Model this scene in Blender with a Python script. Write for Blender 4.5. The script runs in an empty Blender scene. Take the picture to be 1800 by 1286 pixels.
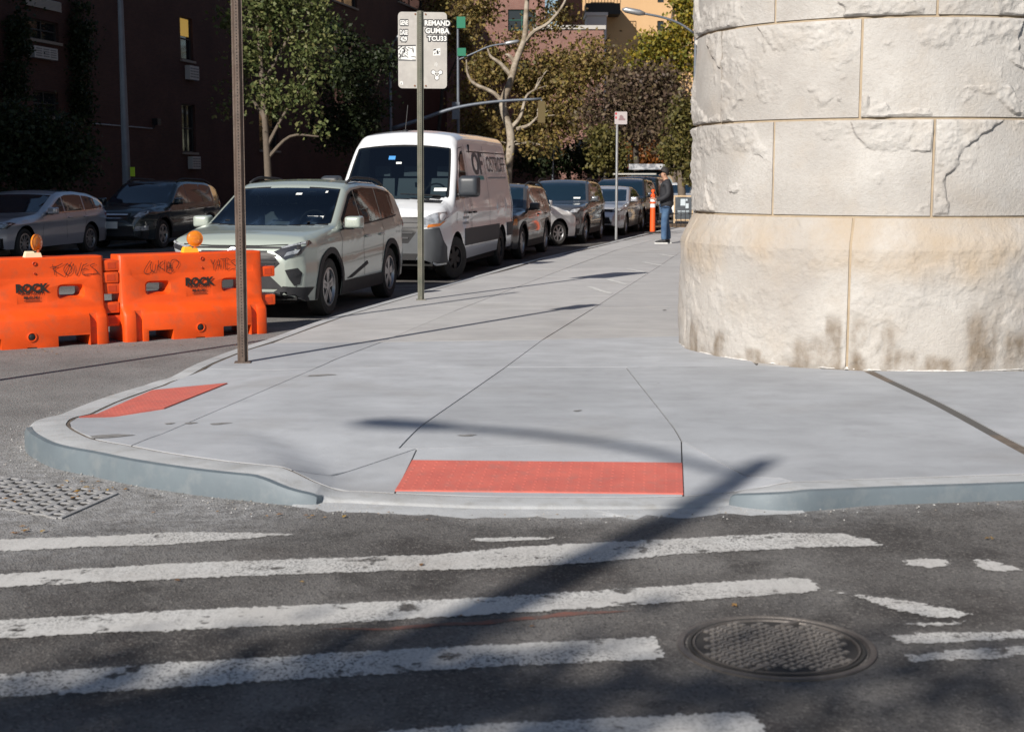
import bpy, bmesh, math, random
import numpy as np
from mathutils import Vector, Matrix, noise
from mathutils.bvhtree import BVHTree
R = math.radians
random.seed(7)
rng = np.random.default_rng(7)
scene = bpy.context.scene
col = scene.collection

# ---------------------------------------------------------------- camera, sky, sun, exposure
PITCH = math.atan(333 / 2500.0)
CAMZ = 1.72
cam = bpy.data.cameras.new('camera')
cam.lens = 50.0; cam.sensor_width = 36.0; cam.sensor_fit = 'HORIZONTAL'
cam.clip_start = 0.1; cam.clip_end = 1500
cam.dof.use_dof = True; cam.dof.focus_distance = 15.0; cam.dof.aperture_fstop = 4.5
camo = bpy.data.objects.new('camera', cam); col.objects.link(camo)
camo.location = (0, 0, CAMZ); camo.rotation_euler = (math.pi / 2 - PITCH, 0, 0)
scene.camera = camo

SUN_EL = R(30.5); SHADOW_AZ = R(30.5)          # shadows run 30.5 deg right of straight ahead
world = bpy.data.worlds.new('World'); scene.world = world; world.use_nodes = True
wn = world.node_tree.nodes; wl = world.node_tree.links
sky = wn.new('ShaderNodeTexSky'); sky.sky_type = 'NISHITA'; sky.sun_disc = False
sky.sun_elevation = SUN_EL; sky.sun_rotation = SHADOW_AZ + math.pi
sky.air_density = 1.0; sky.dust_density = 0.6; sky.ozone_density = 1.5
wl.new(sky.outputs[0], wn['Background'].inputs[0]); wn['Background'].inputs[1].default_value = 0.060
sun = bpy.data.lights.new('sun', 'SUN'); sun.energy = 5.0; sun.angle = R(0.53); sun.color = (1.0, 0.94, 0.86)
suno = bpy.data.objects.new('sun', sun); col.objects.link(suno)
sdir = Vector((math.sin(SHADOW_AZ) * math.cos(SUN_EL), math.cos(SHADOW_AZ) * math.cos(SUN_EL), -math.sin(SUN_EL)))
suno.rotation_euler = sdir.to_track_quat('-Z', 'Y').to_euler(); suno.location = (-10, -15, 20)
vs = scene.view_settings
vs.view_transform = 'Standard'; vs.look = 'None'; vs.gamma = 1.0; vs.use_curve_mapping = False; vs.exposure = 0.36
scene.cycles.use_denoising = True
scene.cycles.max_bounces = 6

# ---------------------------------------------------------------- pixel -> place helpers (photo pixels, 1800 x 1286)
CT, ST = math.cos(PITCH), math.sin(PITCH)
def ray(u, v):
    a = (u - 900) / 2500.0; b = (643 - v) / 2500.0
    return Vector((a, b * ST + CT, b * CT - ST))
def G(u, v, z=0.0):
    d = ray(u, v); t = (z - CAMZ) / d.z
    return Vector((d.x * t, d.y * t, z))
def AT(u, v, Y):
    d = ray(u, v); t = Y / d.y
    return Vector((d.x * t, Y, CAMZ + d.z * t))
def on_plane(u, v, p, n):
    d = ray(u, v); o = Vector((0, 0, CAMZ)); t = (p - o).dot(n) / d.dot(n)
    return o + d * t
STREET = R(11.3)
SD = Vector((math.sin(STREET), math.cos(STREET), 0)); SN = Vector((math.cos(STREET), -math.sin(STREET), 0))
K0 = Vector((-1.35, 19.3, 0))
def SP(s, t, z=0): return K0 + SD * s + SN * t + Vector((0, 0, z))

# ---------------------------------------------------------------- materials
MATS = {}
def mat(name, c, rough=0.6, metal=0.0, c2=None, scale=6.0, bump=0.0, bscale=40.0, coat=0.0, spec=0.5, trans=0.0, detail=6.0, contrast=(0.35, 0.65), c3=None, scale3=30, amt3=0.5, island=None, sub=0.0, emit=None):
    if name in MATS: return MATS[name]
    m = bpy.data.materials.new(name); m.use_nodes = True
    nt = m.node_tree; N = nt.nodes; L = nt.links
    p = N['Principled BSDF']
    p.inputs['Base Color'].default_value = (*c, 1); p.inputs['Roughness'].default_value = rough
    p.inputs['Metallic'].default_value = metal; p.inputs['Coat Weight'].default_value = coat
    p.inputs['Coat Roughness'].default_value = 0.04
    p.inputs['Specular IOR Level'].default_value = spec
    p.inputs['Transmission Weight'].default_value = trans
    if emit:
        p.inputs['Emission Color'].default_value = (*emit[0], 1); p.inputs['Emission Strength'].default_value = emit[1]
    tc = N.new('ShaderNodeTexCoord'); out = None
    def nz(sc, det=detail):
        n = N.new('ShaderNodeTexNoise'); n.inputs['Scale'].default_value = sc; n.inputs['Detail'].default_value = det
        n.inputs['Roughness'].default_value = 0.62
        L.new(tc.outputs['Object'], n.inputs['Vector']); return n.outputs['Fac']
    def ramp(fac, lo, hi):
        r = N.new('ShaderNodeMapRange'); r.inputs[1].default_value = lo; r.inputs[2].default_value = hi
        L.new(fac, r.inputs[0]); return r.outputs[0]
    def mix(f, a, b):
        x = N.new('ShaderNodeMix'); x.data_type = 'RGBA'
        if isinstance(f, float): x.inputs[0].default_value = f
        else: L.new(f, x.inputs[0])
        for i, q in ((6, a), (7, b)):
            if isinstance(q, tuple): x.inputs[i].default_value = (*q, 1)
            else: L.new(q, x.inputs[i])
        return x.outputs[2]
    if c2: out = mix(ramp(nz(scale), *contrast), c, c2)
    if c3:
        f = ramp(nz(scale3), 0.5, 0.72)
        mm = N.new('ShaderNodeMath'); mm.operation = 'MULTIPLY'; L.new(f, mm.inputs[0]); mm.inputs[1].default_value = amt3
        out = mix(mm.outputs[0], out if out else c, c3)
    if island:
        g = N.new('ShaderNodeNewGeometry'); cr = N.new('ShaderNodeValToRGB')
        L.new(g.outputs['Random Per Island'], cr.inputs[0])
        e = cr.color_ramp.elements
        while len(e) < len(island): e.new(0.5)
        for i, q in enumerate(island): e[i].position = i / (len(island) - 1); e[i].color = (*q, 1)
        out = cr.outputs[0]
    if out: L.new(out, p.inputs['Base Color'])
    if bump:
        b = N.new('ShaderNodeBump'); b.inputs['Strength'].default_value = bump; b.inputs['Distance'].default_value = 0.02
        L.new(nz(bscale, 8), b.inputs['Height']); L.new(b.outputs[0], p.inputs['Normal'])
    if sub:
        p.inputs['Subsurface Weight'].default_value = 0.0
        tr = N.new('ShaderNodeBsdfTranslucent'); ms = N.new('ShaderNodeMixShader'); ms.inputs[0].default_value = sub
        if out: L.new(out, tr.inputs[0])
        else: tr.inputs[0].default_value = (*c, 1)
        L.new(p.outputs[0], ms.inputs[1]); L.new(tr.outputs[0], ms.inputs[2]); L.new(ms.outputs[0], N['Material Output'].inputs[0])
    MATS[name] = m
    return m

# ---------------------------------------------------------------- mesh helpers
def tag(o, label=None, cat=None, group=None, kind=None):
    if label: o['label'] = label
    if cat: o['category'] = cat
    if group: o['group'] = group
    if kind: o['kind'] = kind
    return o
def empty(name, loc=(0, 0, 0), rz=0.0, **k):
    o = bpy.data.objects.new(name, None); col.objects.link(o); o.empty_display_size = 0.2
    o.location = loc; o.rotation_euler = (0, 0, rz)
    return tag(o, **k)
def link(name, me, m=None, parent=None, smooth=False, loc=None, **k):
    o = bpy.data.objects.new(name, me); col.objects.link(o)
    if m is not None and not me.materials:
        for q in (m if isinstance(m, (list, tuple)) else [m]): me.materials.append(q)
    if parent: o.parent = parent
    if smooth: me.shade_smooth() if smooth is True else smooth_angle(me, smooth)
    if loc is not None: o.location = loc
    return tag(o, **k)
def smooth_angle(me, ang):
    me.shade_smooth(); me.set_sharp_from_angle(angle=R(ang))
def mesh(name, v, f):
    me = bpy.data.meshes.new(name); me.from_pydata([tuple(x) for x in v], [], [tuple(x) for x in f]); me.update(); return me
class MB:
    def __init__(s): s.v = []; s.f = []; s.mi = []
    def add(s, v, f, mi=0):
        n = len(s.v); s.v += [tuple(x) for x in v]; s.f += [tuple(i + n for i in q) for q in f]; s.mi += [mi] * len(f); return s
    def box(s, c, d, rz=0.0, M=None, mi=0, taper=1.0):
        x, y, z = d[0] / 2, d[1] / 2, d[2] / 2
        v = [Vector((sx * x * (taper if sz > 0 else 1), sy * y * (taper if sz > 0 else 1), sz * z)) for sz in (-1, 1) for sx, sy in ((-1, -1), (1, -1), (1, 1), (-1, 1))]
        rot = M if M is not None else Matrix.Rotation(rz, 3, 'Z')
        v = [rot @ q + Vector(c) for q in v]
        return s.add(v, [(3, 2, 1, 0), (4, 5, 6, 7), (0, 1, 5, 4), (1, 2, 6, 5), (2, 3, 7, 6), (3, 0, 4, 7)], mi)
    def tube(s, pts, rad, n=8, cap=True, mi=0):
        pts = [Vector(p) for p in pts]; rs = rad if isinstance(rad, (list, tuple)) else [rad] * len(pts)
        v = []; f = []; up = None
        for i, p in enumerate(pts):
            d = (pts[min(i + 1, len(pts) - 1)] - pts[max(i - 1, 0)]).normalized()
            if up is None:
                up = d.orthogonal().normalized()
            up = (up - d * up.dot(d)).normalized(); w = d.cross(up)
            for k in range(n):
                a = 2 * math.pi * k / n; v.append(p + (up * math.cos(a) + w * math.sin(a)) * rs[i])
        for i in range(len(pts) - 1):
            for k in range(n):
                a = i * n + k; b = i * n + (k + 1) % n; f.append((a, b, b + n, a + n))
        if cap: f.append(tuple(reversed(range(n)))); f.append(tuple(range((len(pts) - 1) * n, len(pts) * n)))
        return s.add(v, f, mi)
    def lathe(s, prof, n=24, c=(0, 0, 0), axis='z', mi=0, closed=False):
        v = []; f = []; m = len(prof)
        for k in range(n):
            a = 2 * math.pi * k / n
            for r, h in prof:
                q = (r * math.cos(a), r * math.sin(a), h)
                if axis == 'y': q = (q[0], q[2], q[1])
                if axis == 'x': q = (q[2], q[0], q[1])
                v.append((q[0] + c[0], q[1] + c[1], q[2] + c[2]))
        rngm = m if closed else m - 1
        for k in range(n):
            for i in range(rngm):
                a = k * m + i; b = k * m + (i + 1) % m; c2 = ((k + 1) % n) * m
                q = (a, c2 + i, c2 + (i + 1) % m, b)
                f.append(q if axis != 'y' else tuple(reversed(q)))
        return s.add(v, f, mi)
    def prism(s, poly, z0, z1, mi=0):
        n = len(poly)
        v = [(p[0], p[1], z0) for p in poly] + [(p[0], p[1], z1) for p in poly]
        return s.add(v, [tuple(reversed(range(n))), tuple(range(n, 2 * n))] + [(i, (i + 1) % n, n + (i + 1) % n, n + i) for i in range(n)], mi)
    def mesh(s, name='m'):
        me = mesh(name, s.v, s.f)
        if any(s.mi): me.polygons.foreach_set('material_index', s.mi)
        return me
    def obj(s, name, m, parent=None, smooth=False, **k):
        return link(name, s.mesh(name), m, parent, smooth, **k)
def bm_to_mesh(bm, name):
    me = bpy.data.meshes.new(name); bm.to_mesh(me); bm.free(); return me
def finish(o):      # apply all modifiers of a mesh object through the depsgraph
    dg = bpy.context.evaluated_depsgraph_get()
    me = bpy.data.meshes.new_from_object(o.evaluated_get(dg)); old = o.data
    o.modifiers.clear(); o.data = me; me.name = o.name
    return o
def poly_grid(poly, step, lo=None):
    """flat bmesh of a 2D polygon cut on a square grid"""
    bm = bmesh.new()
    fs = bm.faces.new([bm.verts.new((p[0], p[1], 0)) for p in poly])
    fs.normal_update()
    if fs.normal.z < 0: fs.normal_flip()
    if len(poly) > 4: bmesh.ops.triangulate(bm, faces=bm.faces[:])
    xs = [p[0] for p in poly]; ys = [p[1] for p in poly]
    for ax, (a, b) in enumerate(((min(xs), max(xs)), (min(ys), max(ys)))):
        n = int((b - a) / step)
        for i in range(1, n + 1):
            q = a + (b - a) * i / (n + 1)
            co = (q, 0, 0) if ax == 0 else (0, q, 0); no = (1, 0, 0) if ax == 0 else (0, 1, 0)
            bmesh.ops.bisect_plane(bm, geom=bm.verts[:] + bm.edges[:] + bm.faces[:], plane_co=co, plane_no=no)
    return bm
def text_mesh(s, size, bold=0.0, sx=1.0):
    cu = bpy.data.curves.new('t', 'FONT'); cu.body = s; cu.size = size; cu.align_x = 'CENTER'; cu.align_y = 'CENTER'; cu.offset = bold
    cu.resolution_u = 3; cu.space_line = 0.8
    o = bpy.data.objects.new('t', cu); col.objects.link(o)
    dg = bpy.context.evaluated_depsgraph_get(); me = o.evaluated_get(dg).to_mesh()
    v = [(q.co.x * sx, q.co.y) for q in me.vertices]; f = [tuple(p.vertices) for p in me.polygons]
    o.evaluated_get(dg).to_mesh_clear(); bpy.data.objects.remove(o); bpy.data.curves.remove(cu)
    return v, f
def resample(pts, step):
    out = []
    for a, b in zip(pts[:-1], pts[1:]):
        a = Vector(a); b = Vector(b); n = max(1, int((b - a).length / step))
        out += [a.lerp(b, i / n) for i in range(n)]
    out.append(Vector(pts[-1])); return out
def catmull(pts, n=6):
    P = [Vector(p) for p in pts]; P = [2 * P[0] - P[1]] + P + [2 * P[-1] - P[-2]]; out = []
    for i in range(1, len(P) - 2):
        for k in range(n):
            t = k / n; p0, p1, p2, p3 = P[i - 1:i + 3]
            out.append(0.5 * ((2 * p1) + (p2 - p0) * t + (2 * p0 - 5 * p1 + 4 * p2 - p3) * t * t + (3 * p1 - p0 - 3 * p2 + p3) * t ** 3))
    out.append(P[-2]); return out
def copy_tree(o, parent=None):
    c = o.copy(); col.objects.link(c); c.parent = parent
    for ch in list(o.children): copy_tree(ch, c)
    return c
def sstep(a, b, x):
    t = min(1, max(0, (x - a) / (b - a))); return t * t * (3 - 2 * t)
def wear_edge(poly, amp, step=0.05, fr=6.0, seed=0):
    """roughen an outline (list of Vector) with noise"""
    pts = resample(list(poly) + [poly[0]], step)[:-1]; out = []
    for i, p in enumerate(pts):
        n = Vector((noise.noise((p.x * fr, p.y * fr, seed)), noise.noise((p.x * fr, p.y * fr, seed + 9.3)), 0)) * amp
        n += Vector((noise.noise((p.x * fr * 4, p.y * fr * 4, seed)), noise.noise((p.x * fr * 4, p.y * fr * 4, seed + 5.1)), 0)) * amp * 0.5
        out.append(p + n)
    return out

# ================================================================ ground: heights of the corner pavement
SW = 0.14
FJ0, FJ1 = G(694, 864, .025), G(1201, 870, .025)        # front ramp foot
FE = (FJ1 - FJ0).normalized(); FN = Vector((-FE.y, FE.x, 0)); FLEN = (FJ1 - FJ0).length
LJ0, LJ1 = G(139, 734, .03), G(268, 687, .03)           # left ramp foot
LE = (LJ1 - LJ0).normalized(); LN = Vector((LE.y, -LE.x, 0)); LLEN = (LJ1 - LJ0).length
def ramp_w(p, o, e, n, ln, run, fl, fr, pl_=0.0, pr_=0.0):
    d = (p - o); s = d.dot(e); q = d.dot(n)
    lat = 1.0
    if s < -pl_: lat = max(0, 1 + (s + pl_) / (fl + .5 * max(0, q - .1)))
    if s > ln + pr_: lat = max(0, 1 - (s - ln - pr_) / (fr + .5 * max(0, q - .1)))
    dep = min(1, max(0, 1 - q / run))
    return min(lat, dep) if q > -0.6 else 0
def hgt(p):
    p = Vector((p[0], p[1], 0))
    a = ramp_w(p, FJ0 * 1, FE, FN, FLEN, 1.45, 0.36, 0.36, .28, .22)
    b = ramp_w(p, LJ0 * 1, LE, LN, LLEN, 1.3, 0.8, 0.8) * .62
    w = max(a, b); fall = .048 * sstep(.8, 1.9, p.x) * (1 - sstep(7.7, 10.2, p.y)) * (1 - w)
    return SW - fall - 0.118 * (w * w * (3 - 2 * w) * .6 + w * .4)
FJ0.z = FJ1.z = LJ0.z = LJ1.z = 0
def GH(u, v):
    z = SW
    for _ in range(12): z = 0.5 * z + 0.5 * hgt(G(u, v, z))
    p = G(u, v, z); return p

concrete_new = mat('concrete_new', (0.405, 0.42, 0.445), 0.8, c2=(0.34, 0.352, 0.372), scale=1.3, bump=0.12, bscale=90, c3=(0.27, 0.275, 0.29), scale3=5, amt3=0.35, spec=0.25)
concrete_warm = mat('concrete_warm', (0.44, 0.435, 0.43), 0.85, c2=(0.38, 0.375, 0.375), scale=1.1, bump=0.12, bscale=90, c3=(0.30, 0.30, 0.30), scale3=4, amt3=0.3, spec=0.25)
concrete_kerb = mat('concrete_kerb', (0.41, 0.42, 0.43), 0.85, c2=(0.37, 0.38, 0.39), scale=4, bump=0.2, bscale=80, c3=(0.26, 0.25, 0.23), scale3=9, amt3=0.5, spec=0.2)
def brush(m, k=0.06):
    """broom-finish streaks across the slab colour"""
    nt = m.node_tree; N = nt.nodes; L = nt.links; p = N['Principled BSDF']
    tc = N.new('ShaderNodeTexCoord'); mp = N.new('ShaderNodeMapping'); mp.inputs['Scale'].default_value = (1.6, 4.0, 1)
    mp.inputs['Rotation'].default_value = (0, 0, R(-4))
    n = N.new('ShaderNodeTexNoise'); n.inputs['Scale'].default_value = 1.4; n.inputs['Detail'].default_value = 8
    L.new(tc.outputs['Object'], mp.inputs[0]); L.new(mp.outputs[0], n.inputs['Vector'])
    r = N.new('ShaderNodeMapRange'); r.inputs[1].default_value = .3; r.inputs[2].default_value = .7; r.inputs[3].default_value = 1 - 2.2 * k; r.inputs[4].default_value = 1 + 1.6 * k
    L.new(n.outputs[0], r.inputs[0])
    hv = N.new('ShaderNodeHueSaturation'); L.new(r.outputs[0], hv.inputs['Value'])
    src = p.inputs['Base Color'].links[0].from_socket
    oi = N.new('ShaderNodeObjectInfo'); rr = N.new('ShaderNodeMapRange'); rr.inputs[3].default_value = .92; rr.inputs[4].default_value = 1.06; L.new(oi.outputs['Random'], rr.inputs[0])
    mu = N.new('ShaderNodeMath'); mu.operation = 'MULTIPLY'; L.new(r.outputs[0], mu.inputs[0]); L.new(rr.outputs[0], mu.inputs[1]); L.new(mu.outputs[0], hv.inputs['Value'])
    vo = N.new('ShaderNodeTexVoronoi'); vo.inputs['Scale'].default_value = 2.6; L.new(tc.outputs['Object'], vo.inputs['Vector'])
    sc_ = N.new('ShaderNodeSeparateColor'); L.new(vo.outputs['Color'], sc_.inputs[0])
    sz = N.new('ShaderNodeMapRange'); sz.inputs[1].default_value = .55; sz.inputs[2].default_value = 1.0; sz.inputs[3].default_value = 0; sz.inputs[4].default_value = .055; L.new(sc_.outputs[0], sz.inputs[0])
    lt = N.new('ShaderNodeMath'); lt.operation = 'LESS_THAN'; L.new(vo.outputs['Distance'], lt.inputs[0]); L.new(sz.outputs[0], lt.inputs[1])
    f_ = N.new('ShaderNodeMath'); f_.operation = 'MULTIPLY'; f_.inputs[1].default_value = .45; L.new(lt.outputs[0], f_.inputs[0])
    mx = N.new('ShaderNodeMix'); mx.data_type = 'RGBA'; L.new(f_.outputs[0], mx.inputs[0]); mx.inputs[7].default_value = (.17, .165, .16, 1)
    L.new(src, hv.inputs['Color']); L.new(hv.outputs[0], mx.inputs[6])
    n5 = N.new('ShaderNodeTexNoise'); n5.inputs['Scale'].default_value = .9; n5.inputs['Detail'].default_value = 5; L.new(tc.outputs['Object'], n5.inputs['Vector'])
    r5 = N.new('ShaderNodeMapRange'); r5.inputs[1].default_value = .56; r5.inputs[2].default_value = .75; r5.inputs[4].default_value = .45; L.new(n5.outputs[0], r5.inputs[0])
    m5 = N.new('ShaderNodeMix'); m5.data_type = 'RGBA'; L.new(r5.outputs[0], m5.inputs[0]); L.new(mx.outputs[2], m5.inputs[6]); m5.inputs[7].default_value = (.255, .245, .235, 1)
    L.new(m5.outputs[2], p.inputs['Base Color'])
brush(concrete_new, 0.032); brush(concrete_warm, 0.028); brush(concrete_kerb, 0.05)
joint_dark = mat('joint_dark', (0.09, 0.085, 0.08), 0.95)
joint_brown = mat('joint_brown', (0.15, 0.12, 0.095), 0.95, c2=(0.10, 0.08, 0.065), scale=12, bump=0.3, bscale=60)
steel_kerb = mat('steel_kerb', (0.135, 0.165, 0.185), 0.6, 0.1, c2=(0.11, 0.135, 0.155), scale=3, c3=(0.24, 0.25, 0.25), scale3=7, amt3=0.35, bump=0.05, bscale=50)

# kerb line: the joint between paving and kerb, far end of the street first, round the corner, off to the right
def PX(u, v): return GH(u, v)
kerb_far = [SP(55, 0.15), SP(35, 0.15), SP(22, 0.15)]
Kpx = [(1145, 410), (1100, 422), (968, 452), (850, 485), (735, 518), (600, 558), (500, 594), (430, 617), (345, 655), (300, 672), (268, 684), (205, 707), (139, 732), (122, 742)]
Jpx = [(124, 750), (140, 760), (170, 772), (231, 783), (300, 796), (400, 810), (480, 818), (513, 826), (548, 843), (580, 856), (640, 863), (694, 866), (850, 872), (1000, 873), (1100, 873), (1201, 871), (1290, 863), (1350, 853), (1392, 846), (1500, 842), (1650, 837), (1800, 832), (2100, 823), (2600, 810)]
inner = [PX(*p) for p in Kpx] + [PX(*p) for p in Jpx]
far_dir = (inner[0] - inner[2]).normalized()
inner = [inner[0] + far_dir * 60] + inner
for p in inner: p.z = 0
cor = catmull(inner, 5)
def offset_line(pts, w):
    out = []
    for i, p in enumerate(pts):
        d = (pts[min(i + 1, len(pts) - 1)] - pts[max(i - 1, 0)]); d.z = 0; d.normalize()
        out.append(p + Vector((d.y, -d.x, 0)) * (w(i) if callable(w) else w))
    return out
def kerb_w(i):
    f = i / 5
    return 0.16 if f < 9 else (0.16 + 0.08 * min(1, (f - 9) / 4) if f < 24 else 0.2)
outer = offset_line(cor, lambda i: kerb_w(i))
outer2 = offset_line(cor, lambda i: kerb_w(i) + 0.025)

# ---------------------------------------------------------------- road: one sheet, fine near the corner so that dust and patches have a place
def axis(lo, a, b, hi, st, k=1.35):
    xs = list(np.arange(a, b + 1e-6, st)); s = st; q = b
    while q < hi: s *= k; q += s; xs.append(min(q, hi))
    s = st; q = a
    while q > lo: s *= k; q -= s; xs.insert(0, max(q, lo))
    return np.array(xs)
gx = axis(-260, -7.5, 7.5, 260, 0.11); gy = axis(-80, 3.4, 19, 420, 0.11)
XX, YY = np.meshgrid(gx, gy); nx, ny = len(gx), len(gy)
verts = np.stack([XX.ravel(), YY.ravel(), np.zeros(nx * ny)], 1)
ii = (np.arange(ny - 1)[:, None] * nx + np.arange(nx - 1)[None, :]).ravel()
quads = np.stack([ii, ii + 1, ii + nx + 1, ii + nx], 1)
me = bpy.data.meshes.new('road'); me.from_pydata(verts.tolist(), [], quads.tolist())
outa = np.array([(p.x, p.y) for p in outer])
dens = np.concatenate([outa[:-1] * (1 - t) + outa[1:] * t for t in (0, .25, .5, .75)])
dens = dens[(dens[:, 1] < 22)]
dmin = np.full(nx * ny, 9.0, dtype=np.float32)
near = (np.abs(verts[:, 0]) < 9) & (verts[:, 1] < 22) & (verts[:, 1] > 3)
idx = np.where(near)[0]; P2 = verts[idx, :2]
for k in range(0, len(idx), 4000):
    q = P2[k:k + 4000]; dmin[idx[k:k + 4000]] = np.sqrt(((q[:, None, :] - dens[None, :, :]) ** 2).sum(2)).min(1)
dust = np.zeros(nx * ny, dtype=np.float32); old = np.zeros(nx * ny, dtype=np.float32)
cg = G(110, 850)
for i in idx:
    x, y = verts[i, :2]
    n = noise.fractal((x * 1.1, y * 1.1, 3.1), 1.0, 2.0, 4)
    d = dmin[i]
    a = math.exp(-max(0, d - 0.05) / 0.16) * (0.75 + 0.9 * n)
    r = math.hypot((x - cg.x - .1) / 1.1, (y - cg.y) / 1.35)
    b = (1 - sstep(0.45, 1.9, r + 0.5 * n)) * 0.95
    dust[i] = min(1, max(0, max(a, b)))
    s = (y - 7.6) + (x + 2.6) * -0.15
    o = sstep(0.2, 1.6, s + 0.7 * n) * sstep(-1.2, -2.2, x + 0.4 * n)
    old[i] = min(1, o * (0.8 + 0.3 * n))
for nm, arr in (('dust', dust), ('old', old)):
    at = me.attributes.new(nm, 'FLOAT', 'POINT'); at.data.foreach_set('value', arr)
def asphalt():
    m = bpy.data.materials.new('asphalt'); m.use_nodes = True; N = m.node_tree.nodes; L = m.node_tree.links; p = N['Principled BSDF']
    tc = N.new('ShaderNodeTexCoord')
    def nz(sc, det=6, rgh=0.6):
        n = N.new('ShaderNodeTexNoise'); n.inputs['Scale'].default_value = sc; n.inputs['Detail'].default_value = det; n.inputs['Roughness'].default_value = rgh
        L.new(tc.outputs['Object'], n.inputs['Vector']); return n.outputs[0]
    def rmp(f, a, b, c=0, d=1):
        r = N.new('ShaderNodeMapRange'); r.inputs[1].default_value = a; r.inputs[2].default_value = b; r.inputs[3].default_value = c; r.inputs[4].default_value = d
        L.new(f, r.inputs[0]); return r.outputs[0]
    def mix(f, a, b):
        x = N.new('ShaderNodeMix'); x.data_type = 'RGBA'; L.new(f, x.inputs[0])
        for i, q in ((6, a), (7, b)):
            if isinstance(q, tuple): x.inputs[i].default_value = (*q, 1)
            else: L.new(q, x.inputs[i])
        return x.outputs[2]
    base = mix(rmp(nz(0.9, 5), .38, .62), (0.058, 0.053, 0.051), (0.155, 0.148, 0.142))
    base = mix(rmp(nz(0.33, 5), .50, .64, 0, .65), base, (0.165, 0.155, 0.148))
    base = mix(rmp(nz(2.3, 7), .52, .68, 0, .75), base, (0.034, 0.031, 0.030))
    base = mix(rmp(nz(1.3, 6), .58, .72, 0, .5), base, (0.062, 0.047, 0.040))
    aold = N.new('ShaderNodeAttribute'); aold.attribute_name = 'old'
    base = mix(aold.outputs['Fac'], base, mix(rmp(nz(2.0, 6), .3, .7), (0.185, 0.182, 0.179), (0.26, 0.255, 0.25)))
    ad = N.new('ShaderNodeAttribute'); ad.attribute_name = 'dust'
    mm = N.new('ShaderNodeMath'); mm.operation = 'MULTIPLY'; L.new(ad.outputs['Fac'], mm.inputs[0]); L.new(rmp(nz(9, 8, .75), .36, .56, .25, 1), mm.inputs[1])
    base = mix(mm.outputs[0], base, mix(rmp(nz(14, 6), .35, .65), (0.37, 0.37, 0.375), (0.27, 0.265, 0.26)))
    # aggregate
    v = N.new('ShaderNodeTexVoronoi'); v.inputs['Scale'].default_value = 105; L.new(tc.outputs['Object'], v.inputs['Vector'])
    sp = N.new('ShaderNodeSeparateColor'); L.new(v.outputs['Color'], sp.inputs[0])
    base = mix(rmp(sp.outputs[0], .76, .98, 0, .5), base, (0.25, 0.235, 0.215))
    base = mix(rmp(sp.outputs[1], .72, .98, 0, .6), base, (0.022, 0.02, 0.02))
    L.new(base, p.inputs['Base Color']); p.inputs['Roughness'].default_value = 0.85; p.inputs['Specular IOR Level'].default_value = 0.3
    b = N.new('ShaderNodeBump'); b.inputs['Strength'].default_value = 0.55; b.inputs['Distance'].default_value = 0.008
    L.new(v.outputs['Distance'], b.inputs['Height']); L.new(b.outputs[0], p.inputs['Normal'])
    return m
MATS['asphalt'] = asphalt()
road = link('road', me, MATS['asphalt'], kind='structure')

# ---------------------------------------------------------------- corner pavement: bed, slabs, kerb
side = empty('sidewalk', (0, 0, 0), kind='structure')
def flat_poly(pts, z): return mesh('bed', [(p[0], p[1], z) for p in pts], [tuple(range(len(pts)))])
back_r = [Vector((60, inner[-1].y + 2, 0)), Vector((60, 110, 0))]
bm = poly_grid([(p.x, p.y) for p in (cor + back_r)], 60.0)
bmesh.ops.triangulate(bm, faces=bm.faces[:])
# the bed follows the ramps, 12 mm below the slab tops
for k in range(1):
    for ax, (a, b, st) in enumerate(((-4.5, 3.5, .15), (6.8, 13, .15))):
        q = a
        while q <= b:
            bmesh.ops.bisect_plane(bm, geom=bm.verts[:] + bm.edges[:] + bm.faces[:], plane_co=(q, 0, 0) if ax == 0 else (0, q, 0), plane_no=(1, 0, 0) if ax == 0 else (0, 1, 0)); q += st
for v in bm.verts: v.co.z = hgt(v.co) - 0.010
link('joint_bed', bm_to_mesh(bm, 'joint_bed'), joint_dark, side)

def slab(px, m, gap=0.005, step=0.11, dz=0.0, world=None, name='slab'):
    pts = [GH(*p) for p in px] if world is None else [Vector(p) for p in world]
    n = len(pts); area = sum(pts[i].x * pts[(i + 1) % n].y - pts[(i + 1) % n].x * pts[i].y for i in range(n))
    if area < 0: pts.reverse()
    ins = []
    for i, p in enumerate(pts):
        a = (p - pts[i - 1]); b = (pts[(i + 1) % n] - p); a.z = b.z = 0; a.normalize(); b.normalize()
        na = Vector((-a.y, a.x, 0)); nb = Vector((-b.y, b.x, 0)); q = (na + nb); k = q.length
        q = q.normalized() * min(gap * 2.5, gap / max(.3, k / 2)); ins.append(p + q)
    bm = poly_grid([(p.x, p.y) for p in ins], step)
    for v in bm.verts: v.co.z = hgt(v.co) + dz
    ext = bmesh.ops.extrude_face_region(bm, geom=[e for e in bm.edges if e.is_boundary])
    for v in [g for g in ext['geom'] if isinstance(g, bmesh.types.BMVert)]: v.co.z -= 0.012
    bmesh.ops.recalc_face_normals(bm, faces=bm.faces[:])
    return link(name, bm_to_mesh(bm, name), m, side, 40)
T = dict(T1B=(555, 647), T1A=(889, 645), T1L=(362, 648), T1R=(1330, 642), T2B=(671, 601), T2A=(954, 597), T2L=(478, 603), T2R=(1270, 589),
         T3B=(798, 547), T3A=(1043, 542), T3L=(622, 551), T3R=(1290, 536), T4B=(994, 472), T4A=(1157, 469), T4L=(900, 473), T4R=(1290, 467),
         T5B=(1085, 439), T5L=(1022, 441), T5A=(1204, 438), T5R=(1300, 437), A0=(702, 787), A1=(833, 684), B0=(231, 783))
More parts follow.
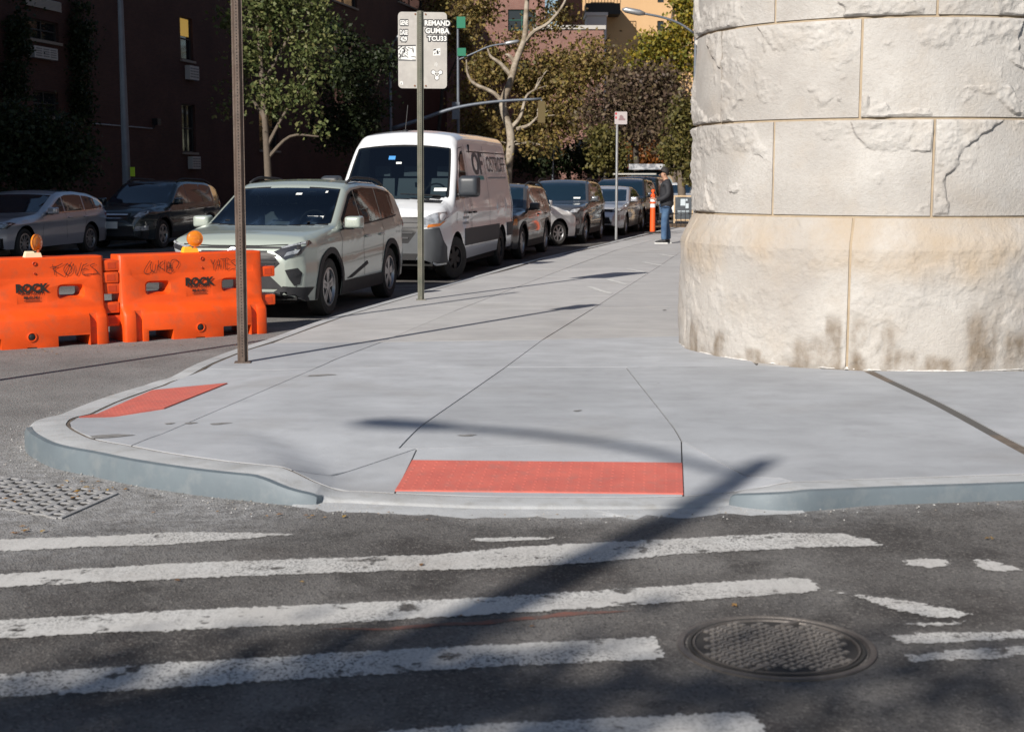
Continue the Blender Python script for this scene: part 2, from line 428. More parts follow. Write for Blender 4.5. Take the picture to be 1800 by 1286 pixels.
# pieces of the kerb line in world coordinates
def kline(px_list): return [GH(*p) for p in px_list]
slab([T['B0'], (170, 772), (140, 760), (124, 750), (122, 742), (139, 732), (205, 707), (268, 684), (300, 672), (345, 655), T['T1L'], T['T1B'], (485, 677)], concrete_new)
slab([T['T1L'], (430, 617), T['T2L'], T['T2B'], (582, 635), T['T1B']], concrete_new, dz=.001)
slab([T['T2L'], (500, 594), (600, 558), T['T3L'], T['T3B'], T['T2B']], concrete_warm, dz=-.001)
slab([T['T3L'], (735, 518), (850, 485), T['T4L'], T['T4B'], T['T3B']], concrete_warm)
slab([T['T4L'], (968, 452), T['T5L'], T['T5B'], T['T4B']], concrete_warm, dz=.001)
slab([T['T1B'], T['T1A'], T['A1'], T['A0'], (733, 788), (513, 826), (480, 818), (400, 810), (300, 796), T['B0'], (485, 677)], concrete_new, dz=.0005)
slab([T['T2B'], T['T2A'], T['T1A'], T['T1B'], (582, 635)], concrete_new)
slab([T['T3B'], T['T3A'], T['T2A'], T['T2B']], concrete_warm, dz=.0015)
slab([T['T4B'], T['T4A'], T['T3A'], T['T3B']], concrete_warm)
slab([T['T5B'], T['T5A'], T['T4A'], T['T4B']], concrete_warm, dz=-.001)
slab([T['A0'], T['A1'], T['T1A'], (1100, 645), (1198, 775), (733, 788)], concrete_new, dz=-.0005)
slab([T['T1A'], T['T2A'], T['T2R'], T['T1R'], (1100, 645)], concrete_new, dz=.001)
slab([T['T2A'], T['T3A'], T['T3R'], T['T2R']], concrete_warm, dz=-.001)
slab([T['T3A'], T['T4A'], T['T4R'], T['T3R']], concrete_warm, dz=.001)
slab([T['T4A'], T['T5A'], T['T5R'], T['T4R']], concrete_warm)
slab([(513, 826), (733, 788), (694, 866), (640, 863), (580, 856), (548, 843)], concrete_new)
slab([(733, 788), (1198, 775), (1201, 871), (1100, 873), (1000, 873), (850, 872), (694, 866)], concrete_new, dz=.0005)
slab([(1198, 775), (1392, 846), (1350, 853), (1290, 863), (1201, 871)], concrete_new)
slab([(1100, 645), T['T1R'], (1518, 652), (1862, 830), (1800, 832), (1650, 837), (1500, 842), (1392, 846), (1198, 775)], concrete_new, dz=.001)
bro = [GH(1518, 652), GH(1536, 652), GH(1889, 829.3), GH(1862, 830)]
link('filled_joint', mesh('filled_joint', [(p.x, p.y, hgt(p) - .003) for p in bro], [(3, 2, 1, 0)]), joint_brown, side)
slab([(1536, 652), (1889, 829.3), (2100, 823), (2600, 810), (2600, 652)], concrete_new)
# far paving up the street
a5, b5, c5 = GH(*T['T5L']), GH(*T['T5A']), GH(*T['T5R'])
prev = [a5, GH(*T['T5B']), b5, c5]
for k in range(7):
    st = 5.0 + k
    nxt = [p + far_dir * st for p in prev]
    for i in range(3):
        slab(None, concrete_warm, world=[prev[i], prev[i + 1], nxt[i + 1], nxt[i]], gap=.006, step=9, dz=random.uniform(-.001, .001))
    prev = nxt
slab(None, concrete_warm, world=[GH(*T['T1R']), GH(2600, 652), Vector((60, 16, 0)), Vector((60, 100, 0)), prev[3]], step=40, dz=-.004)

# kerb: brown joint, concrete top, steel or concrete face
def strip(rows, name, m, smooth=True, parent=side):
    n = len(rows[0]); v = [p for r in rows for p in r]; f = []
    for i in range(len(rows) - 1):
        for k in range(n - 1): f.append((i * n + k, i * n + k + 1, (i + 1) * n + k + 1, (i + 1) * n + k))
    return link(name, mesh(name, v, f), m, parent, 40 if smooth else False)
zin = [hgt(p) for p in cor]
def kz(p, z): return (p.x, p.y, z)
in_b = offset_line(cor, 0.018)
strip([[kz(p, z - .004) for p, z in zip(offset_line(cor, -0.006), zin)], [kz(p, z - .004) for p, z in zip(in_b, zin)]], 'kerb_joint', joint_brown)
i_steel = [i for i in range(len(cor)) if zin[i] > SW - .002]
# kerb tops, cut into lengths
cuts = [0, 5, 15, 30, 40, 45, 62, 76, 90, 105, 118, 130, 150, len(cor) - 1]
cuts = sorted(set(min(c, len(cor) - 1) for c in cuts))
rim = offset_line(cor, lambda i: kerb_w(i) - .02)
for a, b in zip(cuts[:-1], cuts[1:]):
    sl = slice(a, b + 1)
    strip([[kz(p, z) for p, z in zip(in_b[sl], zin[sl])], [kz(p, max(.008, z - .004)) for p, z in zip(rim[sl], zin[sl])],
           [kz(p, max(.006, z - .010)) for p, z in zip(outer[sl], zin[sl])], [kz(p, max(-.02, z - .035)) for p, z in zip(outer2[sl], zin[sl])],
           [kz(p, -.05) for p in outer2[sl]]], 'kerbstone', concrete_kerb)
# the steel facing: round the corner and to the right
o3 = offset_line(cor, lambda i: kerb_w(i) + .031); o3b = offset_line(cor, lambda i: kerb_w(i) - .012); o3c = offset_line(cor, lambda i: kerb_w(i) + .018)
def steel(a, b):
    sl = slice(a, b + 1)
    strip([[kz(p, z - .0005) for p, z in zip(o3b[sl], zin[sl])], [kz(p, z - .006) for p, z in zip(o3c[sl], zin[sl])], [kz(p, z - .03) for p, z in zip(o3[sl], zin[sl])],
           [kz(p, -.02) for p in offset_line(cor, lambda i: kerb_w(i) + .036)[sl]]], 'steel_kerb_face', steel_kerb)
i0 = 5 * 14 + 2; i1 = 5 * 26
while zin[i1] < .035: i1 -= 1
steel(i0, i1)
j0 = 5 * 30
while zin[j0] < .045: j0 += 1
steel(j0, len(cor) - 1)
# poured concrete apron in front of the ramps, ragged edge
ap_i = [i for i in range(5 * 23, 5 * 33)]
def apron(idx, w, seed):
    a = [outer2[i] for i in idx]; b = []
    for k, i in enumerate(idx):
        d = (cor[min(i + 1, len(cor) - 1)] - cor[i - 1]); d.z = 0; d.normalize()
        e = sstep(0, 6, k) * sstep(0, 6, len(idx) - 1 - k)
        b.append(outer2[i] + Vector((d.y, -d.x, 0)) * (w * (0.25 + .75 * e) * (1 + .5 * noise.noise((i * .7, seed, 0)))))
    A = resample(a, .04); n = len(A); B = resample(b, .04); B = [B[int(k * (len(B) - 1) / (n - 1))] for k in range(n)]
    B = [p + Vector((0, .05 * noise.noise((p.x * 7, p.y * 7, seed)) + .03 * noise.noise((p.x * 25, p.y * 25, seed)), 0)) for p in B]
    M_ = [x.lerp(y, .55) for x, y in zip(A, B)]
    strip([[kz(p, .008) for p in A], [kz(p, .005) for p in M_], [kz(p, .001) for p in B]], 'concrete_apron', concrete_kerb)
apron(ap_i, 0.15, 2.0)
apron([i for i in range(5 * 9, 5 * 14 - 3)], 0.10, 5.0)

# small paint dashes and scuffs on the paving
chalk = mat('chalk_paint', (0.62, 0.62, 0.6), 0.9, c2=(0.45, 0.45, 0.44), scale=30)
for px in ([(1028, 503), (1040, 504), (1078, 516), (1066, 516)], [(1062, 491), (1074, 491), (1106, 500), (1096, 500)], [(1098, 473), (1108, 473), (1140, 479), (1130, 479)], [(1126, 461), (1136, 461), (1168, 467), (1160, 467)], [(1154, 447), (1164, 447), (1190, 451), (1182, 451)]):
    w = [GH(*p) for p in px]; w = wear_edge(w, .02, .08, 5, 3)
    link('paint_dash', mesh('paint_dash', [(p.x, p.y, hgt(p) + .004) for p in w], [tuple(reversed(range(len(w))))]), chalk, side)
scuff = mat('dark_scuff', (0.16, 0.155, 0.15), 0.9, c2=(0.24, 0.235, 0.23), scale=25)
for (u, v, w_, h_) in ((190, 767, 38, 3), (335, 744, 12, 1.4), (385, 745, 18, 1.2), (298, 745, 9, 1.2), (560, 660, 26, 1.3), (820, 765, 14, 1.2), (1015, 722, 6, 1), (1168, 545, 3, 1)):
    q = [GH(u + w_ * math.cos(a) * (1 + .3 * math.sin(3 * a + u)), v - .06 * w_ * math.cos(a) + h_ * math.sin(a)) for a in [k * math.pi / 8 for k in range(16)]]
    q = wear_edge(q, .015, .05, 9, u)
    link('scuff', mesh('scuff', [(p.x, p.y, hgt(p) + .0035) for p in q], [tuple(reversed(range(len(q))))]), scuff, side)

# ---------------------------------------------------------------- tactile plates
plate_red = mat('tactile_red', (0.56, 0.135, 0.10), 0.75, c2=(0.47, 0.11, 0.085), scale=4, c3=(0.36, 0.15, 0.125), scale3=9, amt3=0.6, bump=0.1, bscale=60)
def tactile(px, nu, nv, label):
    c = [GH(*p) for p in px]; root = empty('tactile_plate', tuple((c[0] + c[2]) / 2), label=label, cat='tactile plate', group='red tactile plates on the kerb ramps')
    o = (c[0] + c[2]) / 2
    def P(s, t, dz):
        p = (c[0] * (1 - s) + c[1] * s) * (1 - t) + (c[3] * (1 - s) + c[2] * s) * t
        return Vector((p.x, p.y, hgt(p) + dz)) - o
    v = []; f = []
    for j in range(15):
        for i in range(29): v.append(P(i / 28, j / 14, .009))
    for j in range(14):
        for i in range(28): f.append((j * 29 + i, j * 29 + i + 1, (j + 1) * 29 + i + 1, (j + 1) * 29 + i))
    me = mesh('panel', v, f); bm = bmesh.new(); bm.from_mesh(me)
    bmesh.ops.recalc_face_normals(bm, faces=bm.faces[:])
    if sum(q.normal.z for q in bm.faces) < 0: bmesh.ops.reverse_faces(bm, faces=bm.faces[:])
    e = bmesh.ops.extrude_face_region(bm, geom=[q for q in bm.edges if q.is_boundary])
    for q in [g for g in e['geom'] if isinstance(g, bmesh.types.BMVert)]: q.co.z -= .012
    link('panel', bm_to_mesh(bm, 'panel'), plate_red, root)
    d = MB()
    for j in range(nv):
        for i in range(nu):
            p = P((i + .5) / nu, (j + .5) / nv, .009)
            ring = [[(p.x + r * math.cos(a), p.y + r * math.sin(a), p.z + h) for a in [k * math.pi / 4 for k in range(8)]] for r, h in ((.0110, -.001), (.0085, .0010), (.004, .0015))]
            d.add(sum(ring, []), [(a * 8 + k, a * 8 + (k + 1) % 8, a * 8 + 8 + (k + 1) % 8, a * 8 + 8 + k) for a in range(2) for k in range(8)] + [tuple(range(16, 24))])
    d.obj('dome_field', plate_red, root, smooth=True, kind='stuff')
tactile([(694.5, 863), (1201, 869), (1199, 815.6), (724.5, 810.6)], 26, 10, 'wide red tactile plate on the front kerb ramp facing the crosswalk')
tactile([(139, 734), (288, 719), (400, 674.5), (268, 687)], 10, 21, 'narrower red tactile plate on the left kerb ramp near the rusty pole')

# ---------------------------------------------------------------- crosswalk paint
def paint_mat():
    m = bpy.data.materials.new('road_paint'); m.use_nodes = True; N = m.node_tree.nodes; L = m.node_tree.links; p = N['Principled BSDF']
    tc = N.new('ShaderNodeTexCoord')
    def nz(sc, det=7, vec=None):
        n = N.new('ShaderNodeTexNoise'); n.inputs['Scale'].default_value = sc; n.inputs['Detail'].default_value = det; n.inputs['Roughness'].default_value = .65
        L.new(vec or tc.outputs['Object'], n.inputs['Vector']); return n.outputs[0]
    def rmp(f, a, b, c=0, d=1):
        r = N.new('ShaderNodeMapRange'); r.inputs[1].default_value = a; r.inputs[2].default_value = b; r.inputs[3].default_value = c; r.inputs[4].default_value = d
        L.new(f, r.inputs[0]); return r.outputs[0]
    def mix(f, a, b):
        x = N.new('ShaderNodeMix'); x.data_type = 'RGBA'; L.new(f, x.inputs[0])
        for i, q in ((6, a), (7, b)):
            if isinstance(q, tuple): x.inputs[i].default_value = (*q, 1)
            else: L.new(q, x.inputs[i])
        return x.outputs[2]
    mp = N.new('ShaderNodeMapping'); mp.inputs['Scale'].default_value = (14, 1.2, 1); mp.inputs['Rotation'].default_value = (0, 0, R(18)); L.new(tc.outputs['Object'], mp.inputs[0])
    c = mix(rmp(nz(1.5), .3, .7), (0.57, 0.565, 0.55), (0.45, 0.435, 0.415))
    c = mix(rmp(nz(2.2, 8, mp.outputs[0]), .5, .75, 0, .45), c, (0.27, 0.26, 0.25))
    c = mix(rmp(nz(1.1, 4), .62, .74, 0, .5), c, (0.30, 0.27, 0.24))
    c = mix(rmp(nz(60, 4), .62, .70, 0, .7), c, (0.12, 0.11, 0.10))
    L.new(c, p.inputs['Base Color']); p.inputs['Roughness'].default_value = .75
    w1 = rmp(nz(5.5, 9), .58, .64); w2 = rmp(nz(85, 3), .50, .60); w3 = rmp(nz(0.8, 4), .40, .62, .0, 1.0)
    m1 = N.new('ShaderNodeMath'); m1.operation = 'MULTIPLY'; L.new(w2, m1.inputs[0]); L.new(w3, m1.inputs[1])
    m2 = N.new('ShaderNodeMath'); m2.operation = 'MAXIMUM'; L.new(w1, m2.inputs[0]); L.new(m1.outputs[0], m2.inputs[1])
    av = N.new('ShaderNodeAttribute'); av.attribute_name = 'edge'; m3 = N.new('ShaderNodeMath'); m3.operation = 'ADD'; L.new(rmp(nz(38, 6), .25, .75, -.55, .55), m3.inputs[0]); L.new(av.outputs['Fac'], m3.inputs[1])
    m4 = N.new('ShaderNodeMath'); m4.operation = 'MAXIMUM'; L.new(m2.outputs[0], m4.inputs[0]); L.new(rmp(m3.outputs[0], .45, .60), m4.inputs[1])
    iv_ = N.new('ShaderNodeMath'); iv_.operation = 'SUBTRACT'; iv_.inputs[0].default_value = 1.0; L.new(m4.outputs[0], iv_.inputs[1]); L.new(iv_.outputs[0], p.inputs['Alpha'])
    b = N.new('ShaderNodeBump'); b.inputs['Strength'].default_value = .35; b.inputs['Distance'].default_value = .006; L.new(nz(70, 5), b.inputs['Height']); L.new(b.outputs[0], p.inputs['Normal'])
    return m
paint = paint_mat()
def stripe(px, amp=.012, seed=0, m=paint, name='painted_stripe', z=.004):
    w = wear_edge([G(*p) for p in px], amp, .03, 7, seed)
    bm = bmesh.new(); f = bm.faces.new([bm.verts.new((p.x, p.y, z)) for p in w]); f.normal_update()
    if f.normal.z < 0: f.normal_flip()
    bmesh.ops.triangulate(bm, faces=bm.faces[:])
    if m is paint:      # fine grid so that wear can follow the distance to the edge
        for ax in (0, 1):
            lo_, hi_ = min(v.co[ax] for v in bm.verts), min(9 if ax else 4.2, max(v.co[ax] for v in bm.verts))
            q = max(lo_, -3.2 if ax == 0 else 3) + .035
            while q < hi_:
                bmesh.ops.bisect_plane(bm, geom=bm.verts[:] + bm.edges[:] + bm.faces[:], plane_co=(q, 0, 0) if ax == 0 else (0, q, 0), plane_no=(1, 0, 0) if ax == 0 else (0, 1, 0)); q += .035 if ax else .07
        E = np.array([(p.x, p.y) for p in w]); V_ = np.array([(v.co.x, v.co.y) for v in bm.verts])
        D_ = np.concatenate([np.sqrt(((V_[k:k + 800, None] - E[None]) ** 2).sum(2)).min(1) for k in range(0, len(V_), 800)])
        me = bm_to_mesh(bm, name); at = me.attributes.new('edge', 'FLOAT', 'POINT'); at.data.foreach_set('value', np.clip(1 - D_ / .030, 0, 1).astype(np.float32))
        return link(name, me, m, road)
    return link(name, bm_to_mesh(bm, name), m, road)
stripe([(-260, 962), (0, 948), (150, 942), (330, 935), (430, 936), (565, 938), (480, 944), (400, 951), (300, 959), (150, 964), (0, 971), (-260, 988)], seed=1)
stripe([(-300, 1026), (0, 1008), (300, 990), (600, 979), (760, 975), (900, 961), (1050, 953), (1200, 946), (1380, 936), (1480, 937), (1530, 948), (1562, 961), (1480, 962), (1400, 965), (1200, 976), (1050, 990), (900, 1000), (760, 1004), (600, 1008), (300, 1020), (0, 1034), (-300, 1054)], seed=2)
stripe([(-300, 1108), (0, 1088), (400, 1068), (800, 1052), (1100, 1034), (1300, 1020), (1415, 1014), (1440, 1026), (1450, 1040), (1300, 1052), (1000, 1074), (600, 1097), (300, 1111), (0, 1124), (-300, 1146)], seed=3)
stripe([(-250, 1200), (0, 1184), (400, 1157), (800, 1135), (1100, 1120), (1150, 1119), (1163, 1140), (1172, 1157), (1120, 1164), (900, 1173), (600, 1192), (300, 1212), (0, 1230), (-250, 1250)], seed=4)
stripe([(420, 1312), (560, 1291), (900, 1268), (1200, 1254), (1322, 1250), (1345, 1275), (1352, 1300), (1360, 1330), (420, 1345)], seed=5)
for s, q in enumerate(([(1586, 986), (1625, 981), (1672, 984), (1668, 994), (1630, 999), (1600, 995)], [(1704, 980), (1735, 982), (1760, 990), (1798, 1004), (1750, 1006), (1712, 995)],
          [(1440, 1034), (1480, 1040), (1560, 1050), (1620, 1060), (1690, 1072), (1714, 1082), (1650, 1090), (1560, 1070), (1500, 1052)], [(1560, 1118), (1620, 1110), (1700, 1112), (1800, 1106), (2000, 1098), (2000, 1112), (1800, 1124), (1680, 1130), (1590, 1134)],
          [(1580, 1150), (1660, 1143), (1800, 1135), (2000, 1126), (2000, 1144), (1800, 1154), (1680, 1163), (1596, 1166)], [(1575, 1098), (1640, 1092), (1700, 1090), (1690, 1100), (1620, 1104)], [(-200, 728), (0, 716), (34, 717), (10, 723), (0, 727), (-200, 746)], [(800, 948), (900, 943), (1010, 945), (960, 950), (850, 954)])):
    stripe(q, .03 if s < 6 else .012, 20 + s)
# sawcut repair line and rust-red smears on the asphalt
redm = mat('red_smear', (0.19, 0.075, 0.055), 0.9, c2=(0.09, 0.07, 0.065), scale=14)
stripe([(560, 1107), (700, 1101), (860, 1090), (1000, 1076), (1120, 1074), (1000, 1083), (860, 1096), (700, 1106)], .02, 31, redm, 'red_smear', .0025)

# ---------------------------------------------------------------- manhole cover
iron = mat('cast_iron', (0.13, 0.115, 0.105), 0.5, 0.35, c2=(0.09, 0.08, 0.075), scale=9, bump=0.2, bscale=70, c3=(0.20, 0.18, 0.165), scale3=25, amt3=0.4)
iron_worn = mat('cast_iron_worn', (0.20, 0.185, 0.175), 0.42, 0.4, c2=(0.15, 0.135, 0.125), scale=12, bump=0.15, bscale=90)
iron_dark = mat('cast_iron_dark', (0.035, 0.032, 0.03), 0.9)  # near-black, for the cover's sunken floor and the grate's pit sheet
mc = G(1364, 1137); rl, rr = G(1192, 1137), G(1537, 1137); MR = (rr - rl).length / 2
mh = empty('manhole_cover', tuple(mc), R(38), label='round cast iron manhole cover with a basket-weave pattern in the crosswalk', cat='manhole cover')
MB().lathe([(MR, -.02), (MR, .007), (MR - .006, .010), (MR - .022, .010), (MR - .027, .004), (MR - .036, -.01)], 64).obj('frame_ring', iron, mh, 35)
MB().lathe([(MR - .039, -.01), (MR - .039, .0085), (MR - .050, .0085), (MR - .052, .003), (0.001, .003)], 64).obj('cover_disc', iron_dark, mh, 35)
MB().lathe([(MR - .058, .003), (MR - .058, .010), (MR - .064, .010), (MR - .066, .003)], 64).obj('inner_ring', iron, mh, 35)
def tile_mesh(l, w):
    return MB().box((0, 0, .006), (l, w, .010), taper=.82).mesh('raised_tile')
tl = tile_mesh(.050, .0125); ts = tile_mesh(.022, .022); cell = .064; RI = MR - .066; n = int(RI / cell) + 1; cnt = 0
for i in range(-n, n + 1):
    for j in range(-n, n + 1):
        cx, cy = i * cell, j * cell
        if math.hypot(cx, cy) > RI - .030: continue
        if (i + j) % 2 == 0:
            for k in (-1, 0, 1):
                o = link('raised_tile', tl, iron_worn, mh); o.location = (cx, cy + k * .0185, 0)
        else:
            for dx, dy in ((-.5, -.5), (.5, -.5), (-.5, .5), (.5, .5)):
                o = link('raised_tile', ts, iron_worn, mh); o.location = (cx + dx * .032, cy + dy * .032, 0)
a = R(-150)
for k in range(2):
    MB().box((0, 0, .009), (.10, .022, .010), taper=.9).obj('pick_slot_boss', iron, mh).location = ((RI - .03) * math.cos(a + k * math.pi), (RI - .03) * math.sin(a + k * math.pi), 0)

# ---------------------------------------------------------------- drain grate at the corner
gd0, gd1, gd2, gd3 = G(-150, 868), G(105, 912), G(205, 868), G(-20, 835)
grc = (gd0 + gd2) / 2
gr = empty('drain_grate', (grc.x, grc.y, 0), label='dusty grey iron drain grate set in the road at the corner kerb', cat='drain grate')
dusty_iron = mat('dusty_iron', (0.34, 0.34, 0.345), 0.8, c2=(0.22, 0.215, 0.21), scale=14, bump=0.3, bscale=60)
def gp(s, t): return (gd0 * (1 - s) + gd1 * s) * (1 - t) + (gd3 * (1 - s) + gd2 * s) * t - grc
link('pit', mesh('pit', [(*gp(s, t).xy, .0015) for s, t in ((0, 0), (1, 0), (1, 1), (0, 1))], [(0, 1, 2, 3)]), iron_dark, gr)
NB = 11
for i in range(NB + 1):
    b = MB(); s = i / NB; w = .013
    q = [gp(s - w, 0), gp(s + w, 0), gp(s + w, 1), gp(s - w, 1)]
    b.prism([(p.x, p.y) for p in q], .002, .009).obj('long_bar', dusty_iron, gr)
ND = 9
for j in range(ND + 1):
    t = j / ND
    for i in range(NB):
        s0, s1 = i / NB + .014, (i + 1) / NB - .014; dt = .035 if (i + j) % 2 else -.035
        if t + dt < 0 or t + dt > 1: dt = 0
        q = [gp(s0, t - .022), gp(s1, t + dt - .022), gp(s1, t + dt + .022), gp(s0, t + .022)]
        MB().prism([(p.x, p.y) for p in q], .002, .008).obj('cross_bar', dusty_iron, gr)

# ================================================================ round stone tower base
TC = Vector((3.5, 13.4, 0)); R0, R1 = 1.895, 1.775
stone = None
def stone_mat():
    m = bpy.data.materials.new('limestone'); m.use_nodes = True; N = m.node_tree.nodes; L = m.node_tree.links; p = N['Principled BSDF']
    tc = N.new('ShaderNodeTexCoord')
    def nz(sc, det=7, vec=None, rg=.6):
        n = N.new('ShaderNodeTexNoise'); n.inputs['Scale'].default_value = sc; n.inputs['Detail'].default_value = det; n.inputs['Roughness'].default_value = rg
        L.new(vec or tc.outputs['Object'], n.inputs['Vector']); return n.outputs[0]
    def rmp(f, a, b, c=0, d=1):
        r = N.new('ShaderNodeMapRange'); r.inputs[1].default_value = a; r.inputs[2].default_value = b; r.inputs[3].default_value = c; r.inputs[4].default_value = d
        L.new(f, r.inputs[0]); return r.outputs[0]
    def mix(f, a, b):
        x = N.new('ShaderNodeMix'); x.data_type = 'RGBA'; L.new(f, x.inputs[0])
        for i, q in ((6, a), (7, b)):
            if isinstance(q, tuple): x.inputs[i].default_value = (*q, 1)
            else: L.new(q, x.inputs[i])
        return x.outputs[2]
    c = mix(rmp(nz(1.1, 5), .32, .68), (0.505, 0.488, 0.465), (0.36, 0.34, 0.32))
    c = mix(rmp(nz(2.7, 6), .52, .75, 0, .45), c, (0.40, 0.345, 0.285))
    c = mix(rmp(nz(24, 8), .5, .75, 0, .5), c, (0.36, 0.33, 0.30))
    c = mix(rmp(nz(110, 4), .55, .75, 0, .45), c, (0.30, 0.275, 0.25))
    s = N.new('ShaderNodeAttribute'); s.attribute_name = 'stain'
    mp = N.new('ShaderNodeMapping'); mp.inputs['Scale'].default_value = (3, 3, 1.8); L.new(tc.outputs['Object'], mp.inputs[0])
    mu = N.new('ShaderNodeMath'); mu.operation = 'MULTIPLY'; L.new(s.outputs['Fac'], mu.inputs[0]); L.new(rmp(nz(1.4, 6, mp.outputs[0]), .36, .60, .15, 1), mu.inputs[1])
    c = mix(mu.outputs[0], c, (0.165, 0.13, 0.095))
    o = N.new('ShaderNodeAttribute'); o.attribute_name = 'ochre'
    mu2 = N.new('ShaderNodeMath'); mu2.operation = 'MULTIPLY'; L.new(o.outputs['Fac'], mu2.inputs[0]); L.new(rmp(nz(1.7, 5), .35, .65, .2, 1), mu2.inputs[1])
    c = mix(mu2.outputs[0], c, (0.40, 0.33, 0.255))
    g = N.new('ShaderNodeAttribute'); g.attribute_name = 'crack'
    c = mix(g.outputs['Fac'], c, (0.05, 0.045, 0.04))
    L.new(c, p.inputs['Base Color']); p.inputs['Roughness'].default_value = .9; p.inputs['Specular IOR Level'].default_value = .2
    b = N.new('ShaderNodeBump'); b.inputs['Strength'].default_value = .8; b.inputs['Distance'].default_value = .016; L.new(nz(38, 10, None, .72), b.inputs['Height']); L.new(b.outputs[0], p.inputs['Normal'])
    return m
stone = stone_mat()
mortar = mat('tan_mortar', (0.37, 0.295, 0.21), 0.95, c2=(0.30, 0.24, 0.17), scale=9, bump=.3, bscale=70)
tower = empty('stone_tower', tuple(TC), label='round corner tower base of pale rock-faced limestone blocks with tan mortar', cat='tower')
def ang_at(u, rad):
    d = ray(u, 400); d.z = 0; d.normalize(); b = d.dot(TC); c = TC.length_squared - rad * rad
    disc = b * b - c
    q = d * (b - math.sqrt(max(0, disc))) - TC
    return math.atan2(q.y, q.x)
courses = [(SW - .02, 1.39, R0, [1253, 1496], 'base'), (1.39, 2.185, R1, [1357, 1636], 'rock'), (2.185, 2.99, R1, [1264, 1505], 'rock'), (2.99, 3.80, R1, [1354, 1633], 'rock'), (3.80, 4.62, R1, [1264, 1505], 'rock'), (4.62, 5.44, R1, [1357, 1636], 'rock')]
prof = [(R0 - .010, SW - .05), (R0 - .010, 1.15), (R1 - .010, 1.387), (R1 - .010, 5.45), (0.01, 5.45)]
MB().lathe(prof, 96).obj('mortar_core', mortar, tower, 40)
def base_r(z):
    return R0 if z < 1.13 else R0 + (R1 - R0) * sstep(1.10, 1.42, z) if z < 1.42 else R1
facing = math.atan2(-TC.y, -TC.x)
STAINS = [(ang_at(u, R0), wu / 2500 * 12 / R0, hh) for u, wu, hh in ((1225, 22, .34), (1272, 26, .26), (1330, 20, .14), (1432, 40, .30), (1472, 16, .46), (1540, 42, .50), (1600, 24, .24), (1660, 30, .16), (1738, 40, .62), (1790, 34, .40))]
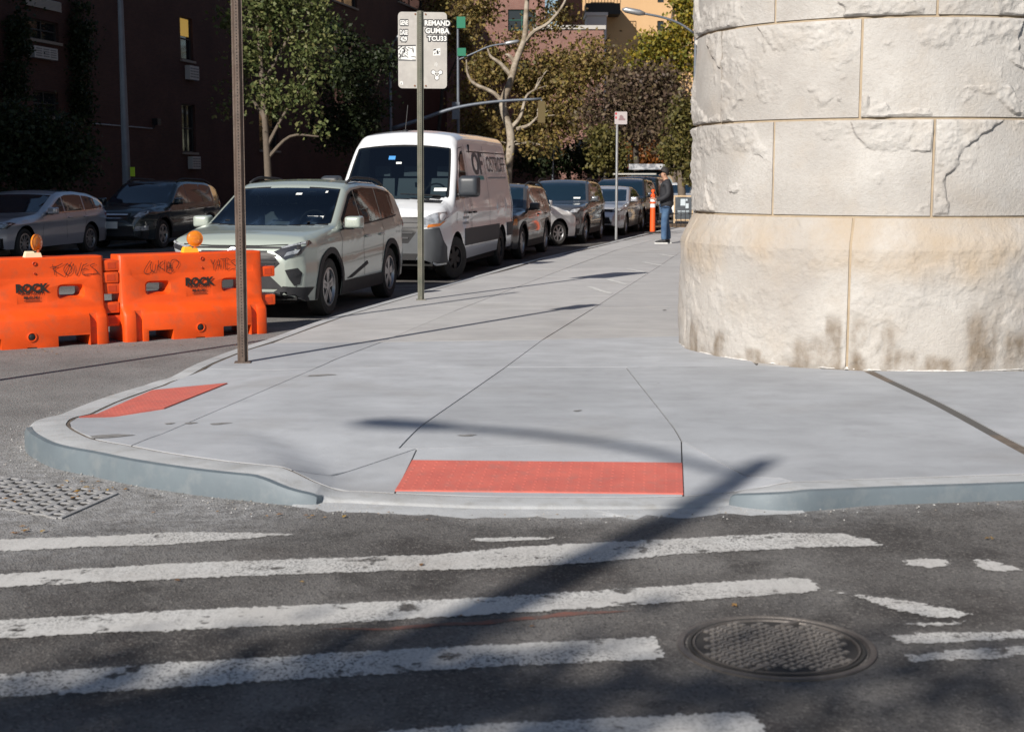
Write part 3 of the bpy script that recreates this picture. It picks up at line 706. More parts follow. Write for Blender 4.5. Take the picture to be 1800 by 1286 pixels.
for ci, (z0, z1, rad, us, kind) in enumerate(courses):
    js = [ang_at(u, rad) for u in us]
    js = [a if a < 0 else a - 2 * math.pi for a in js]
    if kind == 'base': js = [js[1] - 1.05, js[1]]
    js.sort(); stp = js[1] - js[0]
    total = 2 * math.pi - stp; nrest = max(1, round(total / stp)); q = total / nrest
    edges = [js[0], js[1]] + [js[1] + q * (k + 1) for k in range(nrest)]
    for bi in range(len(edges) - 1):
        a0, a1 = edges[bi], edges[bi + 1]
        mid = (a0 + a1) / 2; dv = abs((mid - facing + math.pi) % (2 * math.pi) - math.pi)
        front = dv < 1.9
        w = (a1 - a0) * rad; h = z1 - z0
        nu, nz_ = ((int(w / .0098), int(h / .0098)) if dv < 1.35 and ci < 4 else (int(w / .025), int(h / .025))) if front else (14, 10)
        g = .011
        aa = np.linspace(a0 + g / rad, a1 - g / rad, nu + 1); zz = np.linspace(z0 + (g if ci else 0), z1 - g, nz_ + 1)
        v = []; st = []; oc = []; ck = []
        sd = ci * 7.7 + bi * 3.1
        pr2 = random.Random(int(sd * 10)); planes = []
        for k in range(11):
            planes.append((pr2.uniform(a0, a1) * rad, pr2.uniform(z0, z1), pr2.uniform(.030, .075), pr2.uniform(-.20, .20), pr2.uniform(-.22, .22)))
        for z in zz:
            for a in aa:
                e = min((a - a0) * rad, (a1 - a) * rad, z1 - z, (z - z0) if ci else 9)
                s = a * rad
                p = Vector((s, z, sd)); crk = 0
                # chisel-roughened edge distance
                e2 = e + .018 * noise.noise((s * 7, z * 7, sd)) 
                tp = sstep(0.0, .055, e2)
                f1 = noise.fractal((s * 1.5, z * 1.7, sd), 1.0, 2.1, 3)
                f2 = noise.fractal((s * 8, z * 9, sd), .9, 2.1, 3)
                if kind == 'rock':
                    n1 = noise.noise((s * 1.1 + 3, z * 1.6, sd * 1.3)) + .12 * noise.noise((s * 6, z * 7, sd)) + .05 * noise.noise((s * 17, z * 17, sd))
                    n2 = noise.noise((s * 1.8, z * 2.2 + 7, sd * .7)) + .14 * noise.noise((s * 8, z * 8, sd + 3)) - .25
                    edge_band = 1 - sstep(.10, .36, e)
                    c1 = 1 / (1 + math.exp(-max(-30, min(30, (n1 + .06) / .010))))
                    c2 = 1 / (1 + math.exp(-max(-30, min(30, n2 / .008))))
                    f3 = noise.fractal((s * 24, z * 26, sd), .8, 2.1, 3); sw_ = s + .03 * noise.noise((s * 6, z * 6, sd + 2)) + .012 * noise.noise((s * 22, z * 22, sd)); zw_ = z + .03 * noise.noise((s * 6, z * 6, sd + 6)) + .012 * noise.noise((s * 22, z * 22, sd + 1))
                    pm = min(h_ + gx_ * (sw_ - cx_) + gz_ * (zw_ - cz_) for cx_, cz_, h_, gx_, gz_ in planes)
                    tp = sstep(0.0, .030, e2)
                    d = tp * (.004 + 1.05 * max(-.012, pm) + .020 * f1 + .013 * f2 + .006 * f3 + .036 * c1 * edge_band - .030 * c2 * edge_band)
                    d = max(d, .002)
                    d += .012 * sstep(0, .3, e)
                    stain = max(0, .25 * noise.noise((s * 3, z * 2, sd)) - .05); ochre = max(0, .6 * noise.noise((s * 2, z * 3, sd + 4)) - .12)
                    crk = 0
                    r = rad + d
                else:
                    tp2 = sstep(0, .03, e2)
                    r = base_r(z) + tp2 * (.008 + .016 * f1 + .008 * f2 + .0025 * noise.fractal((s * 24, z * 26, sd), .8, 2.1, 3))
                    r -= .010 * (1 / (1 + math.exp(-max(-30, min(30, (noise.noise((s * 2.2, z * 2.2, sd)) + .3 * noise.noise((s * 9, z * 9, sd)) - .42) / .02)))))
                    r = max(r, base_r(z) + .002) if tp2 > .1 else max(r, base_r(z) - .004)
                    zt = (z - z0)
                    blob = noise.noise((s * 2.1 + 1.7, .3, 8)) * .55 + .3 + .12 * noise.noise((s * 7, z * 3, 2))
                    stain = 0 * sstep(0.02, -.10, zt - blob * .75) * (.75 + .4 * noise.noise((s * 5, z * 5, 1))) * sstep(-.05, .25, noise.noise((s * 1.7, .9, 4)) + .18)
                    for a_, w_, h_ in STAINS:
                        jx = .25 * noise.noise((s * 6, z * 2.5, a_)); stain = max(stain, .95 * sstep(1.15, .55, abs(a - a_) / w_ + jx) * sstep(1.1, .6, zt / h_ + jx))
                    stain = max(stain, .75 * sstep(.10, 0, zt + .06 * noise.noise((s * 9, 1, 1))))
                    ochre = .9 * sstep(.78, 1.1, z + .25 * noise.noise((s * 1.6, z * 2, 6))) + .15
                v.append((r * math.cos(a), r * math.sin(a), z)); st.append(stain); oc.append(ochre); ck.append(crk)
        m = nu + 1; f = [(j * m + i, j * m + i + 1, (j + 1) * m + i + 1, (j + 1) * m + i) for j in range(nz_) for i in range(nu)]
        # return the edges into the joint
        def inn(i): x, y, z = v[i]; k = 1 - .03 / math.hypot(x, y); return (x * k, y * k, z)
        nv0 = len(v)
        loop = [i for i in range(m)] + [j * m + nu for j in range(1, nz_ + 1)] + [nz_ * m + i for i in range(nu - 1, -1, -1)] + [j * m for j in range(nz_ - 1, 0, -1)]
        iv = [inn(i) for i in loop]
        st += [0] * len(iv); oc += [0.5] * len(iv); ck += [0] * len(iv)
        f += [(loop[(k + 1) % len(loop)], loop[k], nv0 + k, nv0 + (k + 1) % len(loop)) for k in range(len(loop))]
        me = mesh('stone_block', v + iv, f)
        for nm, arr in (('stain', st), ('ochre', oc), ('crack', ck)):
            at = me.attributes.new(nm, 'FLOAT', 'POINT'); at.data.foreach_set('value', np.clip(np.array(arr, dtype=np.float32), 0, 1))
        link('stone_block', me, stone, tower, 24)
# white lime residue round the foot
lime = mat('lime_residue', (0.60, 0.59, 0.57), 0.95, c2=(0.40, 0.38, 0.36), scale=20)
v = []; f = []; nn = 300
for k in range(nn + 1):
    a = facing - 1.7 + 3.1 * k / nn
    w = .03 * max(0, noise.fractal((a * 11, 2, 2), .9, 2.2, 4) + .05)
    for r_, z_ in ((R0 - .01, SW + .02), (R0 + .004 + w * .4, SW + .008 + w * .3), (R0 + .006 + w, SW + .003)): v.append((r_ * math.cos(a), r_ * math.sin(a), z_))
    if k: b = 3 * (k - 1); f += [(b, b + 3, b + 4, b + 1), (b + 1, b + 4, b + 5, b + 2)]
link('lime_crust', mesh('lime_crust', v, [tuple(reversed(q)) for q in f]), lime, tower, True)

# ================================================================ vehicles
glass = mat('car_glass', (0.006, 0.016, 0.026), 0.03, 0.0, spec=0.9, coat=0.6)  # blue in the base colour stands for mirrored sky
rubber = mat('tyre_rubber', (0.022, 0.022, 0.022), 0.85, c2=(0.035, 0.033, 0.03), scale=8)
clad = mat('dark_cladding', (0.022, 0.023, 0.026), 0.6, c2=(0.03, 0.03, 0.033), scale=12, spec=.3)
under = mat('underbody_black', (0.008, 0.008, 0.008), 0.9)
chrome = mat('chrome', (0.75, 0.76, 0.78), 0.12, 1.0)
alloy = mat('alloy_rim', (0.42, 0.42, 0.43), 0.35, 0.85)
alloy_dark = mat('alloy_dark', (0.016, 0.016, 0.018), 0.5, spec=.35)
lamp_clear = mat('headlamp_lens', (0.55, 0.57, 0.6), 0.08, 0.3, c2=(0.18, 0.19, 0.2), scale=14, coat=1.0)
lamp_dark = mat('headlamp_dark', (0.03, 0.03, 0.035), 0.1, 0.0, coat=1.0)
lamp_red = mat('tail_lamp', (0.35, 0.015, 0.012), 0.15, coat=1.0)
lamp_amber = mat('amber_lamp', (0.6, 0.17, 0.02), 0.2, coat=1.0)
plate_w = mat('licence_plate', (0.62, 0.62, 0.58), 0.5)
plate_y = mat('yellow_plate', (0.72, 0.48, 0.08), 0.5)
seam = mat('panel_gap', (0.006, 0.006, 0.007), 0.9)
sticker = mat('paper_sticker', (0.72, 0.74, 0.72), 0.7)
sticker_blue = mat('blue_sticker', (0.04, 0.22, 0.55), 0.6)
seatm = mat('seat_grey', (0.10, 0.11, 0.12), 0.9)
def paintm(name, c, metal=0.35, rough=0.28): return mat(name, c, rough, metal, coat=1.0, spec=0.5)

def interp(tab, x):      # table sorted by descending x
    xs = np.array([t[0] for t in tab][::-1]); ys = np.array([t[1] for t in tab][::-1])
    return np.interp(x, xs, ys)
def smooth1(a, k):
    if k < 1: return a
    w = np.hanning(2 * k + 3)[1:-1]; w /= w.sum(); p = np.pad(a, k, mode='edge'); return np.convolve(p, w, 'valid')

class Car:
    def __init__(s, name, spec, label, cat, group, near, heading, paint, side_px=1, detail=1):
        """near: (u, v) ground pixel of the near-side front wheel; heading: world angle of the car's nose; side_px +1 = its left side faces us"""
        s.sp = spec; s.paint = paint; s.detail = detail
        L, W = spec['L'], spec['W']; s.xf = L / 2 - spec['fo']; s.xr = s.xf - spec['wb']; s.rw = spec['rw']
        p = G(*near) if not isinstance(near, Vector) else near
        h = Vector((math.cos(heading), math.sin(heading), 0)); lf = Vector((-h.y, h.x, 0))
        loc = p - h * s.xf - lf * side_px * (W / 2 - .10)
        s.root = empty(name, tuple(loc), heading, label=label, cat=cat, group=group)
        s.build_shell(); s.wheels(); 
    def Yside(s, x, hw, z, zb):
        sp = s.sp
        lowr = max(0.0, (0.62 - z) / 0.45)
        y = hw * (1 - .055 * lowr ** 2)
        if z < zb:
            y += .012 * math.exp(-((z - (zb - .10)) / .035) ** 2) - .012 * math.exp(-((z - (zb - .28)) / .10) ** 2)
            y -= .02 * sstep(zb - .12, zb, z)
        else: y -= .02 + sp['tumble'] * (z - zb) + .04 * (z - zb) ** 2
        return y
    def build_shell(s):
        sp = s.sp; L = sp['L']; step = .03 if s.detail else .06; Ra = s.rw + sp.get('gap', .06)
        xs = list(np.arange(-L / 2, L / 2 + 1e-6, step))
        if xs[-1] < L / 2 - 1e-3: xs.append(L / 2)
        for c in (s.xf, s.xr): xs += [c - Ra, c + Ra, c - Ra - .004, c + Ra + .004, c - Ra + .006, c + Ra - .006]
        xs = np.array(sorted(xs)); fine = np.arange(-L / 2 - .3, L / 2 + .3, .01)
        zt = smooth1(interp(sp['prof'], fine), sp.get('soft', 5)); hwv = smooth1(interp(sp['plan'], fine), 6); bt = interp(sp['belt'], fine)
        bo = smooth1(interp(sp['bot'], fine), 4)
        s.ztop = lambda x: float(np.interp(x, fine, zt)); s.hw = lambda x: float(np.interp(x, fine, hwv)); s.belt = lambda x: float(np.interp(x, fine, bt))
        def zbot(x):
            z = float(np.interp(x, fine, bo))
            for c in (s.xf, s.xr):
                if abs(x - c) <= Ra: z = max(z, s.rw + math.sqrt(max(0, Ra * Ra - (x - c) ** 2)))
            return z
        s.zbot = zbot; ns, nc, nt = 16, 6, 5; V = []; 
        for x in xs:
            z0 = zbot(x); zT = s.ztop(x); hw = s.hw(x); zb = s.belt(x)
            zT = max(zT, z0 + .06)
            r = min(sp.get('rad', .10), .45 * (zT - z0)); zc = zT - r
            half = []
            for k in range(ns + 1):
                z = z0 + (zc - z0) * k / ns; half.append((s.Yside(x, hw, z, zb), z))
            yc = half[-1][0]; sl = (half[-1][0] - half[-2][0]) / max(1e-5, half[-1][1] - half[-2][1]); 
            for k in range(1, nc + 1):
                a = math.pi / 2 * k / nc; half.append((yc - r + r * math.cos(a) + max(-.5, min(0, sl)) * r * math.sin(a), zc + r * math.sin(a)))
            ye, ze = half[-1]; cr = sp.get('crown', .035) * min(1, (zT - z0) / .5)
            for k in range(1, nt + 1):
                t = k / nt; half.append((ye * (1 - t), ze + cr * (1 - (1 - t) ** 2)))
            row = [(x, y, z) for y, z in half] + [(x, -y, z) for y, z in reversed(half[:-1])]
            V.append(row)
        m = len(V[0]); v = [p for r in V for p in r]
        f = [(i * m + k, (i + 1) * m + k, (i + 1) * m + k + 1, i * m + k + 1) for i in range(len(V) - 1) for k in range(m - 1)]
        f.append(tuple(range(m))); f.append(tuple(reversed(range((len(V) - 1) * m, len(V) * m))))
        me = mesh('body', v, f)
        s.body = link('body', me, s.paint, s.root, 38)
        bm = bmesh.new(); bm.from_mesh(me); bmesh.ops.triangulate(bm, faces=bm.faces[:]); s.bvh = BVHTree.FromBMesh(bm); bm.free()
        xm0, xm1 = -L / 2 + .15, L / 2 - .18; wi = sp['W'] / 2 - .30
        b = MB(); b.box(((xm0 + xm1) / 2, 0, .46), (xm1 - xm0, 2 * wi, .50)); b.box(((s.xf + s.xr) / 2, 0, .30), (sp['wb'] - 2 * Ra, sp['W'] - .16, .16))
        for xe, dx in ((xm1 + .0, -.2), (xm0, .2)): b.box((xe + dx * .3, 0, .36), (.30, 2 * s.hw(xe + dx) * .86, .2))
        b.obj('underbody', under, s.root)
    def wheels(s):
        sp = s.sp; r = s.rw; w = sp.get('tw', .22); y = sp['W'] / 2 - w / 2 - .035; ri = sp.get('ri', r * .66)
        t = MB().lathe([(ri, -w / 2 + .02), (r - .05, -w / 2), (r - .012, -w / 2 + .015), (r, -w / 2 + .04), (r, w / 2 - .04), (r - .012, w / 2 - .015), (r - .05, w / 2), (ri, w / 2 - .02)], 36 if s.detail else 24, axis='y', closed=True).mesh('wheel')
        smooth_angle(t, 35); t.materials.append(rubber)
        n = sp.get('spokes', 5); b = MB()
        b.lathe([(ri + .003, w / 2 - .06), (ri + .003, w / 2 - .014), (ri - .02, w / 2 - .012), (ri - .03, w / 2 - .05)], 36, axis='y', closed=True)
        b.lathe([(.001, w / 2 - .03), (.055, w / 2 - .03), (.07, w / 2 - .05), (.07, w / 2 - .08)], 20, axis='y')
        sw = sp.get('spw', .05)
        for k in range(n):
            a = 2 * math.pi * k / n + .3
            for da in ((-.16, .16) if sp.get('twin', 1) else (0,)):
                a1 = a + da * .5; a2 = a + da; c1 = Vector((math.cos(a1), 0, math.sin(a1))); c2 = Vector((math.cos(a2), 0, math.sin(a2))); q = Vector((-math.sin(a2), 0, math.cos(a2)))
                p0 = c1 * .05; p1 = c2 * (ri - .012); hwid = sw / 2; yo = w / 2 - .028; yi = w / 2 - .055
                pts = [p0 - q * hwid, p0 + q * hwid, p1 + q * hwid * .8, p1 - q * hwid * .8]
                vv = [(p.x, yo, p.z) for p in pts] + [(p.x, yi, p.z) for p in pts]
                b.add(vv, [(0, 1, 2, 3), (4, 7, 6, 5), (0, 4, 5, 1), (1, 5, 6, 2), (2, 6, 7, 3), (3, 7, 4, 0)])
        rm = b.mesh('rim'); smooth_angle(rm, 30)
        d = MB().lathe([(.001, w / 2 - .095), (ri, w / 2 - .095)], 24, axis='y').mesh('brake_disc')
        rimm = sp.get('rimm', alloy)
        s.wheel_objs = []
        for x, fr in ((s.xf, 1), (s.xr, 0)):
            for sd in (1, -1):
                o = link('wheel', t, None, s.root); o.location = (x, sd * y, r)
                st = sp.get('steer', 0) * fr
                o.rotation_euler = (0, 0, (0 if sd > 0 else math.pi) + st)
                link('rim', rm, rimm, o); link('brake_disc', d, alloy_dark, o)
    def patch(s, name, poly, view, m, off=.005, step=.09, parent=None, smooth=True, flip=None, verts_faces=None, skirt=True):
        """lay a 2D outline onto the body along a view direction; side: (x, z), front/rear: (y, z), top: (x, y)"""
        if verts_faces: 
            bm = bmesh.new(); vs_ = [bm.verts.new((p[0], p[1], 0)) for p in verts_faces[0]]
            for q in verts_faces[1]:
                try: bm.faces.new([vs_[i] for i in q])
                except ValueError: pass
        else: bm = poly_grid(poly, step)
        for v in bm.verts:
            a, b = v.co.x, v.co.y
            o, d = {'left': (Vector((a, 3, b)), Vector((0, -1, 0))), 'right': (Vector((a, -3, b)), Vector((0, 1, 0))), 'front': (Vector((5, a, b)), Vector((-1, 0, 0))),
                    'rear': (Vector((-5, a, b)), Vector((1, 0, 0))), 'top': (Vector((a, b, 5)), Vector((0, 0, -1)))}[view]
            hit, n, _, _ = s.bvh.ray_cast(o, d)
            if hit is None:
                hit, n, _, _ = s.bvh.find_nearest(o + d * 2.2 if view in ('left', 'right') else o + d * 3)
            if n.dot(d) > 0: n = -n
            v.co = hit + n * off; 
        want = {'left': Vector((0, 1, 0)), 'right': Vector((0, -1, 0)), 'front': Vector((1, 0, 0)), 'rear': Vector((-1, 0, 0)), 'top': Vector((0, 0, 1))}[view]
        bm.normal_update()
        for q in bm.faces:
            if q.normal.dot(want) < 0: q.normal_flip()
        if skirt:
            e = bmesh.ops.extrude_face_region(bm, geom=[q for q in bm.edges if q.is_boundary])
            for v in [g for g in e['geom'] if isinstance(g, bmesh.types.BMVert)]: v.co -= want * (off * 1.6)
        me = bm_to_mesh(bm, name)
        return link(name, me, m, parent or s.root, 40 if smooth else False)
    def both(s, name, poly, m, **k):
        s.patch(name, poly, 'left', m, **k); s.patch(name, poly, 'right', m, **k)
    def fpair(s, name, poly, m, view='front', **k):
        s.patch(name, poly, view, m, **k); s.patch(name, [(-y, z) for y, z in poly], view, m, **k)
    def line(s, name, pts, w, m, view='left', off=.003):
        P = [Vector((p[0], p[1], 0)) for p in pts]; P = resample(P, .08); a = []; b = []
        for i, p in enumerate(P):
            d = (P[min(i + 1, len(P) - 1)] - P[max(i - 1, 0)]).normalized(); n = Vector((-d.y, d.x, 0)) * w / 2; a.append(p + n); b.append(p - n)
        n = len(P); s.patch(name, None, view, m, off=off, verts_faces=([(q.x, q.y) for q in a + b], [(i, i + 1, n + i + 1, n + i) for i in range(n - 1)]), skirt=False)
    def windows(s, cuts, gapw=.05, lo=.035, hi=.085, frame=chrome, fr=True):
        """side glass between pillar positions (descending x)"""
        for view in ('left', 'right'):
            for xa, xb in zip(cuts[:-1], cuts[1:]):
                xa2, xb2 = xa - gapw / 2, xb + gapw / 2
                xs = np.linspace(xa2, xb2, 14); top = []; bot = []
                for x in xs:
                    zt = min(s.ztop(x), s.ztop(x + .11), s.ztop(x - .11)) - hi; b = s.belt(x) + lo
                    if zt > b + .03: top.append((x, zt)); bot.append((x, b))
                if len(top) > 2: s.patch('side_window', bot + top[::-1], view, glass, off=.004, step=.12)
    def screen(s, z0, z1, view='front', inset=.10, name='windscreen', xw=None, arch=.02):
        xs = {'front': np.arange(s.sp['L'] / 2, -1, -.02), 'rear': np.arange(-s.sp['L'] / 2, 1, .02)}[view]
        def yw(z):
            x = next((x for x in xs if s.ztop(x) >= z), 0); return s.Yside(x, s.hw(x), z, s.belt(x)) - inset
        zs = np.linspace(z0, z1, 7); r = [(yw(z), z) for z in zs]
        n = 7; bottom = [(r[0][0] * (1 - 2 * k / n), z0 - arch * (1 - (1 - 2 * k / n) ** 2)) for k in range(1, n)]
        top = [(-r[-1][0] * (1 - 2 * k / n), z1 + arch * (1 - (1 - 2 * k / n) ** 2)) for k in range(1, n)]
        poly = r + [(-y, z) for y, z in []] 
        poly = [(y, z) for y, z in r] + [(-a, b) for a, b in top] [::1] + [(-y, z) for y, z in reversed(r)] + [(-a, b) for a, b in bottom]
        return s.patch(name, poly, view, glass, off=.004, step=.12)
    def mirror(s, x, z, m, base=clad, big=1.0, tall=1.0):
        hw = s.hw(x)
        for sd in (1, -1):
            b = bmesh.new(); bmesh.ops.create_cube(b, size=1)
            bmesh.ops.bevel(b, geom=b.edges[:], offset=.22, segments=3, profile=.6, affect='EDGES')
            for v in b.verts:
                k = 1 - .35 * max(0, v.co.x); v.co = Vector((v.co.x * .16 * big, v.co.y * .22 * big * k, v.co.z * .15 * big * tall * k))
            o = link('mirror', bm_to_mesh(b, 'mirror'), m, s.root, True); o.location = (x, sd * (hw + .10 * big), z)
            q = MB().tube([(0.0, -sd * .13 * big, -.06 * big * tall), (0, 0, -.055 * big * tall)], .03).obj('mirror_arm', base, o)
    def rails(s, x0, x1, m=chrome, r=.014, dy=.09):
        for sd in (1, -1):
            xs = np.linspace(x0, x1, 12); pts = []
            for i, x in enumerate(xs):
                zt = s.ztop(x); y = s.Yside(x, s.hw(x), zt - .1, s.belt(x)) - dy; lift = .045 * min(1, min(i, 11 - i) / 1.5)
                pts.append((x, sd * y, zt + lift + .005))
            MB().tube(pts, r, 8).obj('roof_rail', m, s.root, True)
    def handles(s, xs, z, m):
        for x in xs:
            for sd in (1, -1):
                y = s.Yside(x, s.hw(x), z, s.belt(x))
                b = bmesh.new(); bmesh.ops.create_cube(b, size=1); bmesh.ops.bevel(b, geom=b.edges[:], offset=.25, segments=2, profile=.6, affect='EDGES')
                for v in b.verts: v.co = Vector((v.co.x * .2, v.co.y * .035, v.co.z * .032))
                link('door_handle', bm_to_mesh(b, 'door_handle'), m, s.root, True).location = (x, sd * (y + .012), z)
    def arches(s, m, w=.06, off=.012, low=.2):
        Ra = s.rw + s.sp.get('gap', .06) + .002
        for c in (s.xf, s.xr):
            a = [(c + Ra * math.cos(t), s.rw + Ra * math.sin(t)) for t in np.linspace(-.25, math.pi + .25, 22)]
            b = [(c + (Ra + w) * math.cos(t), s.rw + (Ra + w) * math.sin(t)) for t in np.linspace(-.25, math.pi + .25, 22)]
            n = len(a)
            for view in ('left', 'right'):
                s.patch('arch_trim', None, view, m, off=off, verts_faces=(a + b, [(i, i + 1, n + i + 1, n + i) for i in range(n - 1)]))
    def sill(s, m, z0, z1, off=.010, ends=0.0):
        Ra = s.rw + s.sp.get('gap', .06)
        for view in ('left', 'right'):
            s.patch('sill_trim', [(s.xr + Ra + .01, z0), (s.xf - Ra - .01, z0), (s.xf - Ra - .01, z1), (s.xr + Ra + .01, z1)], view, m, off=off)
    def doors(s, cuts, z0, m=seam):
        for view in ('left', 'right'):
            for q in cuts: s.line('door_gap', q, .009, m, view)
    def open_glass(s, clear):
        """cut the body away behind the window panes so that the cabin shows through"""
        wins = [o for o in s.root.children if o.name.split('.')[0] in ('windscreen', 'side_window', 'rear_window')]
        trees = []
        for o in wins:
            bm = bmesh.new(); bm.from_mesh(o.data); trees.append((BVHTree.FromBMesh(bm), o.name)); bm.free()
            o.data.materials.clear(); o.data.materials.append(clear)
        me = s.body.data; bm = bmesh.new(); bm.from_mesh(me)
        def cov(p):
            for t, nm in trees:
                for d in ((Vector((1, 0, 0)), Vector((0, 0, 1))) if nm.startswith('windscreen') else (Vector((-1, 0, 0)),) if nm.startswith('rear') else (Vector((0, 1 if p.y > 0 else -1, 0)),)):
                    h = t.ray_cast(p - d * .004, d, .06)
                    if h[0] is not None: return True
            return False
        hit = {v: cov(v.co) for v in bm.verts}
        kill = [f for f in bm.faces if all(hit[v] for v in f.verts)]
        for f in bm.faces:
            q = f.calc_center_median()
            if any(hit[v] for v in f.verts) and (q.z > s.belt(q.x) + .12 or abs(q.y) < s.hw(q.x) * .80): f.material_index = 1
        bmesh.ops.delete(bm, geom=kill, context='FACES'); bm.to_mesh(me); bm.free(); me.materials.append(seam)
    def cabin(s, x_dash, z_dash, rows, floor=.62, wheel_y=.38, seat_h=1.0):
        sp = s.sp; w = sp['W'] / 2 - .14
        b = MB(); b.box((x_dash, 0, z_dash - .12), (.42, 2 * w, .24), taper=.92); b.obj('dashboard', seatm, s.root)
        for x, ys in rows:
            for y in ys:
                q = MB(); q.box((x + .22, y, floor + .10), (.52, .50, .18)); q.box((x - .08, y, floor + .40), (.16, .48, .60), M=Matrix.Rotation(R(-14), 3, 'Y'), taper=.9); q.box((x - .17, y, floor + .40 + .42), (.10, .26, .17), M=Matrix.Rotation(R(-10), 3, 'Y')); q.obj('seat', seatm, s.root)
        P = [(x_dash - .30 + .06 * math.sin(a) * -1, wheel_y + .19 * math.cos(a), z_dash + .02 + .18 * math.sin(a)) for a in [2 * math.pi * k / 20 for k in range(21)]]
        MB().tube(P, .016, 6).obj('steering_wheel', seam, s.root)
        MB().box((0, 0, floor - .02), (sp['L'] * .72, 2 * w, .03)).obj('cabin_floor', under, s.root)

def clear_glass():
    m = bpy.data.materials.new('clear_glass'); m.use_nodes = True; N = m.node_tree.nodes; L = m.node_tree.links; N.remove(N['Principled BSDF'])
    t = N.new('ShaderNodeBsdfTransparent'); t.inputs[0].default_value = (.46, .54, .56, 1); g = N.new('ShaderNodeBsdfGlossy'); g.inputs['Roughness'].default_value = .02; g.inputs[0].default_value = (.9, .95, 1, 1)
    fr = N.new('ShaderNodeFresnel'); fr.inputs[0].default_value = 1.75; mx = N.new('ShaderNodeMixShader'); L.new(fr.outputs[0], mx.inputs[0]); L.new(t.outputs[0], mx.inputs[1]); L.new(g.outputs[0], mx.inputs[2]); L.new(mx.outputs[0], N['Material Output'].inputs[0])
    return m
CLEAR = clear_glass()
def ell(cy, cz, a, b, n=20): return [(cy + a * math.cos(2 * math.pi * k / n), cz + b * math.sin(2 * math.pi * k / n)) for k in range(n)]
HD = math.pi + math.pi / 2 - STREET       # heading of the cars that face the camera (nose towards us along the street)
PARKED = 'cars parked along the kerbs'

# ---- sage green SUV
sage = paintm('paint_sage', (0.36, 0.405, 0.365), 0.12, 0.30)
suv_prof = [(2.32, .66), (2.29, .80), (2.20, .93), (2.02, 1.005), (1.6, 1.06), (1.12, 1.115), (1.02, 1.15), (0.25, 1.575), (0.05, 1.625), (-.4, 1.655), (-1.1, 1.635), (-1.62, 1.575), (-1.86, 1.50), (-2.12, 1.12), (-2.25, 1.0), (-2.3, .6)]
suv_plan = [(2.32, .60), (2.26, .72), (2.12, .83), (1.85, .895), (1.5, .92), (-1.5, .92), (-2.0, .885), (-2.22, .80), (-2.32, .70)]
RAV = dict(L=4.6, W=1.855, wb=2.69, fo=.93, rw=.36, gap=.055, tw=.225, prof=suv_prof, plan=suv_plan, belt=[(2.3, .98), (1.0, 1.02), (-1.2, 1.10), (-2.3, 1.16)], bot=[(2.32, .34), (2.1, .24), (1.4, .22), (-1.6, .24), (-2.2, .34), (-2.32, .42)], tumble=.27, rad=.085, crown=.03, spokes=5, soft=4, spw=.06)
c = Car('parked_car', RAV, 'pale sage green SUV with dark wheel arches parked behind the orange barriers', 'car', PARKED, (573, 554), HD, sage)
c.screen(1.13, 1.545, inset=.075)
c.windows([.95, .02, -.90, -1.62], lo=.03, hi=.085)
c.screen(1.14, 1.46, 'rear', inset=.14, name='rear_window')
c.arches(clad, .075); c.sill(clad, .23, .40)
c.patch('bumper_skirt', [(-.80, .26), (.80, .26), (.86, .40), (.62, .43), (.50, .36), (-.50, .36), (-.62, .43), (-.86, .40)], 'front', clad, off=.020, step=.035)
c.patch('bumper_lower', [(-.62, .40), (.62, .40), (.42, .58), (-.42, .58)], 'front', clad, off=.014, step=.04)
c.patch('grille', [(-.42, .565), (.42, .565), (.58, .70), (.50, .80), (.33, .845), (-.33, .845), (-.50, .80), (-.58, .70)], 'front', alloy_dark, off=.008)
for k in range(6):
    z = .60 + .045 * k; w = .42 + .16 * min(1, (z - .565) / .13) - .05 - (.12 if k > 4 else 0)
    c.patch('grille_slat', [(-w, z), (w, z), (w, z + .016), (-w, z + .016)], 'front', clad if k % 2 else alloy_dark, off=.016, step=.2)
c.patch('grille_upper_bar', [(-.60, .868), (.60, .868), (.62, .89), (-.62, .89)], 'front', clad, off=.007, step=.15)
c.fpair('headlight', [(.50, .83), (.64, .74), (.79, .80), (.86, .92), (.84, .955), (.66, .90)], lamp_dark, off=.010)
c.fpair('headlight_bar', [(.60, .865), (.83, .925), (.83, .945), (.58, .885)], lamp_clear, off=.015)
c.fpair('headlight_lens', [(.63, .775), (.76, .815), (.79, .86), (.66, .825)], lamp_clear, off=.014)
c.fpair('fog_lamp_pocket', [(.64, .62), (.76, .64), (.80, .58), (.78, .45), (.73, .43), (.68, .52)], clad, off=.008)
c.patch('badge', ell(0, .815, .085, .058), 'front', chrome, off=.022, step=.3)
c.patch('badge_field', ell(0, .815, .072, .047), 'front', mat('badge_blue', (0.02, 0.07, 0.30), .2, coat=1), off=.026, step=.3)
for (cy, cz, a, b) in ((0, .815, .028, .044), (0, .828, .060, .017)):
    o_ = ell(cy, cz, a, b, 20); i_ = ell(cy, cz, a - .007, b - .007, 20)
    c.patch('badge_ring', None, 'front', chrome, off=.029, verts_faces=(o_ + i_, [(k, (k + 1) % 20, 20 + (k + 1) % 20, 20 + k) for k in range(20)]), skirt=False)
c.doors([[(.98, 1.03), (.93, .75), (.98, .45)], [(.02, 1.05), (.0, .42)], [(-.88, 1.08), (-.92, .80), (-.80, .55)]], .4)
c.both('door_wedge', [(.75, .42), (.55, .42), (-.15, .56), (-.10, .60)], clad, off=.008)
c.line('bonnet_gap', [(.66, .915), (.3, .90), (-.3, .90), (-.66, .915)], .012, seam, 'front')
for v_ in ('left', 'right'): c.line('window_trim', [(.98, 1.045), (.0, 1.09), (-.9, 1.125), (-1.65, 1.17)], .018, clad, v_, off=.008)
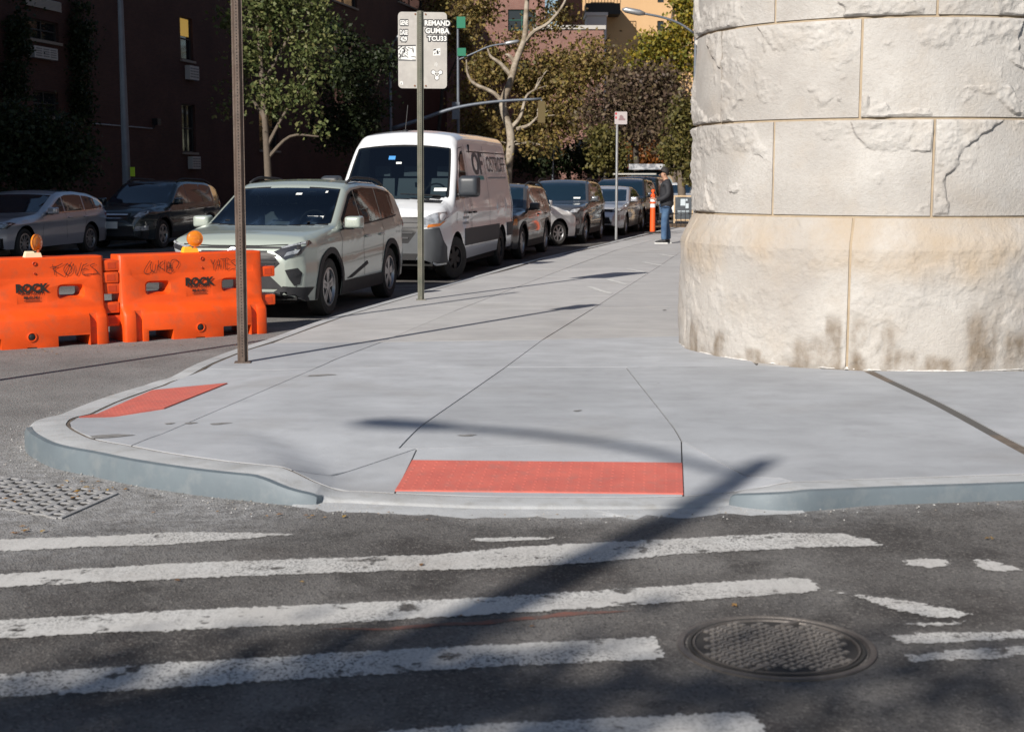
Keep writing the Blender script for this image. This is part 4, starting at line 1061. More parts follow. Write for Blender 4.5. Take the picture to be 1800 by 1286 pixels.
c.handles([-.12, -.78], .93, sage); c.mirror(.80, 1.14, sage, big=1.08); c.rails(.0, -1.55, clad, .018)
c.both('tail_lamp', [(-1.98, 1.10), (-2.2, 1.06), (-2.22, .96), (-2.0, 1.0)], lamp_red, off=.008)
c.patch('sticker', [(-.02 + .16, 1.50), (.06 + .16, 1.50), (.06 + .16, 1.475), (-.02 + .16, 1.475)], 'front', sticker, off=.008, step=.3)
for q in ([(.46, 1.185), (.60, 1.185), (.60, 1.215), (.46, 1.215)], [(.62, 1.185), (.67, 1.185), (.67, 1.215), (.62, 1.215)], [(.52, 1.50), (.55, 1.50), (.55, 1.525), (.52, 1.525)]): c.patch('sticker', q, 'front', sticker, off=.008, step=.3)
for y0, y1 in ((.55, .05), (-.1, -.6)): c.line('wiper', [(y0, 1.135), (y1, 1.15)], .014, seam, 'front', off=.02)

c.open_glass(CLEAR); c.cabin(.80, 1.08, [(-.05, (.38, -.38)), (-1.0, (.42, 0, -.42))])

# ---- white van
white = mat('paint_white', (0.72, 0.735, 0.75), 0.22, 0.0, coat=1.0)
van_prof = [(2.97, .75), (2.94, .95), (2.82, 1.10), (2.45, 1.22), (2.18, 1.29), (2.06, 1.36), (1.42, 2.20), (1.22, 2.34), (.8, 2.39), (-1, 2.40), (-2.6, 2.38), (-2.86, 2.30), (-2.94, 1.6), (-2.97, .6)]
van_plan = [(2.97, .68), (2.9, .80), (2.7, .91), (2.3, .975), (1.6, 1.0), (-2.6, 1.0), (-2.97, .95)]
VAN = dict(L=5.94, W=2.02, wb=3.66, fo=1.0, rw=.35, gap=.075, tw=.23, prof=van_prof, plan=van_plan, belt=[(3, 1.05), (2, 1.22), (-3, 1.22)], bot=[(2.97, .36), (2.8, .26), (1.3, .30), (-2.9, .34), (-2.97, .42)], tumble=.11, rad=.15, crown=.05, soft=6, spokes=6, ri=.2, rimm=alloy_dark, twin=0, spw=.09, steer=-.35)
c = Car('delivery_van', VAN, 'white cargo van with lettered side parked behind the sage green SUV', 'van', PARKED, (797, 490), HD, white); c.root.scale = (1.0, 1.06, 1.035); c.root.location.x -= .06
c.screen(1.33, 2.12, inset=.10, arch=.03)
for view in ('left', 'right'):
    c.patch('side_window', [(1.05, 1.30), (1.70, 1.30), (1.62, 1.50), (1.28, 2.02), (1.05, 2.04)], view, glass, off=.005)
    c.patch('quarter_window', [(1.76, 1.28), (1.98, 1.28), (1.72, 1.62)], view, lamp_dark, off=.005)
    c.patch('side_trim', [(-1.0 - .42, .52), (1.35 + .1, .52), (1.35 + .1, .80), (-1.42, .80)], view, mat('trim_grey', (0.06, 0.06, 0.064), .6, spec=.3), off=.012)
    c.patch('side_trim', [(-2.9, .55), (-2.18, .55), (-2.15, .80), (-2.9, .80)], view, MATS['trim_grey'], off=.012)
    for q in ([(1.02, 2.15), (.98, 1.6), (.98, .5)], [(1.02, 2.15), (1.35, 2.12), (2.0, 1.25), (1.95, .9)], [(.90, 2.2), (.88, .5)], [(-.60, 2.2), (-.60, .5)]): c.line('door_gap', q, .012, seam, view)
    c.line('body_rib', [(.7, 2.08), (-2.7, 2.08)], .02, MATS['trim_grey'], view)
trimg = MATS['trim_grey']
c.patch('bumper', [(-.92, .30), (.92, .30), (.93, .55), (.86, .86), (.60, .83), (.44, .62), (-.44, .62), (-.60, .83), (-.86, .86), (-.93, .55)], 'front', mat('bumper_grey', (0.085, 0.09, 0.098), .6, c2=(0.075, 0.08, 0.086), scale=5, spec=.3), off=.024, step=.035)
c.patch('bumper_slot', [(-.55, .36), (.55, .36), (.60, .46), (-.60, .46)], 'front', alloy_dark, off=.032, step=.04)
c.patch('grille', [(-.43, .61), (.43, .61), (.60, .82), (.62, .98), (.57, 1.02), (-.57, 1.02), (-.62, .98), (-.60, .82)], 'front', alloy_dark, off=.020, step=.04)
for k in range(4):
    z = .69 + k * .08; w = .40 + .18 * min(1, (z - .64) / .2)
    c.patch('grille_slat', [(-w, z), (w, z), (w, z + .026), (-w, z + .026)], 'front', trimg, off=.034, step=.08)
c.patch('badge', ell(0, .86, .10, .10), 'front', chrome, off=.044, step=.3)
c.fpair('headlight', [(.60, .98), (.62, .86), (.86, .89), (.95, 1.02), (.93, 1.10), (.80, 1.08)], lamp_clear, off=.014)
c.fpair('turn_signal', [(.72, .862), (.87, .885), (.93, .97), (.86, .93), (.74, .905)], lamp_amber, off=.020)
c.patch('bonnet_vent', [(.45, 1.245), (.80, 1.235), (.80, 1.275), (.45, 1.29)], 'front', alloy_dark, off=.008)
c.patch('bonnet_vent', [(-.45, 1.245), (-.80, 1.235), (-.80, 1.275), (-.45, 1.29)], 'front', alloy_dark, off=.008)
c.mirror(1.83, 1.50, mat('mirror_black', (0.035, 0.04, 0.048), .45), big=1.55, tall=1.5)
c.handles([1.12, .72], 1.06, alloy_dark)
for (a, b, d_, e, m_) in ((-.22, 1.93, .11, .06, sticker_blue), (-.08, 1.86, .09, .03, sticker), (.62, 1.42, .20, .05, sticker), (-.60, 1.42, .1, .04, sticker)):
    c.patch('sticker', [(a, b), (a + d_, b), (a + d_, b + e), (a, b + e)], 'front', m_, off=.009, step=.3)
for y0, y1 in ((.75, .1), (-.05, -.75)): c.line('wiper', [(y0, 1.34), (y1, 1.36)], .02, seam, 'front', off=.02)
b = MB(); b.lathe([(.05, 0), (.045, .025), (.012, .04)], 12, c=(.95, -.12, 2.41)); b.tube([(.95, -.12, 2.44), (.78, -.12, 2.86)], .006, 5); b.obj('antenna', alloy_dark, c.root)
ink = mat('van_lettering', (0.11, 0.10, 0.105), .6); ink_t = mat('van_logo_teal', (0.08, 0.26, 0.25), .6)
def van_text(t, size, x, z, m, sx=1.0, bold=.0):
    v, f = text_mesh(t, size, bold, sx); c.patch('lettering', None, 'left', m, off=.008, verts_faces=([(x - p[0], z + p[1]) for p in v], f), skirt=False)
van_text('OSTROFF', .40, -1.62, 1.86, ink, .98); van_text('OF', .52, -.02, 1.86, ink, 1.3, .012)
c.patch('logo_stripe', [(.42, 1.60), (-.40, 1.60), (-.35, 1.67), (.42, 1.67)], 'left', ink_t, off=.006)
ink_g = mat('van_small_print', (0.30, 0.30, 0.30), .6)
for (x0, x1, z, hh) in ((-.75, -2.4, 1.62, .03), (1.62, 1.12, .975 + .10, .0), ): 
    for k in range(14):
        if hh: c.patch('small_print', [(x0 + (x1 - x0) * k / 14, z), (x0 + (x1 - x0) * (k + .7) / 14, z), (x0 + (x1 - x0) * (k + .7) / 14, z + hh), (x0 + (x1 - x0) * k / 14, z + hh)], 'left', ink_g, off=.007, step=.3, skirt=False)
for z in (1.05, .96, .87):
    for k in range(7):
        x0 = 1.55 - k * .062; c.patch('small_print', [(x0, z), (x0 - .044, z), (x0 - .044, z + .045), (x0, z + .045)], 'left', ink_g, off=.007, step=.3, skirt=False)

c.open_glass(CLEAR); c.cabin(1.72, 1.34, [(.95, (.52, -.05, -.55))], floor=.92, wheel_y=.5)
MB().box((.52, 0, 1.45), (.04, 1.72, 1.5)).obj('bulkhead', under, c.root)

# ---- generic dressing for the other cars
def dress(c, sp, cuts, z_ws, z_rw, grille, head, lower, doors, handles, mir, plate=None, clad_low=False, rails=None, fog=None, chrome_grille=False, rear_lamp=None, trim=None):
    c.screen(*z_ws, inset=.085); c.windows(cuts, lo=.03, hi=.075); c.screen(*z_rw, view='rear', inset=.13, name='rear_window')
    if grille:
        c.patch('grille', grille, 'front', alloy_dark, off=.008)
        ys = max(p[0] for p in grille); z0 = min(p[1] for p in grille); z1 = max(p[1] for p in grille)
        for k in range(3):
            z = z0 + (z1 - z0) * (k + .7) / 3.8
            c.patch('grille_slat', [(-ys * .85, z), (ys * .85, z), (ys * .85, z + .018), (-ys * .85, z + .018)], 'front', chrome if chrome_grille else clad, off=.015, step=.25)
    c.fpair('headlight', head, lamp_dark, off=.008)
    hc = (sum(p[0] for p in head) / len(head), sum(p[1] for p in head) / len(head))
    c.fpair('headlight_lens', [(hc[0] + (p[0] - hc[0]) * .68, hc[1] + (p[1] - hc[1]) * .62) for p in head], lamp_clear, off=.013)
    if lower: c.patch('lower_intake', lower, 'front', alloy_dark, off=.008)
    if clad_low: c.arches(clad, .055); c.sill(clad, .24, .38); c.patch('bumper_skirt', [(-.78, .27), (.78, .27), (.80, .40), (-.80, .40)], 'front', clad, off=.010)
    c.doors(doors, .4); c.handles(handles[0], handles[1], c.paint); c.mirror(mir[0], mir[1], mir[2])
    if plate: c.patch('licence_plate', [(-.16, plate[0]), (.16, plate[0]), (.16, plate[0] + .15), (-.16, plate[0] + .15)], 'front', plate[1], off=.022, step=.4)
    if rails: c.rails(*rails)
    if fog: c.fpair('fog_lamp', fog, lamp_clear, off=.014)
    if rear_lamp: c.both('tail_lamp', rear_lamp, lamp_red, off=.008)
    if trim:
        for v_ in ('left', 'right'): c.line('window_trim', trim, .02, chrome, v_, off=.009)
def wagon_spec(L, W, H, wb, fo, rw, hood=.98, sc=1.0, rear=.30, **k):
    h = L / 2; ro = H - .055
    prof = [(h, .58), (h - .03, .72), (h - .14, hood - .14), (h - .40, hood - .05), (h - 1.28, hood + .02), (h - 1.38, hood + .05), (h - 2.12, ro - .06), (h - 2.35, ro - .01), (h - 2.8, ro), (-h + 1.0, ro - .03), (-h + .45, ro - .11), (-h + rear, ro - .18), (-h + .08, hood + .02), (-h + .03, hood - .1), (-h, .55)]
    plan = [(h, .56), (h - .06, .68), (h - .2, .78), (h - .45, W / 2 - .03), (h - .9, W / 2), (-h + .8, W / 2), (-h + .3, W / 2 - .05), (-h + .06, W / 2 - .13), (-h, W / 2 - .2)]
    d = dict(L=L, W=W, wb=wb, fo=fo, rw=rw, prof=prof, plan=plan, belt=[(h, hood - .10), (h - 1.3, hood - .03), (-h, hood + .06)], bot=[(h, .32), (h - .2, .23), (-h + .2, .25), (-h, .36)], tumble=.29, rad=.09, crown=.03, soft=4)
    d.update(k); return d
def wagon_cuts(L): h = L / 2; return [h - 1.42, h - 2.42, h - 3.32, -h + .28]
def std_doors(L, hood): h = L / 2; return [[(h - 1.42, hood), (h - 1.45, .7), (h - 1.38, .42)], [(h - 2.42, hood + .02), (h - 2.44, .4)], [(h - 3.30, hood + .03), (h - 3.34, .75), (h - 3.2, .5)]]

# silver wagon across the street
silv = paintm('paint_silver', (0.48, 0.49, 0.53), 0.5, 0.28)
sp = wagon_spec(4.62, 1.81, 1.44, 2.81, .78, .325, .90, spokes=10, twin=0, spw=.03, rear=.22)
sp['prof'] = [(2.31, .55), (2.28, .66), (2.16, .78), (1.8, .86), (.98, .93), (.86, .96), (.05, 1.33), (-.2, 1.385), (-.8, 1.395), (-1.4, 1.345), (-1.85, 1.25), (-2.02, 1.16), (-2.2, .95), (-2.28, .85), (-2.31, .5)]
c = Car('parked_car', sp, 'silver estate car parked across the street at the left edge', 'car', PARKED, (42, 456), HD, silv)
dress(c, sp, [.84, -.14, -1.02, -2.0], (.97, 1.31), (1.0, 1.22), [(-.12, .58), (-.36, .60), (-.36, .72), (-.1, .72), (.1, .72), (.36, .72), (.36, .60), (.12, .58)], [(.46, .62), (.78, .66), (.86, .76), (.80, .78), (.48, .72)], [(-.6, .33), (.6, .33), (.66, .44), (-.66, .44)], [[(.86, .93), (.83, .7), (.9, .4)], [(-.14, .95), (-.16, .38)], [(-1.0, .97), (-1.06, .75), (-.95, .5)]], ([-.3, -1.0], .83), (.62, .99, silv), rear_lamp=[(-1.98, .90), (-2.24, .88), (-2.26, .80), (-2.05, .82)], trim=[(.86, .915), (-.2, .945), (-1.2, .965), (-2.05, 1.0)])

# dark green wagon
dgreen = paintm('paint_dark_green', (0.030, 0.042, 0.046), 0.4, 0.25)
sp = wagon_spec(4.78, 1.82, 1.665, 2.74, .98, .345, 1.02, spokes=5)
c = Car('parked_car', sp, 'dark green estate car with roof rails parked behind the silver one', 'car', PARKED, (285, 436), HD, dgreen)
dress(c, sp, wagon_cuts(4.78), (1.09, 1.53), (1.1, 1.45), [(-.42, .70), (.42, .70), (.46, .86), (-.46, .86)], [(.47, .72), (.70, .74), (.86, .86), (.86, .96), (.62, .88)], [(-.55, .40), (.55, .40), (.55, .56), (-.55, .56)], std_doors(4.78, 1.0), ([-.2, -1.1], .92), (.85, 1.12, dgreen), plate=(.50, plate_w), clad_low=True, rails=(.15, -1.9, clad, .02), fog=[(.56, .44), (.80, .46), (.80, .56), (.60, .55)], chrome_grille=True, rear_lamp=[(-2.0, 1.08), (-2.3, 1.06), (-2.32, .92), (-2.1, .95)])
# dark car behind it
dark = paintm('paint_near_black', (0.02, 0.022, 0.027), 0.4, 0.25)
sp = wagon_spec(4.7, 1.84, 1.66, 2.7, .95, .35, 1.04, spokes=5)
c = Car('parked_car', sp, 'near-black SUV in shade half hidden behind the sage green SUV', 'car', PARKED, SP(22.3, -9.9), HD, dark, detail=0)
dress(c, sp, wagon_cuts(4.7), (1.11, 1.53), (1.1, 1.45), [(-.42, .70), (.42, .70), (.46, .86), (-.46, .86)], [(.5, .78), (.76, .80), (.86, .92), (.62, .90)], None, std_doors(4.7, 1.0), ([-.2, -1.1], .92), (.82, 1.14, dark), plate=(.46, plate_w))

# brown-grey wagon behind the van
taupe = paintm('paint_taupe', (0.11, 0.105, 0.10), 0.5, 0.28)
sp = wagon_spec(4.82, 1.86, 1.60, 2.81, .93, .34, 1.0, spokes=6)
c = Car('parked_car', sp, 'grey-brown wagon with dark cladding parked right behind the white van', 'car', PARKED, (914, 455), HD, taupe)
dress(c, sp, wagon_cuts(4.82), (1.07, 1.47), (1.08, 1.40), [(-.35, .66), (.35, .66), (.40, .84), (-.40, .84)], [(.50, .74), (.74, .74), (.86, .88), (.62, .88)], [(-.6, .38), (.6, .38), (.6, .5), (-.6, .5)], std_doors(4.82, .98), ([-.2, -1.1], .9), (.87, 1.09, mat('mirror_black2', (.03, .03, .033), .4)), clad_low=True, rails=(.1, -1.95, clad, .02))
c.both('side_marker', [(2.0, .72), (2.14, .72), (2.12, .84), (2.02, .86)], lamp_amber, off=.008)
# white hatchback nosing in at an angle
sp = wagon_spec(4.48, 1.76, 1.49, 2.7, .93, .315, .93, spokes=7, twin=0, spw=.045)
sp['prof'] = [(2.24, .52), (2.2, .66), (2.08, .76), (1.7, .87), (1.15, 1.0), (1.0, 1.06), (.1, 1.40), (-.3, 1.445), (-.9, 1.40), (-1.7, 1.22), (-2.1, 1.05), (-2.2, .9), (-2.24, .5)]
c = Car('parked_car', sp, 'white hatchback angled towards the kerb behind the grey-brown wagon', 'car', PARKED, (979, 432), R(48), mat('paint_white2', (0.80, 0.80, 0.79), .25, coat=1), side_px=-1, detail=0)
dress(c, sp, [.98, -.05, -.95, -1.7], (1.04, 1.36), (1.05, 1.25), [(-.35, .45), (.35, .45), (.4, .55), (-.4, .55)], [(.46, .68), (.72, .66), (.82, .80), (.70, .82)], None, std_doors(4.48, .96), ([-.2, -1.1], .85), (.72, 1.07, MATS['paint_white2']))
# dark grey SUV
dgrey = paintm('paint_dark_grey', (0.10, 0.105, 0.115), 0.5, 0.26)
sp = wagon_spec(4.6, 1.82, 1.66, 2.66, .92, .345, 1.03, spokes=5)
c = Car('parked_car', sp, 'dark grey SUV with roof rails parked behind the white hatchback', 'car', PARKED, (1026, 427), HD - R(1), dgrey, detail=0)
dress(c, sp, wagon_cuts(4.6), (1.10, 1.53), (1.1, 1.45), [(-.45, .68), (.45, .68), (.5, .84), (-.5, .84)], [(.50, .78), (.78, .78), (.87, .94), (.62, .90)], [(-.6, .40), (.6, .40), (.6, .56), (-.6, .56)], std_doors(4.6, 1.01), ([-.2, -1.05], .92), (.80, 1.13, dgrey), clad_low=True, rails=(.05, -1.8, clad, .018), fog=[(.60, .50), (.78, .50), (.78, .60), (.62, .60)])
c.patch('sticker', [(.44, 1.13), (.62, 1.13), (.62, 1.17), (.44, 1.17)], 'front', sticker, off=.009, step=.3)
# silver sedan with yellow plate
sp = wagon_spec(4.57, 1.76, 1.46, 2.63, .95, .315, .95, spokes=7)
sp['prof'] = [(2.28, .52), (2.25, .66), (2.12, .80), (1.8, .88), (1.0, .95), (.86, 1.0), (.05, 1.355), (-.2, 1.40), (-.7, 1.40), (-1.1, 1.34), (-1.65, 1.06), (-1.8, 1.03), (-2.15, 1.01), (-2.25, .9), (-2.28, .5)]
c = Car('parked_car', sp, 'silver sedan with a yellow licence plate parked near the thin sign post', 'car', PARKED, (1097, 413), HD - R(2), silv, detail=0)
dress(c, sp, [.84, -.16, -1.02, -1.5], (.99, 1.32), (1.05, 1.30), [(-.55, .70), (.55, .70), (.58, .77), (-.58, .77)], [(.50, .68), (.80, .72), (.86, .80), (.62, .80)], [(-.55, .36), (.55, .36), (.48, .54), (-.48, .54)], std_doors(4.57, .96), ([-.25, -1.1], .86), (.72, 1.04, silv), plate=(.52, plate_y), fog=[(.66, .44), (.76, .44), (.78, .60), (.70, .60)])
# blue-black SUV and black SUV further up
bblack = paintm('paint_blue_black', (0.028, 0.034, 0.045), 0.4, 0.25)
sp = wagon_spec(4.75, 1.88, 1.68, 2.8, .92, .36, 1.04, spokes=5)
c = Car('parked_car', sp, 'blue-black SUV parked behind the silver sedan', 'car', PARKED, (1127, 406), HD - R(2), bblack, detail=0)
dress(c, sp, wagon_cuts(4.75), (1.11, 1.55), (1.1, 1.45), [(-.45, .68), (.45, .68), (.5, .84), (-.5, .84)], [(.50, .78), (.78, .78), (.87, .94), (.62, .90)], None, std_doors(4.75, 1.0), ([-.2, -1.1], .92), (.84, 1.14, bblack), rails=(.1, -1.85, clad, .018))
sp = wagon_spec(4.75, 1.95, 1.75, 2.8, .9, .37, 1.08, spokes=5)
c = Car('parked_car', sp, 'black SUV with a pale roof bar parked beside the orange bollard post', 'car', PARKED, (1150, 400), HD - R(3), dark, detail=0)
dress(c, sp, wagon_cuts(4.75), (1.14, 1.62), (1.1, 1.5), [(-.45, .72), (.45, .72), (.5, .9), (-.5, .9)], [(.50, .84), (.78, .84), (.87, .98), (.62, .95)], None, std_doors(4.75, 1.0), ([-.2, -1.1], .95), (.84, 1.2, dark))
MB().box((.3, 0, 1.80), (.10, 1.5, .05)).obj('roof_bar', mat('pale_bar', (.34, .33, .30), .5), c.root)
# white car at the far right beyond the tree
sp = wagon_spec(4.7, 1.85, 1.50, 2.75, .92, .33, 1.0)
c = Car('parked_car', sp, 'white car half hidden behind the tree trunk right of the standing person', 'car', PARKED, Vector((7.45, 57.0, 0)), HD, MATS['paint_white2'], detail=0)
dress(c, sp, wagon_cuts(4.7), (1.06, 1.40), (1.05, 1.3), [(-.45, .60), (.45, .60), (.5, .74), (-.5, .74)], [(.50, .70), (.78, .70), (.87, .86), (.62, .84)], None, std_doors(4.7, 1.0), ([-.2, -1.1], .85), (.82, 1.08, MATS['paint_white2']))

# ================================================================ sign posts
rust = mat('rusty_post', (0.080, 0.054, 0.042), 0.6, 0.3, c2=(0.14, 0.105, 0.085), scale=7, bump=.25, bscale=60, c3=(0.045, 0.032, 0.027), scale3=14, amt3=.7)
greenpost = mat('green_post', (0.105, 0.115, 0.088), 0.6, 0.3, c2=(0.20, 0.185, 0.15), scale=6, bump=.2, bscale=60, c3=(0.05, 0.055, 0.045), scale3=12, amt3=.5)
hole_m = mat('post_hole', (0.008, 0.008, 0.008), .9)
galv = mat('galvanised', (0.42, 0.43, 0.44), 0.45, 0.7, c2=(0.34, 0.35, 0.36), scale=8)
sign_back = mat('sign_back_aluminium', (0.45, 0.43, 0.40), 0.5, 0.2, c2=(0.38, 0.36, 0.34), scale=4, c3=(0.52, 0.50, 0.47), scale3=9, amt3=.5)
def u_post(name, base, H, w, m, label, lean=0.0, group=None):
    root = empty(name, tuple(base), R(4), label=label, cat='sign post', group=group)
    root.rotation_euler = (0, lean, R(4))
    # hat-shaped channel seen from its web side
    pr = [(-w / 2, .004), (-w / 2 + .012, .004), (-w * .20, -.026), (w * .20, -.026), (w / 2 - .012, .004), (w / 2, .004), (w / 2, .008), (w / 2 - .014, .008), (w * .17, -.021), (-w * .17, -.021), (-w / 2 + .014, .008), (-w / 2, .008)]
    b = MB(); n = len(pr); b.v = [(x, y, z) for z in (-.05, H) for x, y in pr]
    b.f = [(i, (i + 1) % n, n + (i + 1) % n, n + i) for i in range(n)] + [tuple(reversed(range(n))), tuple(range(n, 2 * n))]; b.mi = [0] * len(b.f)
    b.obj('channel', m, root)
    h = MB()
    z = .06
    while z < H - .03:
        h.lathe([(.0055, -.0266), (.001, -.0266)], 8, c=(0, 0, z), axis='y'); z += .0254
    h.obj('punched_holes', hole_m, root, kind='stuff')
    MB().box((0, -.005, .004), (w * 1.5, .09, .012)).obj('collar', m, root)
    return root
def rrect(w, h, r, n=5):
    out = []
    for cx, cy, a0 in ((w / 2 - r, h / 2 - r, 0), (-w / 2 + r, h / 2 - r, 90), (-w / 2 + r, -h / 2 + r, 180), (w / 2 - r, -h / 2 + r, 270)):
        out += [(cx + r * math.cos(R(a0 + 90 * k / n)), cy + r * math.sin(R(a0 + 90 * k / n))) for k in range(n + 1)]
    return out
def plate_xz(name, w, h, r, th, m, parent, c):
    q = rrect(w, h, r); n = len(q)
    v = [(c[0] + x, c[1] - th / 2, c[2] + z) for x, z in q] + [(c[0] + x, c[1] + th / 2, c[2] + z) for x, z in q]
    f = [tuple(range(n)), tuple(reversed(range(n, 2 * n)))] + [((i + 1) % n, i, n + i, n + (i + 1) % n) for i in range(n)]
    return link(name, mesh(name, v, f), m, parent)
pb1 = GH(427, 637)
p1 = u_post('sign_post', pb1, 3.85, .090, rust, 'rusty brown perforated steel post at the left kerb, its sign above the picture', lean=R(.35))
plate_xz('sign_plate', .31, .46, .03, .003, sign_back, p1, (0, .012, 3.55))
pb2 = GH(740, 527)
p2 = u_post('sign_post', pb2, 3.64, .082, greenpost, 'perforated green-grey post carrying a stickered sign seen from behind', lean=R(.3))
sw_, sh_ = .615, .945; scx = .03; scz = 3.155
sp2 = plate_xz('sign_plate', sw_, sh_, .05, .004, sign_back, p2, (scx, .012, scz))
white_st = mat('white_sticker', (0.68, 0.68, 0.66), .6); black_st = mat('black_sticker', (0.03, 0.03, 0.035), .6)
def st_poly(name, pts, m, y, parent=sp2):
    b = bmesh.new(); f = b.faces.new([b.verts.new((p[0], y, p[1])) for p in pts]); f.normal_update()
    if f.normal.y > 0: f.normal_flip()
    bmesh.ops.triangulate(b, faces=b.faces[:]); return link(name, bm_to_mesh(b, name), m, parent)
def st_text(t, size, x, z, m, y, bold=0, sx=1.0, parent=sp2, name='lettering', rot=0):
    v, f = text_mesh(t, size, bold, sx); ca, sa = math.cos(rot), math.sin(rot)
    return link(name, mesh(name, [(x + a * ca - b * sa, y, z + a * sa + b * ca) for a, b in v], f), m, parent)
YS = .012 - .002
for (t, z, s_, x, sx) in (('REMAND', 3.49, .088, .215, .90), ('GUMBA', 3.395, .088, .215, .98), ('TCU33', 3.30, .082, .215, .98), ('GENE', 3.49, .082, -.205, .50), ('DASE', 3.37, .082, -.205, .50), ('429', 3.29, .082, -.205, .66)):
    st_text(t, s_, x, z, black_st, YS - .0015, bold=.016, sx=sx); st_text(t, s_, x, z, white_st, YS - .003, bold=.0035, sx=sx)
st_poly('sticker', [(-.275, 3.205), (-.055, 3.215), (-.055, 3.05), (-.11, 3.035), (-.27, 3.045), (-.276, 3.09)], white_st, YS - .0012)
rs = random.Random(4)
for k in range(34):
    x, z = rs.uniform(-.262, -.075), rs.uniform(3.065, 3.195); a = rs.uniform(0, 6.3); l = rs.uniform(.012, .03)
    d = Vector((math.cos(a), math.sin(a))); n_ = Vector((-d.y, d.x)) * rs.uniform(.002, .005)
    st_poly('sticker_scrawl', [(x + d.x * l + n_.x, z + d.y * l + n_.y), (x - d.x * l + n_.x, z - d.y * l + n_.y), (x - d.x * l - n_.x, z - d.y * l - n_.y), (x + d.x * l - n_.x, z + d.y * l - n_.y)], black_st, YS - .0025)
st_poly('sticker', [(-.275, 3.213), (-.055, 3.222), (-.055, 3.208), (-.275, 3.198)], black_st, YS - .0022)
st_poly('sticker', [(-.275, 3.045), (-.055, 3.035), (-.055, 3.02), (-.275, 3.022)], mat('sticker_grey', (.12, .12, .12), .6), YS - .001)
st_poly('sticker', [(.165, 3.09), (.255, 3.095), (.255, 3.185), (.165, 3.175)], white_st, YS - .0012)
for q in ([(.165, 3.15), (.20, 3.16), (.205, 3.175), (.17, 3.172)], [(.21, 3.11), (.235, 3.115), (.225, 3.16), (.205, 3.15)], [(.235, 3.13), (.25, 3.14), (.245, 3.155)], [(.175, 3.105), (.19, 3.11), (.195, 3.13), (.18, 3.125)]): st_poly('sticker_scrawl', q, black_st, YS - .0024)
def disc(x, z, r, m, y, name='sticker', n=18): st_poly(name, [(x + r * math.cos(2 * math.pi * k / n), z + r * math.sin(2 * math.pi * k / n)) for k in range(n)], m, y)
tri = [(.165, 2.885), (.255, 2.885), (.21, 2.815)]
for r_, m_, y_ in ((.031, black_st, .0012), (.024, white_st, .0026)):
    for x, z in tri: disc(x, z, r_, m_, YS - y_)
for a, b in ((0, 1), (1, 2), (0, 2)):
    A, B = Vector(tri[a]), Vector(tri[b]); n_ = (B - A).normalized(); n_ = Vector((-n_.y, n_.x))
    for w_, m_, y_ in ((.013, black_st, .0010), (.006, white_st, .0030)): st_poly('sticker', [A + n_ * w_, B + n_ * w_, B - n_ * w_, A - n_ * w_], m_, YS - y_)
st_poly('sticker', [(-.262, 2.735), (-.215, 2.725), (-.225, 2.77), (-.255, 2.765)], white_st, YS - .0012); st_poly('sticker_scrawl', [(-.25, 2.74), (-.232, 2.736), (-.24, 2.757)], black_st, YS - .0024)
for (u_, v_) in ((.18, 2.985), (.195, 2.99), (.205, 2.975)):
    st_poly('sticker_scrawl', [(u_, v_ - .02), (u_ + .006, v_ - .018), (u_ + .014, v_ + .02), (u_ + .008, v_ + .02)], white_st, YS - .0012)
rivm = mat('rust_bolt', (0.20, 0.09, 0.05), .8)
for (x, z) in ((-.06, 3.60), (.07, 3.60), (-.07, 2.715), (.07, 2.715)):
    MB().lathe([(.012, 0), (.010, -.008), (.001, -.009)], 10, c=(x, YS, z), axis='y').obj('bolt', rivm, sp2)
# thin parking-sign post further up
pb3 = GH(1083, 418)
p3 = empty('sign_post', tuple(pb3), label='thin grey post with a small white parking sign near the silver sedan', cat='sign post')
MB().tube([(0, 0, -.05), (0, 0, 3.22)], .036, 10).obj('pole', galv, p3, 40)
psx = .12
pp = plate_xz('sign_plate', .32, .32, .02, .004, mat('parking_sign_white', (.40, .36, .36), .5), p3, (psx - .03, -.042, 3.06))
redp = mat('parking_red', (.42, .05, .06), .5)
for k in range(2): 
    q = [(-.035 + .025 * math.cos(a), 3.17 - k * .1 + .035 * math.sin(a)) for a in [i * math.pi / 6 for i in range(12)]]; st_poly('sign_mark', q, redp, -.046, pp)
st_poly('sign_mark', [(.03, 3.0), (.2, 3.0), (.2, 3.04), (.16, 3.06), (.15, 3.1), (.10, 3.14), (.06, 3.12), (.05, 3.05), (.03, 3.04)], mat('sign_mark_grey', (.22, .14, .15), .6), -.046, pp)

